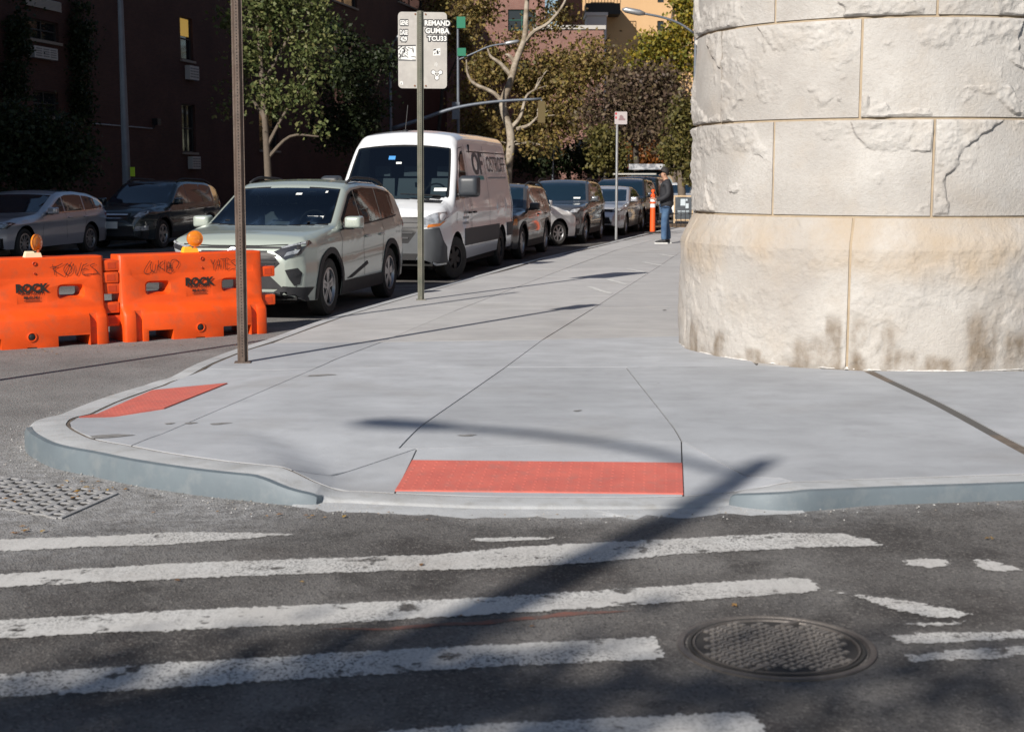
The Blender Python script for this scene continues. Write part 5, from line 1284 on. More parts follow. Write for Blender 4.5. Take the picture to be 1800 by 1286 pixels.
# ================================================================ orange water-filled barriers
orange = mat('barrier_orange', (0.74, 0.080, 0.007), 0.42, c2=(0.66, 0.066, 0.006), scale=2.5, bump=.05, bscale=30, c3=(0.42, 0.085, 0.03), scale3=7, amt3=.6, spec=.45)
orange_dk = mat('barrier_print', (0.015, 0.012, 0.01), .8)
BL = 1.60; BH = .905
def barrier_mesh():
    hb, hm, ht = .285, .175, .155
    def half(z):
        if z <= .27: return hb
        if z <= .40: return hb + (hm - hb) * sstep(.27, .40, z)
        return hm + (ht - hm) * (z - .40) / (BH - .40)
    zs = [0, .14, .27, .30, .335, .37, .40, .55, .70, BH - .015, BH]
    xs = [-BL / 2, -BL / 2 + .02, -BL / 2 + .06, 0, BL / 2 - .06, BL / 2 - .02, BL / 2]; ins = [.035, .01, 0, 0, 0, .01, .035]
    v = []; f = []
    for x, i_ in zip(xs, ins):
        ring = [(-half(z) + i_ + (.012 if z == BH else 0), z) for z in zs] + [(half(z) - i_ - (.012 if z == BH else 0), z) for z in reversed(zs)]
        v += [(x, y, z) for y, z in ring]
    m = 2 * len(zs)
    for i in range(len(xs) - 1):
        for k in range(m): f.append((i * m + k, i * m + (k + 1) % m, (i + 1) * m + (k + 1) % m, (i + 1) * m + k))
    f.append(tuple(range(m))); f.append(tuple(reversed(range((len(xs) - 1) * m, len(xs) * m))))
    me = mesh('barrier_body', v, f); bm = bmesh.new(); bm.from_mesh(me); bmesh.ops.recalc_face_normals(bm, faces=bm.faces[:]); bm.to_mesh(me); bm.free()
    o = link('barrier_body', me, orange)
    cut = MB()
    def slot(x0, x1, z0, z1, y0, y1):    # rounded slot through the wall, wider towards the front
        for ya, yb, g0, g1 in ((-.5, .5, 0, 0), (y0, y1, 0, 0)):
            pass
        q = [(x + (x0 + x1) / 2, z + (z0 + z1) / 2) for x, z in rrect(x1 - x0, z1 - z0, .03, 4)]; n = len(q)
        q2 = [(x + (x0 + x1) / 2, z + (z0 + z1) / 2) for x, z in rrect(x1 - x0 + .07, z1 - z0 + .05, .045, 4)]
        ys_ = (-.5, -.17, -.10, .10, .17, .5); rings = [q2, q2, q, q, q2, q2]
        vv = [(x, y, z) for y, rr_ in zip(ys_, rings) for x, z in rr_]
        ff = [tuple(range(n)), tuple(reversed(range((len(ys_) - 1) * n, len(ys_) * n)))] + [(a * n + (i + 1) % n, a * n + i, (a + 1) * n + i, (a + 1) * n + (i + 1) % n) for a in range(len(ys_) - 1) for i in range(n)]
        cut.add(vv, ff)
    slot(-.50, -.29, .50, .60, 0, 0); slot(.35, .56, .50, .60, 0, 0)
    for x0, x1 in ((-.55, -.28), (.28, .60)): cut.box(((x0 + x1) / 2, 0, .03), (x1 - x0, 1.2, .16))
    cut.box((.02, 0, -.02), (.10, 1.2, .06))
    for sx in (-1, 1):
        for sy in (-1, 1): cut.box((sx * (BL / 2 - .155), sy * .30, .17), (.075, .12, .50))
    # recessed label panel and long top panel, both faces
    for sy in (-1, 1):
        cut.box((.06, sy * .245, .54), (.285, .15, .20)); cut.box((.0, sy * .235, .775), (1.36, .15, .165))
    cm = cut.mesh('cut'); bm = bmesh.new(); bm.from_mesh(cm); bmesh.ops.recalc_face_normals(bm, faces=bm.faces[:]); bm.to_mesh(cm); bm.free()
    co = link('cut', cm)
    md = o.modifiers.new('b', 'BOOLEAN'); md.operation = 'DIFFERENCE'; md.object = co; md.solver = 'EXACT'; md.use_self = True
    bv = o.modifiers.new('v', 'BEVEL'); bv.width = .012; bv.segments = 2; bv.limit_method = 'ANGLE'; bv.angle_limit = R(32)
    bpy.context.view_layer.update(); finish(o); bpy.data.objects.remove(co); smooth_angle(o.data, 42)
    me = o.data; bpy.data.objects.remove(o); return me
bme = barrier_mesh()
def knuckle():
    b = bmesh.new(); bmesh.ops.create_cube(b, size=1)
    for v in b.verts: v.co = Vector((v.co.x * .17, v.co.y * .27, v.co.z * .115))
    bmesh.ops.bevel(b, geom=b.edges[:], offset=.014, segments=2, profile=.6, affect='EDGES'); return bm_to_mesh(b, 'knuckle')
kme = knuckle(); smooth_angle(kme, 40)
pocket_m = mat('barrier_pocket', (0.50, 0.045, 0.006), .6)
def scrawl(pts, parent, y, w=.007, name='graffiti_tag', m=None):
    P = catmull([Vector((p[0], 0, p[1])) for p in pts], 4); a = []; b_ = []
    for i, p in enumerate(P):
        d = (P[min(i + 1, len(P) - 1)] - P[max(i - 1, 0)]); d.normalize(); n_ = Vector((-d.z, 0, d.x)) * w / 2; a.append(p + n_); b_.append(p - n_)
    n = len(P); v = [(p.x, y, p.z) for p in a + b_]
    return link(name, mesh(name, v, [(i, n + i, n + i + 1, i + 1) for i in range(n - 1)] + [(i + 1, n + i + 1, n + i, i) for i in range(0)]), m or orange_dk, parent)
def barrier(label, center, rz, tags):
    r = empty('road_barrier', tuple(center), rz, label=label, cat='barrier', group='orange barriers at the corner')
    body = link('barrier_body', bme, orange, r)
    for sx, zs in ((1, (.735 - .06, .36)), (-1, (.56, .22, .80))):
        for z in zs:
            o = link('knuckle', kme, orange, r); o.location = (sx * (BL / 2 + .075), 0, z)
            MB().box((0, -.132, 0), (.085, .012, .06)).obj('knuckle_pocket', pocket_m, o)
    yf = -.205 + .037    # label panel depth on the camera side
    y_lab = -.1735 + .0035
    st_text('ROCK', .115, .06, .595, orange_dk, y_lab - .010, bold=.006, sx=.98, parent=r)
    st_text('ROAD SAFETY', .032, .06, .545, orange_dk, y_lab - .010, bold=.001, sx=1.15, parent=r)
    st_text('800.451.5811', .036, .06, .503, orange_dk, y_lab - .010, bold=.002, sx=.82, parent=r)
    b = MB()
    for k in range(13): b.box((-.015 + k * .0125, y_lab - .010, .472), (.009, .001, .009))
    b.obj('small_print', orange_dk, r)
    MB().lathe([(.048, 0), (.052, -.008), (.040, -.012), (.036, -.006), (.036, .0)], 24, c=(.02, -.285, .115), axis='y').obj('plug_rim', orange, r, 40)
    MB().lathe([(.034, -.003), (.022, -.012), (.001, -.012)], 20, c=(.02, -.285, .115), axis='y').obj('drain_plug', alloy_dark, r, 40)
    for z, q in ((.845, .022), (.745, .012)):
        MB().lathe([(q, -.006), (q * .7, -.010), (q * .6, -.002), (.001, -.002)], 16, c=(.10, -.162, z), axis='y').obj('hole_boss', pocket_m, r, 40)
    for t in tags: scrawl(t, r, -.171, .006)
    return r
# graffiti strokes (x along the barrier, z up)
T_K = [[(.28, .83), (.30, .72)], [(.38, .84), (.29, .78), (.38, .71)], [(.43, .84), (.39, .78), (.42, .72), (.47, .76), (.45, .82), (.41, .83)], [(.40, .70), (.47, .85)], [(.49, .83), (.52, .71), (.57, .84)], [(.63, .83), (.58, .80), (.58, .72), (.64, .71)], [(.58, .77), (.63, .78)], [(.71, .83), (.66, .81), (.70, .77), (.73, .73), (.66, .72)], [(.25, .80), (.34, .815)], [(.60, .72), (.74, .725)]]
T_C = [[(-.47, .84), (-.50, .80), (-.54, .73), (-.52, .70), (-.47, .71), (-.46, .74)], [(-.46, .83), (-.47, .75), (-.43, .72), (-.41, .80)], [(-.38, .84), (-.39, .73)], [(-.33, .83), (-.38, .78), (-.33, .74)], [(-.31, .84), (-.32, .72)], [(-.29, .74), (-.27, .82), (-.24, .72)], [(-.30, .77), (-.24, .77)], [(-.22, .73), (-.25, .70), (-.29, .71), (-.28, .75), (-.23, .75)], [(-.25, .76), (-.24, .83), (-.19, .84), (-.16, .80), (-.19, .75)]]
T_Y = [[(.20, .83), (.225, .78), (.25, .83)], [(.225, .78), (.235, .71)], [(.26, .72), (.29, .83), (.31, .72)], [(.265, .765), (.31, .765)], [(.31, .83), (.37, .83)], [(.34, .83), (.345, .72)], [(.41, .83), (.37, .83), (.375, .72), (.42, .73)], [(.375, .78), (.41, .78)], [(.48, .82), (.43, .80), (.47, .765), (.49, .73), (.43, .715)]]
f2a, f2b = G(222, 602), G(471, 586); bd = (f2b - f2a); BL2 = bd.length; bd.normalize(); bn = Vector((-bd.y, bd.x, 0)); rz2 = math.atan2(bd.y, bd.x)
print('barrier len', BL2)
bc2 = (f2a + f2b) / 2 + bn * .285
barrier('orange plastic road barrier nearer the rusty post, tagged twice in black marker', bc2, rz2, T_C + T_Y)
bc1 = G(190, 605) - bd * (BL / 2) + bn * .285
bc1 = bc2 - bd * (BL + .16) + bn * .02
barrier('orange plastic road barrier cut by the left picture edge, tagged once in black', bc1, rz2 - R(2), T_K)
# warning beacons on the barriers
amber_lens = mat('amber_lens', (0.85, 0.27, 0.01), 0.15, c2=(0.75, 0.2, 0.01), scale=20, coat=1.0, trans=.25)
def beacon(pos, rz, label, basem, tilt):
    r = empty('warning_beacon', tuple(pos), rz, label=label, cat='warning light', group='amber beacons on the barriers')
    b = MB(); b.box((-.03, 0, .022), (.17, .10, .045), taper=.85); b.box((-.06, 0, .05), (.09, .085, .02), taper=.8); b.obj('battery_base', basem, r)
    M_ = Matrix.Rotation(tilt, 4, 'Z')
    l = MB().lathe([(.001, -.030), (.035, -.028), (.060, -.022), (.074, -.012), (.077, -.010), (.088, -.009), (.088, .009), (.077, .010), (.074, .012), (.060, .022), (.035, .028), (.001, .030)], 28, c=(.03, 0, .145), axis='y').obj('lens', amber_lens, r, 35)
    l.rotation_euler = (0, 0, tilt)
    MB().tube([(.03, 0, .03), (.03, 0, .075)], .016, 8).obj('lens_neck', mat('beacon_neck', (.45, .08, .02), .5), r)
    return r
bx1 = bc1 + bd * .02; bx2 = bc2 + bd * .0
beacon(AT(64, 443, 0) if False else Vector((bc1.x, bc1.y, BH)) + bd * .14 - bn * .05, rz2, 'amber warning light on a pale base on the left barrier', mat('cream_plastic', (.72, .62, .42), .6), R(40))
beacon(Vector((bc2.x, bc2.y, BH)) + bd * .06, rz2, 'amber warning light standing upright on the right barrier', mat('yellow_plastic', (.85, .42, .03), .5), R(-8))

# ================================================================ street lamp whose shadow crosses the pavement, signal post and tree behind the camera
lamp_grey = mat('lamp_post_grey', (0.17, 0.19, 0.22), 0.5, 0.4, c2=(0.14, 0.16, 0.19), scale=5)
def ground_pt(u, v, z=SW): return G(u, v, z)
th = SHADOW_AZ; sv = Vector((math.sin(th), math.cos(th), 0)) / math.tan(SUN_EL)
def caster(u, v, h, z=SW):
    """a point at height h whose shadow falls on pixel (u, v)"""
    p = G(u, v, z); return p - sv * (h - z) + Vector((0, 0, h - z))
top = caster(1335, 795, 9.0); base = Vector((top.x, top.y, 0)); att = caster(1290, 838, 8.7); 
lp = empty('street_lamp', tuple(base), label='tall grey street lamp behind the camera, only its shadow in the picture', cat='street lamp')
MB().tube([(0, 0, 0), (0, 0, 5.5), (0, 0, 7.4), (0, 0, 8.95), (0, 0, 9.05)], [.21, .18, .14, .09, .03], 8).obj('pole', lamp_grey, lp)
hd_ = caster(775, 749, 9.05) - base; a0 = Vector((0, 0, 8.75))
arm = catmull([a0, a0.lerp(hd_, .35) + Vector((0, 0, .12)), a0.lerp(hd_, .7) + Vector((0, 0, .10)), hd_], 5)
MB().tube(arm, .042, 8).obj('arm', lamp_grey, lp)
ad_ = (arm[-1] - arm[-4]).normalized()
MB().tube([hd_ - ad_ * .1, hd_ + ad_ * .1, hd_ + ad_ * .45, hd_ + ad_ * .6], [.05, .09, .10, .03], 8).obj('lamp_head', lamp_grey, lp)
tp = caster(905, 514, 6.3); bp = Vector((tp.x, tp.y, 0))
q = empty('signal_post', tuple(bp), label='slim grey post out of frame to the left, casting a thin shadow', cat='post')
MB().tube([(0, 0, 0), (0, 0, 5.9), (0, 0, 6.3)], [.045, .035, .03], 8).obj('pole', lamp_grey, q); MB().box((0, 0, 6.28), (.06, .06, .10)).obj('cap', lamp_grey, q)

# ================================================================ person
skin = mat('skin', (0.36, 0.20, 0.13), .6); hairm = mat('hair', (0.018, 0.015, 0.013), .7, bump=.4, bscale=120); jacket = mat('jacket', (0.014, 0.015, 0.019), .75, c2=(0.022, 0.023, 0.028), scale=12, bump=.3, bscale=25)
jeans = mat('jeans', (0.028, 0.065, 0.14), .85, c2=(0.065, 0.125, 0.215), scale=7, bump=.25, bscale=40); shoe = mat('shoe', (0.02, 0.02, 0.022), .6); sole = mat('sole', (.6, .6, .58), .7)
def skinmesh(name, pts, edges, rad, m, parent, root=0, sub=2):
    me = bpy.data.meshes.new(name); me.from_pydata(pts, edges, []); o = bpy.data.objects.new(name, me); col.objects.link(o)
    md = o.modifiers.new('s', 'SKIN'); sv_ = me.skin_vertices[0].data
    for i, r_ in enumerate(rad): sv_[i].radius = r_ if isinstance(r_, tuple) else (r_, r_)
    sv_[root].use_root = True; md.use_smooth_shade = True
    o.modifiers.new('d', 'SUBSURF').levels = sub
    bpy.context.view_layer.update(); finish(o); o.data.materials.clear(); o.data.materials.append(m); o.data.shade_smooth(); o.parent = parent; return o
pf = GH(1169, 428)
per = empty('person', tuple(pf), R(176), label='person in a dark jacket and blue jeans standing and looking down at their hands', cat='person')
# local: +x is the way the person faces (left in the picture); y to their left
hy = .10
body_pts = [(-.02, 0, .93), (-.02, 0, 1.10), (-.01, 0, 1.30), (-.02, 0, 1.45), (.01, 0, 1.52), (.05, 0, 1.60), (.075, 0, 1.68)]
bi = len(body_pts); be = [(i, i + 1) for i in range(bi - 1)]; br = [.06, .08, .10, .09, .055, .085, .075]
for s_ in (1, -1):
    k = len(body_pts)
    body_pts += [(-.02, s_ * .17, 1.42), (-.05, s_ * .22, 1.17), (.17, s_ * .16, 1.03), (.25, s_ * .10, 1.04)]; be += [(3, k), (k, k + 1), (k + 1, k + 2), (k + 2, k + 3)]; br += [.06, .047, .035, .03]
    k = len(body_pts)
    body_pts += [(-.01, s_ * .095, .88), (0.0 + .02 * s_, s_ * .10, .50), (-.03 + .05 * s_, s_ * .10, .08), (.09 + .05 * s_, s_ * .11, .045)]; be += [(0, k), (k, k + 1), (k + 1, k + 2), (k + 2, k + 3)]; br += [.05, .045, .04, .03]
bd_ = skinmesh('body', body_pts, be, br, skin, per)
# face: nose and ear
b = MB(); b.add([(.148, .0, 1.635), (.150, .016, 1.60), (.150, -.016, 1.60), (.172, 0, 1.598)], [(0, 1, 3), (0, 3, 2), (1, 2, 3)]); b.obj('nose', skin, per)
for s_ in (1, -1):
    MB().lathe([(.001, -.006), (.016, -.005), (.02, .004), (.001, .006)], 10, c=(.045, s_ * .083, 1.63), axis='y').obj('ear', skin, per, True)
    MB().lathe([(.001, -.004), (.010, 0), (.001, .004)], 8, c=(.141, s_ * .032, 1.645), axis='x').obj('eye', mat('eye_dark', (.02, .015, .012), .3), per)
MB().box((.142, 0, 1.572), (.012, .045, .008)).obj('mouth', mat('lips', (.25, .10, .08), .6), per)
# hands: palm and five fingers round a phone
for s_ in (1, -1):
    hp = [(.25, s_ * .10, 1.04), (.30, s_ * .075, 1.05), (.33, s_ * .06, 1.055)]; he = [(0, 1), (1, 2)]; hr = [(.026, .02), (.034, .016), (.03, .014)]
    for k in range(4):
        i = len(hp); y = s_ * (.035 + .018 * k); L_ = (.030, .035, .033, .026)[k]
        hp += [(.335 + .01, y, 1.05), (.345 + L_, y - s_ * .008, 1.06), (.35 + L_ * .8, y - s_ * .022, 1.078)]; he += [(2, i), (i, i + 1), (i + 1, i + 2)]; hr += [.009, .0085, .0075]
    i = len(hp); hp += [(.30, s_ * .045, 1.075), (.33, s_ * .028, 1.095)]; he += [(1, i), (i, i + 1)]; hr += [.011, .009]
    skinmesh('hand', hp, he, hr, skin, per)
jp = [(-.02, 0, .80), (-.03, 0, 1.00), (-.02, 0, 1.28), (-.03, 0, 1.43), (.0, 0, 1.52)]; je = [(0, 1), (1, 2), (2, 3), (3, 4)]; jr = [(.155, .17), (.16, .175), (.165, .19), (.13, .15), (.085, .085)]
for s_ in (1, -1):
    k = len(jp); jp += [(-.03, s_ * .19, 1.41), (-.06, s_ * .235, 1.16), (.10, s_ * .19, 1.05), (.225, s_ * .12, 1.04)]; je += [(3, k), (k, k + 1), (k + 1, k + 2), (k + 2, k + 3)]; jr += [.085, .072, .06, .048]
skinmesh('jacket', jp, je, jr, jacket, per)
tp_ = [(-.02, 0, .94)]; te = []; tr = [(.145, .16)]
for s_ in (1, -1):
    k = len(tp_); tp_ += [(-.01, s_ * .095, .83), (.01 + .02 * s_, s_ * .10, .50), (-.02 + .05 * s_, s_ * .10, .26), (-.02 + .05 * s_, s_ * .10, .075)]; te += [(0, k), (k, k + 1), (k + 1, k + 2), (k + 2, k + 3)]; tr += [.105, .085, .075, .078]
skinmesh('jeans', tp_, te, tr, jeans, per)
for s_ in (1, -1):
    x0 = .05 * s_
    skinmesh('shoe', [(-.08 + x0, s_ * .10, .055), (.03 + x0, s_ * .105, .055), (.13 + x0, s_ * .115, .045), (.19 + x0, s_ * .12, .038)], [(0, 1), (1, 2), (2, 3)], [(.045, .045), (.05, .05), (.045, .034), (.03, .022)], shoe, per)
    MB().box((.05 + x0, s_ * .11, .014), (.31, .095, .026), rz=s_ * .06).obj('sole', sole, per)
hb = bmesh.new(); bmesh.ops.create_uvsphere(hb, u_segments=24, v_segments=16, radius=1)
for v in hb.verts:
    x, y, z = v.co; k = 1 + .05 * noise.noise(v.co * 4)
    v.co = Vector((x * .108 * k, y * .096 * k, z * .115 * k))
    if v.co.z < -.02 and v.co.x > -.02: v.co.z = -.02; v.co.x = min(v.co.x, .0)
    if v.co.x > .07: v.co.z = max(v.co.z, .045)
h_ = link('hair', bm_to_mesh(hb, 'hair'), hairm, per, True); h_.location = (.028, 0, 1.688); h_.rotation_euler = (0, R(8), 0)
ph = MB().box((.345, .0, 1.085), (.012, .075, .15), M=Matrix.Rotation(R(-50), 3, 'Y')).obj('phone', mat('phone_black', (.01, .01, .012), .2), None)
ph.location = (0, 0, 0); ph.parent = None
ph.matrix_world = Matrix.Translation(pf) @ Matrix.Rotation(R(176), 4, 'Z'); tag(ph, 'black phone held in front by the standing person', 'phone')

# ================================================================ bollard, chalkboard, tree guard
def tube_post(u, v):
    b_ = GH(u, v); r = empty('delineator_post', tuple(b_), label='orange tubular delineator post with white bands near the standing person', cat='traffic post')
    om = mat('delineator_orange', (.78, .10, .015), .5)
    MB().lathe([(.24, 0), (.24, .02), (.20, .04), (.06, .05), (.001, .05)], 20).obj('base', rubber, r, 35)
    MB().lathe([(.075, .05), (.072, .5), (.065, 1.02), (.06, 1.08), (.03, 1.10), (.03, 1.13), (.05, 1.15), (.05, 1.20), (.03, 1.22), (.001, 1.22)], 20).obj('tube', om, r, 35)
    for z in (.72, .88): MB().lathe([(.0735, z), (.0715, z + .10)], 20).obj('reflective_band', mat('reflective_white', (.75, .75, .76), .4), r, True)
    MB().lathe([(.066, .83), (.085, .84), (.085, .865), (.066, .875)], 20).obj('collar', om, r, True)
tube_post(1147, 410)
cb = GH(1201, 394); ch = empty('chalkboard_sign', (cb.x, cb.y, SW), R(-8), label='wood-framed chalkboard sign standing on the pavement beside the tower', cat='chalkboard')
wood = mat('pale_wood', (.45, .33, .20), .7, c2=(.38, .27, .16), scale=9)
for k in (-1, 1):
    M_ = Matrix.Rotation(R(10) * k, 3, 'X')
    def lean(q, k=k, M_=M_): return tuple(M_ @ Vector((q[0], q[1], q[2] - .95)) + Vector((0, 0, .95)))
    for nm, c_, d_, m_ in (('board', (0, 0, .52), (.56, .012, .74), mat('chalkboard', (.035, .045, .055), .8, c2=(.06, .07, .08), scale=8)), ('frame_rail', (0, 0, .925), (.64, .03, .05), wood), ('frame_rail', (0, 0, .125), (.64, .03, .05), wood), ('frame_stile', (-.30, 0, .47), (.045, .032, .94), wood), ('frame_stile', (.30, 0, .47), (.045, .032, .94), wood)):
        MB().box(lean(c_), d_, M=M_).obj(nm, m_, ch)
    if k == -1:
        for (x, z, w_, h__) in ((-.02, .72, .16, .22), (.12, .60, .10, .16), (0, .42, .38, .03), (-.02, .34, .32, .025), (.1, .8, .06, .06)):
            MB().box(lean((x, -.011, z)), (w_, .004, h__), M=M_).obj('chalk_mark', mat('chalk', (.42, .48, .52), .9), ch)
ironb = mat('black_iron', (.02, .02, .022), .5, .3)
soil = mat('tree_pit_soil', (.07, .05, .035), .95, c2=(.16, .10, .05), scale=20, bump=.5, bscale=50)
def guard(c0, w, d, rz, label):
    r = empty('tree_guard', tuple(c0), rz, label=label, cat='tree guard')
    MB().prism([(-w / 2, -d / 2), (w / 2, -d / 2), (w / 2, d / 2), (-w / 2, d / 2)], .001, .03).obj('soil_bed', soil, r)
    for (x0, y0, x1, y1) in ((-w / 2, -d / 2, w / 2, -d / 2), (w / 2, -d / 2, w / 2, d / 2), (-w / 2, -d / 2, -w / 2, d / 2)):
        n = int(math.hypot(x1 - x0, y1 - y0) / .13)
        for z in (.12, .42): MB().tube([(x0, y0, z), (x1, y1, z)], .012, 6).obj('rail', ironb, r)
        for k in range(n + 1):
            x, y = x0 + (x1 - x0) * k / n, y0 + (y1 - y0) * k / n
            MB().tube([(x, y, 0), (x, y, .52), (x, y, .56)], [.011, .011, .002], 6).obj('picket', ironb, r)
guard(GH(1195, 397), 1.9, 2.6, -STREET, 'low black iron tree guard round the pit by the chalkboard sign')

# ================================================================ buildings
def brick_mat(name, c1, c2, mortar_c, scale=1.0, rough=.85):
    m = bpy.data.materials.new(name); m.use_nodes = True; N = m.node_tree.nodes; L = m.node_tree.links; p = N['Principled BSDF']
    tc = N.new('ShaderNodeTexCoord'); sx = N.new('ShaderNodeSeparateXYZ'); L.new(tc.outputs['Object'], sx.inputs[0])
    ad = N.new('ShaderNodeMath'); ad.operation = 'ADD'; L.new(sx.outputs[0], ad.inputs[0]); L.new(sx.outputs[1], ad.inputs[1])
    cx = N.new('ShaderNodeCombineXYZ'); L.new(ad.outputs[0], cx.inputs[0]); L.new(sx.outputs[2], cx.inputs[1])
    b = N.new('ShaderNodeTexBrick'); b.inputs['Scale'].default_value = scale; b.inputs['Brick Width'].default_value = .22; b.inputs['Row Height'].default_value = .076; b.inputs['Mortar Size'].default_value = .008
    b.inputs['Color1'].default_value = (*c1, 1); b.inputs['Color2'].default_value = (*c2, 1); b.inputs['Mortar'].default_value = (*mortar_c, 1); L.new(cx.outputs[0], b.inputs['Vector'])
    n = N.new('ShaderNodeTexNoise'); n.inputs['Scale'].default_value = .5; n.inputs['Detail'].default_value = 6; L.new(tc.outputs['Object'], n.inputs['Vector'])
    r = N.new('ShaderNodeMapRange'); r.inputs[1].default_value = .3; r.inputs[2].default_value = .7; r.inputs[3].default_value = .8; r.inputs[4].default_value = 1.15; L.new(n.outputs[0], r.inputs[0])
    h = N.new('ShaderNodeHueSaturation'); L.new(b.outputs[0], h.inputs['Color']); L.new(r.outputs[0], h.inputs['Value']); L.new(h.outputs[0], p.inputs['Base Color'])
    p.inputs['Roughness'].default_value = rough; p.inputs['Specular IOR Level'].default_value = .2
    bp = N.new('ShaderNodeBump'); bp.inputs['Strength'].default_value = .3; bp.inputs['Distance'].default_value = .01; bp.invert = True; L.new(b.outputs['Fac'], bp.inputs['Height']); L.new(bp.outputs[0], p.inputs['Normal'])
    return m
def facade(root, W, H, openings, m, D=12.0, frame=None, pane=None, sill=None, reveal=.18, roof_m=None, mull=True, z_base=0.0):
    """wall with cut openings; local x along the wall, -y faces the street"""
    xs = sorted({0.0, W} | {round(q, 4) for o in openings for q in o[:2]}); zs = sorted({z_base, H} | {round(q, 4) for o in openings for q in o[2:4]})
    b = MB()
    for i in range(len(xs) - 1):
        for j in range(len(zs) - 1):
            cx, cz = (xs[i] + xs[i + 1]) / 2, (zs[j] + zs[j + 1]) / 2
            if any(o[0] < cx < o[1] and o[2] < cz < o[3] for o in openings): continue
            b.add([(xs[i], 0, zs[j]), (xs[i + 1], 0, zs[j]), (xs[i + 1], 0, zs[j + 1]), (xs[i], 0, zs[j + 1])], [(0, 1, 2, 3)])
    for x0, x1, z0, z1 in [o[:4] for o in openings]:
        for q in (((x0, z0), (x1, z0)), ((x1, z0), (x1, z1)), ((x1, z1), (x0, z1)), ((x0, z1), (x0, z0))):
            (a, c_), (d, e) = q; b.add([(a, 0, c_), (d, 0, e), (d, reveal, e), (a, reveal, c_)], [(3, 2, 1, 0)])
    b.add([(0, 0, z_base), (0, D, z_base), (0, D, H), (0, 0, H)], [(3, 2, 1, 0)]); b.add([(W, 0, z_base), (W, D, z_base), (W, D, H), (W, 0, H)], [(0, 1, 2, 3)]); b.add([(0, D, z_base), (W, D, z_base), (W, D, H), (0, D, H)], [(3, 2, 1, 0)])
    b.obj('wall', m, root)
    MB().box((W / 2, D / 2, H + .15), (W + .24, D + .24, .30)).obj('parapet', roof_m or m, root)
    for x0, x1, z0, z1 in [o[:4] for o in openings]:
        f = MB(); t = .06; y = reveal - .03
        for c_, d in (((x0 + t / 2, y, (z0 + z1) / 2), (t, .06, z1 - z0)), ((x1 - t / 2, y, (z0 + z1) / 2), (t, .06, z1 - z0)), (((x0 + x1) / 2, y, z0 + t / 2), (x1 - x0 - 2 * t, .06, t)), (((x0 + x1) / 2, y, z1 - t / 2), (x1 - x0 - 2 * t, .06, t)), (((x0 + x1) / 2, y - .01, (z0 + z1) / 2), (x1 - x0 - 2 * t, .05, .05))): f.box(c_, d)
        if x1 - x0 > 1.5: f.box(((x0 + x1) / 2, y - .012, (z0 + z1) / 2), (.06, .05, z1 - z0 - 2 * t))
        w = f.obj('window', frame, root)
        link('pane', mesh('pane', [(x0, reveal, z0), (x1, reveal, z0), (x1, reveal, z1), (x0, reveal, z1)], [(0, 1, 2, 3)]), pane, w)
        if sill: MB().box(((x0 + x1) / 2, -.03, z0 - .06), (x1 - x0 + .16, .16, .10)).obj('sill', sill, w)
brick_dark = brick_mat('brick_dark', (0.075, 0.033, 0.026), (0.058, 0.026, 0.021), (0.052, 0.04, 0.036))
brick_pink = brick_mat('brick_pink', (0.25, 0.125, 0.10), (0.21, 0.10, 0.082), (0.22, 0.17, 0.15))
brick_red = brick_mat('brick_red', (0.26, 0.11, 0.075), (0.22, 0.09, 0.06), (0.25, 0.2, 0.17))
win_glass = mat('window_glass', (0.012, 0.015, 0.018), 0.06, spec=.8)
frame_dark = mat('frame_dark', (0.03, 0.028, 0.026), .6); frame_green = mat('frame_green', (0.01, 0.10, 0.065), .5); frame_white = mat('frame_white', (.5, .5, .48), .6)
sill_stone = mat('sill_stone', (.22, .19, .16), .8)
T_WALL = -23.0; S0 = 16.0
rzS = math.pi / 2 - STREET
bld = empty('brick_building', tuple(SP(S0, T_WALL)), rzS, label='dark red-brick apartment building in shade along the left side of the street', cat='building')
wp = SP(S0, T_WALL); 
def on_left(u, v):
    p = on_plane(u, v, wp, SN); d = p - wp; return d.dot(SD), p.z
ops = []
def px_open(u0, u1, v0, v1):
    x0, z1 = on_left(u0, v0); x1, z0 = on_left(u1, v1); ops.append((x0, x1, z0, z1)); return ops[-1]
px_open(316, 340, 28, 108); px_open(319, 345, 182, 268); px_open(48, 104, 30, 76); px_open(58, 104, 158, 206); px_open(586, 628, 44, 100); px_open(588, 632, 150, 215); px_open(700, 745, 40, 95); px_open(455, 490, 20, 95); px_open(455, 490, 180, 265)
x_, _z = on_left(330, 60)
for (u0, u1) in ((316, 340), (48, 104), (586, 628), (455, 490), (700, 745)):
    a, _ = on_left(u0, 50); b_, _ = on_left(u1, 50)
    zt = max(o[3] for o in ops if abs(o[0] - a) < 1.2 or True and o[0] < b_ and o[1] > a)
    for k in range(2): ops.append((a, b_, zt + 1.5 + 3.1 * k, zt + 3.1 + 3.1 * k))
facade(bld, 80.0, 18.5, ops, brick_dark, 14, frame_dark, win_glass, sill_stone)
acm = mat('ac_unit_grey', (.40, .39, .37), .6); acd = mat('ac_grille', (.16, .16, .16), .7)
def ac(u0, u1, v0, v1, name='air_conditioner', label='', nslat=4):
    x0, z1 = on_left(u0, v0); x1, z0 = on_left(u1, v1)
    p = wp + SD * (x0 + x1) / 2 + Vector((0, 0, (z0 + z1) / 2))
    r = empty(name, tuple(p), rzS, label=label, cat='air conditioner', group='units set into the brick wall')
    w, h = x1 - x0, z1 - z0
    MB().box((0, -.12, 0), (w, .24, h)).obj('case', acm, r)
    for i in range(3):
        for k in range(nslat): MB().box(((i - 1) * w * .31, -.245, (k - (nslat - 1) / 2) * h * .20), (w * .25, .012, h * .10)).obj('slat', acd, r)
ac(50, 92, 80, 107, label='pale air conditioner under the upper left window of the dark building')
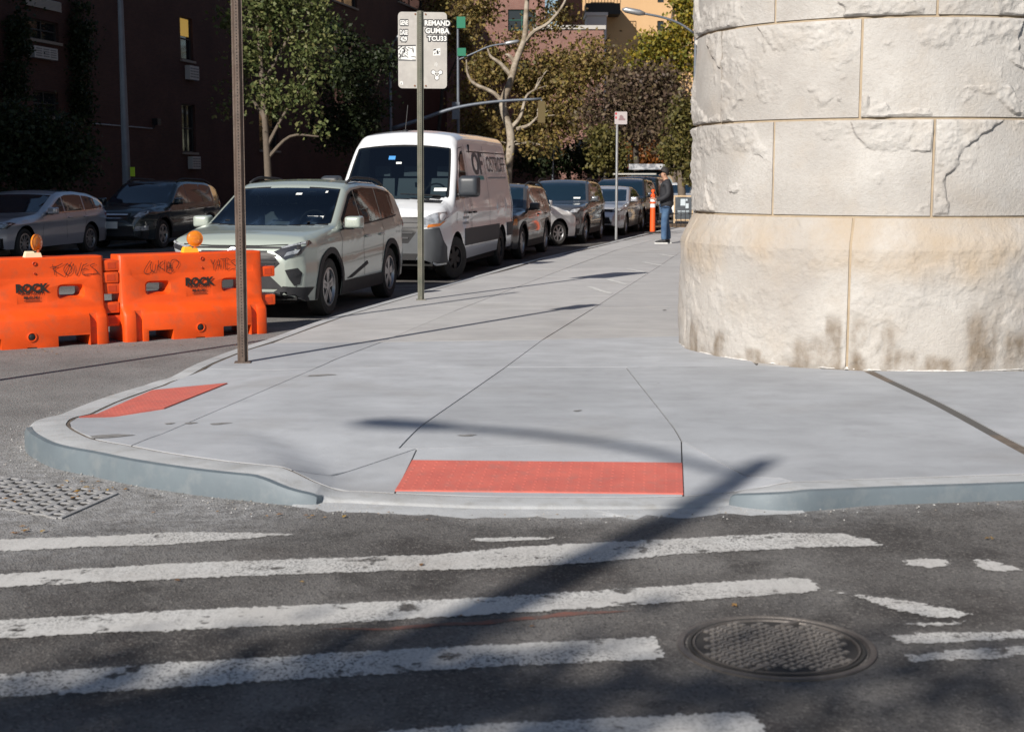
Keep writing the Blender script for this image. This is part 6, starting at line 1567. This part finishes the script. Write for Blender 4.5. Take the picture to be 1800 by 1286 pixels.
ac(325, 342, 115, 142, label='grey vent unit under the yellow-lit window of the dark building')
ac(330, 345, 275, 297, label='small vent unit low on the dark wall above the black car')
ac(590, 626, 72, 80, label='narrow pale unit on the sill of the far dark-brick window', nslat=1)
x0, z1 = on_left(40, -10); x1, z0 = on_left(104, 22)
r = empty('louvre', tuple(wp + SD * (x0 + x1) / 2 + Vector((0, 0, (z0 + z1) / 2))), rzS, label='grey metal louvre high on the dark wall at top left', cat='louvre')
for k in range(7): MB().box((0, -.06, (k - 3) * (z1 - z0) / 7), (x1 - x0, .10, (z1 - z0) / 11), M=Matrix.Rotation(R(25), 3, 'X')).obj('slat', acm, r)
x0, z1 = on_left(317, 29); x1, z0 = on_left(337, 66)
r = link('window_reflection', MB().box((0, .14, 0), (x1 - x0 - .1, .01, z1 - z0)).mesh('window_reflection'), mat('yellow_reflection', (.85, .55, .12), .7, emit=((.9, .55, .12), .22)), None); r.location = wp + SD * (x0 + x1) / 2 + Vector((0, 0, (z0 + z1) / 2)); r.rotation_euler = (0, 0, rzS)  # glowing panel stands for yellow light mirrored in the pane
tag(r, 'yellow lit blind in the tall window of the dark building', 'blind')
x0, z0 = on_left(157, 217); x1, z1 = on_left(266, 226)
r = empty('wall_lamp', tuple(wp + SD * x1 + Vector((0, 0, z1))), rzS, label='floodlight at the end of a conduit on the dark brick wall', cat='wall lamp')
MB().tube([(x0 - x1, -.04, z0 - z1), (0, -.04, 0)], .025, 6).obj('conduit', galv, r); MB().box((.25, -.15, .30), (.35, .25, .28)).obj('lamp_head', alloy_dark, r); MB().tube([(0.1, -.04, 0), (.2, -.12, .25)], .03, 6).obj('bracket', alloy_dark, r)
# far pavement
fs = MB(); q = [SP(-20, -12.0), SP(100, -12.0), SP(100, T_WALL + .02), SP(-20, T_WALL + .02)]
fs.prism([(p.x, p.y) for p in reversed(q)], 0.0, .14); fs.obj('pavement', mat('concrete_far', (.28, .27, .265), .85, c2=(.22, .215, .21), scale=.8), kind='structure')

# added, unseen corner building: put there to shade the far row of parked cars
cb_ = empty('brick_building', tuple(SP(-18, -15.5)), rzS, label='corner brick building out of frame to the left shading the far parked cars', cat='building')
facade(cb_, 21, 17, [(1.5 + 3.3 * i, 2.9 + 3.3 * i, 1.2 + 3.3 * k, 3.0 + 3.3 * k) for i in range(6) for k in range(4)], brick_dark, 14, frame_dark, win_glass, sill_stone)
# right-hand side of the street (behind the tower): gives the parked cars something to reflect
rb = empty('brick_building', tuple(SP(95, 7.4)), rzS + math.pi, label='red-brick row building on the right of the street hidden behind the tower', cat='building')
ops2 = [(2.5 + 3.4 * i, 3.9 + 3.4 * i, 1.2 + 3.3 * k, 3.1 + 3.3 * k) for i in range(24) for k in range(4)]
facade(rb, 86, 15, ops2, brick_red, 10, frame_white, win_glass, sill_stone)

# sunlit buildings closing the view
YB = 117.0
pl = AT(800, 300, YB); pr_ = AT(1010, 300, YB)
lit = empty('brick_building', (pl.x - 7, YB, 0), 0, label='sunlit pinkish brick building with green-framed windows beyond the plane tree', cat='building')
def lx(u): return AT(u, 300, YB).x - (pl.x - 7)
def lz(v): return AT(900, v, YB).z
o3 = [(lx(893), lx(941), lz(54), lz(17)), (lx(798), lx(822), lz(52), lz(20)), (lx(893), lx(941), lz(-20), lz(-57)), (lx(905), lx(930), lz(135), lz(105)), (lx(798), lx(822), lz(-20), lz(-50)), (lx(858), lx(880), lz(210), lz(180))]
facade(lit, lx(957), 26, o3, brick_pink, 10, frame_green, win_glass, None)
lb = AT(940, 300, 113)
low = empty('brick_building', (lb.x, 113, 0), 0, label='lower brick wing with a pale coping in front of the tan building', cat='building')
def lowx(u): return AT(u, 300, 113).x - lb.x
facade(low, lowx(1060), AT(1000, 45, 113).z - .3, [(lowx(960), lowx(985), 3.2, 4.6), (lowx(1010), lowx(1035), 3.2, 4.6)], brick_pink, 8, frame_dark, win_glass, None, roof_m=mat('coping', (.42, .40, .37), .8))
st2 = empty('brick_building', (AT(983, 300, 128).x, 128, 0), 0, label='narrow red-brick stair tower rising behind the lower wing', cat='building')
facade(st2, AT(1022, 300, 128).x - AT(983, 300, 128).x, 22, [], brick_red, 6, frame_dark, win_glass)
tl_ = AT(1018, 300, 140)
tan = empty('stucco_building', (tl_.x, 140, 0), 0, label='tall tan stucco building with small windows behind the trees', cat='building')
stucco = mat('tan_stucco', (.56, .36, .19), .9, c2=(.52, .33, .17), scale=.5, bump=.1, bscale=20)
def tx(u): return AT(u, 300, 140).x - tl_.x
def tz(v): return AT(1100, v, 140).z
facade(tan, tx(1500), 30, [(tx(1152), tx(1163), tz(55), tz(37)), (tx(1176), tx(1187), tz(58), tz(37)), (tx(1152), tx(1163), tz(5), tz(-14)), (tx(1170), tx(1181), tz(5), tz(-14)), (tx(1186), tx(1196), tz(5), tz(-14)), (tx(1100), tx(1110), tz(-25), tz(-45))], stucco, 10, frame_dark, win_glass, None, roof_m=mat('parapet_tan', (.4, .27, .15), .9))
bal = empty('balcony', tuple(AT(1060, 25, 137)), 0, label='dark metal balcony high on the tan building', cat='balcony')
bw = AT(1091, 25, 137).x - AT(1030, 25, 137).x
MB().box((0, 1.4, .5), (bw, 2.8, 1.0)).obj('deck', alloy_dark, bal)
for k in range(12): MB().tube([(-bw / 2 + bw * k / 11, .05, 1.0), (-bw / 2 + bw * k / 11, .05, 1.65)], .03, 5).obj('baluster', alloy_dark, bal)
MB().tube([(-bw / 2, .05, 1.65), (bw / 2, .05, 1.65)], .04, 6).obj('rail', alloy_dark, bal)
wb_ = AT(1047, 300, 134)
wn_ = empty('roof_house', (wb_.x, 134, 0), 0, label='small white rooftop structure below the balcony', cat='roof house')
facade(wn_, AT(1064, 300, 134).x - AT(1030, 300, 134).x, AT(1047, 28, 134).z, [], mat('white_stucco', (.66, .64, .62), .9), 4, frame_dark, win_glass)
wn_.location.x = AT(1030, 300, 134).x

# ================================================================ trees
bark_plane = mat('plane_bark', (0.36, 0.31, 0.25), .85, c2=(0.20, 0.16, 0.115), scale=2.2, bump=.4, bscale=12, contrast=(.42, .58))
bark = mat('bark_brown', (0.10, 0.08, 0.06), .9, c2=(0.14, 0.11, 0.085), scale=4, bump=.6, bscale=20)
bark_dark = mat('bark_dark', (0.04, 0.032, 0.026), .9, c2=(0.06, 0.05, 0.04), scale=5, bump=.5, bscale=20)
LEAF = dict(
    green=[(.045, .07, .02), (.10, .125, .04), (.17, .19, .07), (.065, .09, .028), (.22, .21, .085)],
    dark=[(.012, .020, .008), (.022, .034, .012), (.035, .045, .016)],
    plane=[(.075, .052, .022), (.17, .12, .04), (.26, .19, .055), (.12, .11, .035), (.10, .062, .034), (.32, .23, .07), (.15, .14, .045)],
    purple=[(.06, .038, .032), (.11, .075, .055), (.15, .105, .07), (.085, .07, .035), (.19, .14, .085)],
    yellow=[(.10, .12, .025), (.20, .19, .03), (.32, .23, .025), (.15, .16, .035), (.40, .27, .03)],
    orange=[(.20, .07, .02), (.30, .11, .02), (.13, .05, .018), (.10, .08, .03)],
    olive=[(.07, .07, .02), (.12, .11, .03), (.16, .13, .04), (.045, .05, .018)])
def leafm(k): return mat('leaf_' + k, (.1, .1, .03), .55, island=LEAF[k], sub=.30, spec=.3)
def leaves(name, centers, n, size, k, parent, sig=.38, seed=1, origin=Vector((0, 0, 0)), clump=45, kind=None):
    """centers: (x, y, z, rx, ry, rz) ellipsoids; leaves gather in small clumps"""
    g = np.random.default_rng(seed); vols = np.array([c[3] * c[4] * c[5] for c in centers]) ** .8; pick = vols / vols.sum()
    nc = max(4, n // clump); ci = g.choice(len(centers), nc, p=pick); C = np.array(centers)[ci]
    d = g.normal(size=(nc, 3)); d /= np.linalg.norm(d, axis=1)[:, None]; rad = g.random(nc) ** (1 / 2.2)
    cl = C[:, :3] + d * C[:, 3:] * rad[:, None]
    pi_ = g.integers(0, nc, n); P = cl[pi_] + g.normal(size=(n, 3)) * sig * np.array([1, 1, .75])
    a = g.normal(size=(n, 3)); a /= np.linalg.norm(a, axis=1)[:, None]; b = g.normal(size=(n, 3)); b -= (a * b).sum(1)[:, None] * a; b /= np.linalg.norm(b, axis=1)[:, None]
    s = size * g.uniform(.6, 1.35, n)[:, None]; nrm = np.cross(a, b)
    V = np.stack([P - a * s * .55, P + b * s * .38 - nrm * s * .1, P + a * s * .6, P - b * s * .38 - nrm * s * .1], 1).reshape(-1, 3) - np.array(origin)
    me = bpy.data.meshes.new(name); me.vertices.add(4 * n); me.vertices.foreach_set('co', V.astype(np.float32).ravel())
    me.loops.add(4 * n); me.loops.foreach_set('vertex_index', np.arange(4 * n, dtype=np.int32)); me.polygons.add(n)
    me.polygons.foreach_set('loop_start', np.arange(0, 4 * n, 4, dtype=np.int32)); me.update(calc_edges=True); me.validate()
    return link(name, me, leafm(k), parent, kind=kind), cl
def PE(u, v, ru, rv, Y, dep=None):
    p = AT(u, v, Y); k = Y / 2500.0; return (p.x, p.y, p.z, ru * k, dep or min(ru, rv) * k * .9, rv * k)
def tree(name, label, base, path, limbs, ell, n, size, kind, barkm, group=None, rad=.22, sig=.38, twigs=40, seed=1, clump=45):
    """path and limbs: world points; the crown is n leaves in the ellipsoids, fed by thin twigs"""
    r = empty(name, tuple(base), label=label, cat='tree', group=group); o = Vector(base)
    P = catmull([Vector(p) - o for p in path], 4); t = MB()
    t.tube(P, [rad * (1.25 if i == 0 else 1) * (1 - .6 * i / len(P)) for i in range(len(P))], 9)
    pts = list(P)
    for lb_ in limbs:
        Q = catmull([Vector(p) - o for p in lb_], 4); r0 = rad * .48
        t.tube(Q, [r0 * (1 - .75 * i / len(Q)) for i in range(len(Q))], 7); pts += Q
    crown, cl = leaves('crown', ell, n, size, kind, r, sig, seed, o, clump)
    rg = random.Random(seed); A = np.array([tuple(p) for p in pts])
    for k in range(twigs):
        e = cl[rg.randrange(len(cl))] - np.array(o); i = int(np.argmin(((A - e) ** 2).sum(1) + np.maximum(0, A[:, 2] - e[2]) * 4)); s_ = Vector(A[i]); e = Vector(e)
        if (e - s_).length > 1.7 + rad * 2: continue
        m_ = s_.lerp(e, .5) + Vector((rg.uniform(-.2, .2), rg.uniform(-.2, .2), rg.uniform(0, .35)))
        t.tube([s_, m_, e], [rad * .16, rad * .1, rad * .04], 5, cap=False)
    t.obj('trunk', barkm, r, 50)
    return r
STREET_TREES = 'street trees'
b1 = SP(36, -13.6, .14); Y1 = b1.y
def A1(u, v): return AT(u, v, Y1)
bx = AT(470, 300, Y1); b1 = Vector((bx.x, Y1, .14))
tree('street_tree', 'green leafy tree in front of the dark building, left of the stickered sign', b1, [b1, A1(472, 330), A1(468, 250), A1(462, 160), A1(455, 60), A1(450, -60)], [[A1(468, 260), A1(500, 200), A1(545, 130)], [A1(466, 210), A1(440, 170), A1(410, 140)], [A1(462, 150), A1(500, 80), A1(540, 20)], [A1(469, 280), A1(510, 240), A1(560, 240)]],
     [PE(470, -70, 100, 70, Y1), PE(500, 20, 70, 50, Y1), PE(450, 100, 50, 60, Y1), PE(540, 110, 40, 50, Y1), PE(480, 180, 55, 35, Y1), PE(410, 190, 24, 30, Y1), PE(560, 50, 28, 40, Y1), PE(395, 120, 18, 40, Y1), PE(520, 175, 35, 30, Y1), PE(545, 235, 38, 14, Y1), PE(440, 20, 45, 60, Y1)], 8500, .16, 'green', bark, STREET_TREES, .17, .30, 70, 11, 30)
Y2 = 66.0
def A2(u, v): return AT(u, v, Y2)
b2 = AT(625, 300, Y2); b2.z = .14
tree('street_tree', 'dark shaded tree behind the white van, right of the green one', b2, [b2, A2(625, 300), A2(622, 200), A2(618, 90)], [[A2(624, 260), A2(590, 200), A2(580, 150)], [A2(623, 220), A2(660, 160), A2(670, 120)]],
     [PE(610, 150, 60, 70, Y2), PE(600, 230, 60, 50, Y2), PE(655, 110, 40, 40, Y2), PE(590, 80, 40, 50, Y2), PE(640, 210, 40, 40, Y2)], 7000, .17, 'dark', bark_dark, STREET_TREES, .16, .4, 40, 12)  # dark leaf palette puts this tree's shade into its colour
YP = 95.0
def AP(u, v): return AT(u, v, YP)
b3 = AT(892, 300, YP); b3.z = .14
tree('plane_tree', 'large plane tree with pale mottled limbs and brown-gold leaves beyond the van', b3, [b3, AP(892, 300), AP(898, 240), AP(884, 185), AP(897, 145), AP(908, 105), AP(922, 68), AP(925, 20), AP(930, -50)],
     [[AP(921, 75), AP(940, 55), AP(965, 40), AP(992, 5), AP(1005, -40)], [AP(902, 138), AP(880, 112), AP(863, 100), AP(857, 85)], [AP(888, 190), AP(870, 165), AP(835, 148), AP(822, 130), AP(820, 105)], [AP(899, 225), AP(915, 205), AP(925, 170), AP(940, 158)], [AP(908, 228), AP(930, 220), AP(945, 205)], [AP(924, 60), AP(925, 20), AP(922, -30)], [AP(905, 110), AP(895, 98), AP(888, 96)]],
     [PE(840, 15, 45, 30, YP + 2), PE(860, 120, 40, 35, YP + 3), PE(930, 150, 50, 40, YP + 3), PE(975, 125, 48, 42, YP + 2), PE(975, 30, 35, 25, YP + 2), PE(850, 235, 45, 35, YP + 2), PE(985, 205, 45, 42, YP + 1), PE(945, 215, 40, 35, YP + 2), PE(1042, 105, 44, 40, YP), PE(1020, 150, 34, 30, YP), PE(825, 180, 22, 40, YP + 2), PE(930, -40, 110, 22, YP), PE(950, 255, 40, 18, YP), PE(900, 75, 40, 22, YP + 3)], 18000, .23, 'plane', bark_plane, STREET_TREES, .33, .5, 90, 13, 26)
YQ = 76.0
def AQ(u, v): return AT(u, v, YQ)
b4 = AT(1120, 300, YQ); b4.z = .14
tree('street_tree', 'purple-brown autumn tree left of the stone tower behind the parked cars', b4, [b4, AQ(1120, 310), AQ(1118, 250), AQ(1125, 190), AQ(1130, 130)], [[AQ(1118, 260), AQ(1085, 220), AQ(1070, 180)], [AQ(1120, 240), AQ(1160, 200), AQ(1180, 150)], [AQ(1122, 210), AQ(1110, 170), AQ(1100, 140)]],
     [PE(1105, 165, 55, 40, YQ), PE(1075, 215, 42, 40, YQ), PE(1150, 150, 55, 35, YQ), PE(1165, 215, 50, 55, YQ), PE(1120, 215, 50, 40, YQ), PE(1195, 190, 30, 50, YQ), PE(1045, 200, 25, 35, YQ)], 8000, .19, 'purple', bark_dark, STREET_TREES, .2, .42, 80, 14)
YR = 92.0
b5_ = AT(1185, 300, YR); b5_.z = .14
def AR(u, v): return AT(u, v, YR)
tree('street_tree', 'yellow-green tree in front of the tan building beside the tower', b5_, [b5_, AR(1185, 250), AR(1180, 150), AR(1178, 60), AR(1195, -30)], [[AR(1181, 140), AR(1150, 110), AR(1130, 90)], [AR(1180, 100), AR(1205, 50), AR(1215, 10)]],
     [PE(1160, 92, 48, 38, YR), PE(1205, 60, 25, 60, YR), PE(1135, 105, 32, 24, YR), PE(1195, 115, 35, 30, YR), PE(1205, 0, 22, 40, YR)], 6000, .22, 'yellow', bark, STREET_TREES, .2, .40, 50, 15, 30)
b6 = GH(1200, 389); Y6 = b6.y
def A6(u, v): return AT(u, v, Y6)
tree('street_tree', 'tree with a bare brown trunk standing in the iron tree guard right of the person', b6, [b6, A6(1199, 350), A6(1196, 290), A6(1200, 230), A6(1196, 160)], [[A6(1197, 280), A6(1185, 250), A6(1175, 235)], [A6(1198, 260), A6(1212, 230)]],
     [PE(1190, 270, 22, 26, Y6), PE(1208, 250, 18, 55, Y6), PE(1215, 300, 18, 20, Y6), PE(1200, 200, 20, 30, Y6)], 3800, .13, 'olive', bark, STREET_TREES, .17, .25, 30, 16)
Y7 = 84.0; b7 = AT(1140, 300, Y7); b7.z = 0
tree('small_tree', 'small rust-orange tree behind the standing person', b7, [b7, AT(1142, 300, Y7), AT(1145, 260, Y7)], [[AT(1142, 290, Y7), AT(1125, 270, Y7)]], [PE(1148, 278, 24, 20, Y7), PE(1118, 262, 18, 14, Y7), PE(1165, 255, 16, 30, Y7)], 2600, .18, 'orange', bark_dark, None, .1, .3, 20, 17)
Y8 = 70.0; b8 = AT(1062, 300, Y8); b8.z = 0
tree('small_tree', 'small olive-green tree above the silver sedan', b8, [b8, AT(1064, 300, Y8), AT(1066, 255, Y8)], [[AT(1065, 290, Y8), AT(1085, 260, Y8)]], [PE(1066, 245, 22, 30, Y8), PE(1080, 275, 26, 22, Y8), PE(1056, 275, 14, 16, Y8)], 2600, .17, 'olive', bark_dark, None, .09, .3, 20, 18)
Y9 = 104.0; b9 = AT(1000, 300, Y9); b9.z = 0
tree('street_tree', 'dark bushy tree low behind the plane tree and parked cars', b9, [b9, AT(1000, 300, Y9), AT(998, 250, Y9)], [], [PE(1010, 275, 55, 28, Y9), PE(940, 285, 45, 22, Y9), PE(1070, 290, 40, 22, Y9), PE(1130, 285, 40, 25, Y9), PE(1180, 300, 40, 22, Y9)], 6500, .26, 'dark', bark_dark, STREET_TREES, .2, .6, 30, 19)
Y10 = 108.0; b10 = AT(770, 300, Y10); b10.z = .14
tree('street_tree', 'brown-gold tree behind the lamp post left of the plane tree', b10, [b10, AT(770, 250, Y10), AT(778, 150, Y10), AT(775, 40, Y10)], [[AT(778, 160, Y10), AT(800, 110, Y10), AT(815, 70, Y10)]], [PE(785, 0, 36, 45, Y10), PE(815, 60, 36, 40, Y10), PE(830, 150, 28, 40, Y10), PE(845, 215, 30, 45, Y10)], 4500, .22, 'plane', bark_dark, STREET_TREES, .2, .5, 40, 20)
# evergreen shrub mass at far left
YS_ = 38.0; bs = AT(50, 300, YS_); bs.z = .14
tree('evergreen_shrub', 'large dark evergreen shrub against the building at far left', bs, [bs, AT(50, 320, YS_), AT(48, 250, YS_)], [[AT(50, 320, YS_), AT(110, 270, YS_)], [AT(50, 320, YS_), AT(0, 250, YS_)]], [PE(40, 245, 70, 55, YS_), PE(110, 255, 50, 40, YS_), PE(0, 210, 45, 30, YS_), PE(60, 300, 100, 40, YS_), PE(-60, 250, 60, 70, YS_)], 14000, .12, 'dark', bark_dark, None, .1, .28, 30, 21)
ivy = empty('ivy', tuple(SP(28, T_WALL + .1)), label='dark ivy climbing the brick wall at the left edge', cat='ivy')
iv_ell = []
for (u, v, ru, rv) in ((15, 60, 18, 70), (128, 70, 20, 80), (10, 150, 20, 40), (130, 180, 22, 50)):
    x, z = on_left(u, v); p = wp + SD * x; k = p.y / 2500; iv_ell.append((p.x + .25, p.y, z, ru * k, ru * k, rv * k))
leaves('foliage', iv_ell, 7000, .13, 'dark', ivy, .22, 22, SP(28, T_WALL + .1))

# ================================================================ street furniture further off
def lamp_post(label, u, Y, top_v, arm=None, rad=.11, z0=.14, name='street_lamp'):
    b = AT(u, 300, Y); r = empty(name, (b.x, Y, z0), label=label, cat='street lamp', group='street lamps')
    H = AT(u, top_v, Y).z - z0
    MB().lathe([(rad * 2.0, 0), (rad * 1.9, .5), (rad * 1.3, .8), (rad, 1.0)], 8).obj('base', lamp_grey, r); MB().tube([(0, 0, .9), (0, 0, H * .6), (0, 0, H)], [rad, rad * .75, rad * .55], 8).obj('pole', lamp_grey, r, 50)
    if arm:
        P = [AT(uu, vv, Y) - Vector((b.x, Y, z0)) for uu, vv in arm]
        MB().tube(catmull(P, 5), .05, 6).obj('arm', lamp_grey, r, True); d = (P[-1] - P[-2]).normalized()
        MB().tube([P[-1] - d * .1, P[-1] + d * .15, P[-1] + d * .75, P[-1] + d * .9], [.06, .13, .12, .04], 8).obj('lamp_head', galv, r, True)
    return r
l1 = lamp_post('thick grey lamp post in front of the dark building, behind the dark green car', 222, 41.0, -60, None, .13)
o = l1; MB().box((.22, -.16, AT(230, 302, 41).z - .14), (.13, .03, .26)).obj('lime_tag', mat('lime', (.42, .62, .02), .6), l1)
l2 = lamp_post('grey lamp post with a curved arm in front of the plane tree', 806, 90.0, 40, [(806, 105), (830, 95), (860, 82), (888, 77)], .12)
def sgn(u0, u1, v0, v1, Y, m, parent, nm):
    a, b_ = AT(u0, v1, Y), AT(u1, v0, Y); o = Vector(parent.location)
    MB().box(((a.x + b_.x) / 2 - o.x, -.12, (a.z + b_.z) / 2 - o.z), (b_.x - a.x, .03, b_.z - a.z)).obj(nm, m, parent)
greensign = mat('street_sign_green', (.01, .16, .09), .5)
sgn(803, 818, 30, 50, 90, greensign, l2, 'street_name_plate'); sgn(804, 819, 85, 99, 90, greensign, l2, 'street_name_plate'); sgn(795, 808, 180, 210, 90, lamp_grey, l2, 'control_box')
l3 = lamp_post('slim blue-grey post carrying the signal arm behind the van roof', 688, 84.0, 100, [(688, 104), (689, 88), (692, 74), (696, 70)], .12)
ma = MB(); P = [AT(u, v, 84) - Vector(l3.location) for u, v in ((690, 226), (740, 210), (800, 190), (870, 179), (952, 174))]
ma.tube(catmull(P, 4), [.12 - .003 * i for i in range(17)], 8); ma.obj('mast_arm', lamp_grey, l3, True)
e = P[-1]; MB().box((e.x, .0, e.z - .75), (.42, .3, 1.25)).obj('signal_head', mat('signal_yellow', (.10, .07, .02), .6), l3); MB().tube([(e.x, 0, e.z), (e.x, 0, e.z - .15)], .05, 6).obj('hanger', lamp_grey, l3)
l4 = lamp_post('pale lamp arm reaching left from behind the stone tower', 1219, 62.0, 30, [(1219, 58), (1195, 42), (1165, 31), (1130, 24)], .10)
l5 = lamp_post('thin grey pole in the shade behind the parked cars', 972, 99.0, 215, None, .08)
l6 = lamp_post('thin pole with a red band behind the silver sedan', 1105, 80.0, 265, None, .08); MB().tube([(0, 0, 2.0), (0, 0, 2.35)], .09, 8).obj('red_band', redp, l6)
# pale-roofed van behind the person
tm = mat('paint_teal', (.02, .045, .05), .3, coat=1)
sp = wagon_spec(5.0, 2.0, 2.05, 3.0, .9, .36, 1.15)
c = Car('parked_van', sp, 'dark teal van with a pale roof load far behind the standing person', 'van', PARKED, Vector((7.0, 66.0, 0)), HD - R(2), tm, detail=0)
dress(c, sp, wagon_cuts(5.0), (1.2, 1.8), (1.2, 1.7), None, [(.55, .86), (.78, .86), (.88, .98), (.62, .96)], None, std_doors(5.0, 1.0), ([-.2, -1.1], .95), (.9, 1.25, tm))
MB().box((-.6, 0, 2.16), (3.0, 1.7, .26)).obj('roof_load', mat('roof_load_pale', (.36, .37, .39), .7, c2=(.14, .15, .17), scale=3, contrast=(.45, .55)), c.root)

# tree behind the camera: only its soft dappled shadow reaches the crosswalk
tb = Vector((-9.6, -4.2, 0)); tgt = [caster(u, v, h, 0) for u, v, h in ((60, 1265, 6.6), (300, 1262, 6.8), (560, 1240, 7.0), (330, 1300, 6.4), (750, 1250, 7.2), (1150, 1245, 7.4), (1500, 1215, 7.8), (1760, 1185, 8.0))]
j0_ = tb + Vector((1.2, .8, 4.6))
limbs = [[j0_, j0_.lerp(p, .5) + Vector((0, 0, .3)), p] for p in tgt]
el_ = [(p.x, p.y, p.z, .75, .38, .25) for p in tgt[:5]] + [(p.x, p.y, p.z, .45, .25, .18) for p in tgt[5:]]
tree('street_tree', 'sparse tree behind the camera, only its dappled shadow in the picture', tb, [tb, tb + Vector((.3, .2, 2)), j0_, tb + Vector((1.5, .95, 5.2))], limbs, el_, 1050, .14, 'green', bark, STREET_TREES, .13, .22, 24, 31, 18)

# ================================================================ litter
lit_pts = []
g = random.Random(5)
for (u, v, du, dv, n) in ((150, 862, 70, 12, 26), (40, 935, 40, 8, 8), (15, 875, 20, 8, 6), (30, 622, 60, 5, 10), (110, 618, 60, 4, 9), (260, 608, 60, 4, 7), (1730, 873, 90, 4, 26), (1560, 878, 80, 3, 9), (1420, 884, 60, 3, 6), (220, 700, 40, 10, 5), (600, 910, 300, 12, 14), (500, 1000, 500, 60, 4), (1000, 1070, 500, 60, 5), (1740, 948, 10, 2, 3), (420, 600, 40, 6, 5)):
    for k in range(n): lit_pts.append(G(u + g.gauss(0, du * .5), v + g.gauss(0, dv * .5)))
V = []; F = []
for p in lit_pts:
    s_ = g.uniform(.008, .024); a = g.uniform(0, 6.28); k = len(V); ca, sa = math.cos(a), math.sin(a)
    if -4.4 < p.x < 6 and any((p - q).length < .05 for q in ()): continue
    for x, y, z in ((-1, 0, .15), (-.1, .5, .5), (1, 0, .3), (0, -.5, .5)): V.append((p.x + s_ * (x * ca - y * sa), p.y + s_ * (x * sa + y * ca), .006 + s_ * z * .6))
    F.append((k, k + 3, k + 2, k + 1))
me = mesh('fallen_leaves', V, F); link('fallen_leaves', me, mat('leaf_litter', (.2, .1, .03), .8, island=[(.22, .10, .025), (.34, .17, .03), (.14, .07, .03), (.40, .25, .05), (.10, .06, .03)]), None, label='brown and orange fallen leaves scattered along the kerb and road', kind='stuff')
# grit along the kerb
V = []; F = []
for k in range(420):
    i = g.randrange(5 * 12, len(outer2) - 6); q = outer2[i].lerp(outer2[i + 1], g.random()); d = (cor[i + 1] - cor[i]); d.z = 0; d.normalize(); nrm = Vector((d.y, -d.x, 0))
    p = q + nrm * abs(g.gauss(.02, .14)); s_ = g.uniform(.002, .006); b = len(V); h0 = .004
    for x, y, z in ((-1, -.8, 0), (1, -.7, 0), (.8, .9, 0), (-.7, 1, 0), (.1, .1, 1.2)): V.append((p.x + x * s_, p.y + y * s_, h0 + z * s_))
    F += [(b, b + 1, b + 4), (b + 1, b + 2, b + 4), (b + 2, b + 3, b + 4), (b + 3, b, b + 4)]
link('grit', mesh('grit', V, F), mat('grit', (.2, .19, .18), .9, island=[(.30, .29, .28), (.12, .11, .10), (.42, .42, .42), (.2, .16, .12)]), None, label='pale grit and gravel along the kerb', kind='stuff')
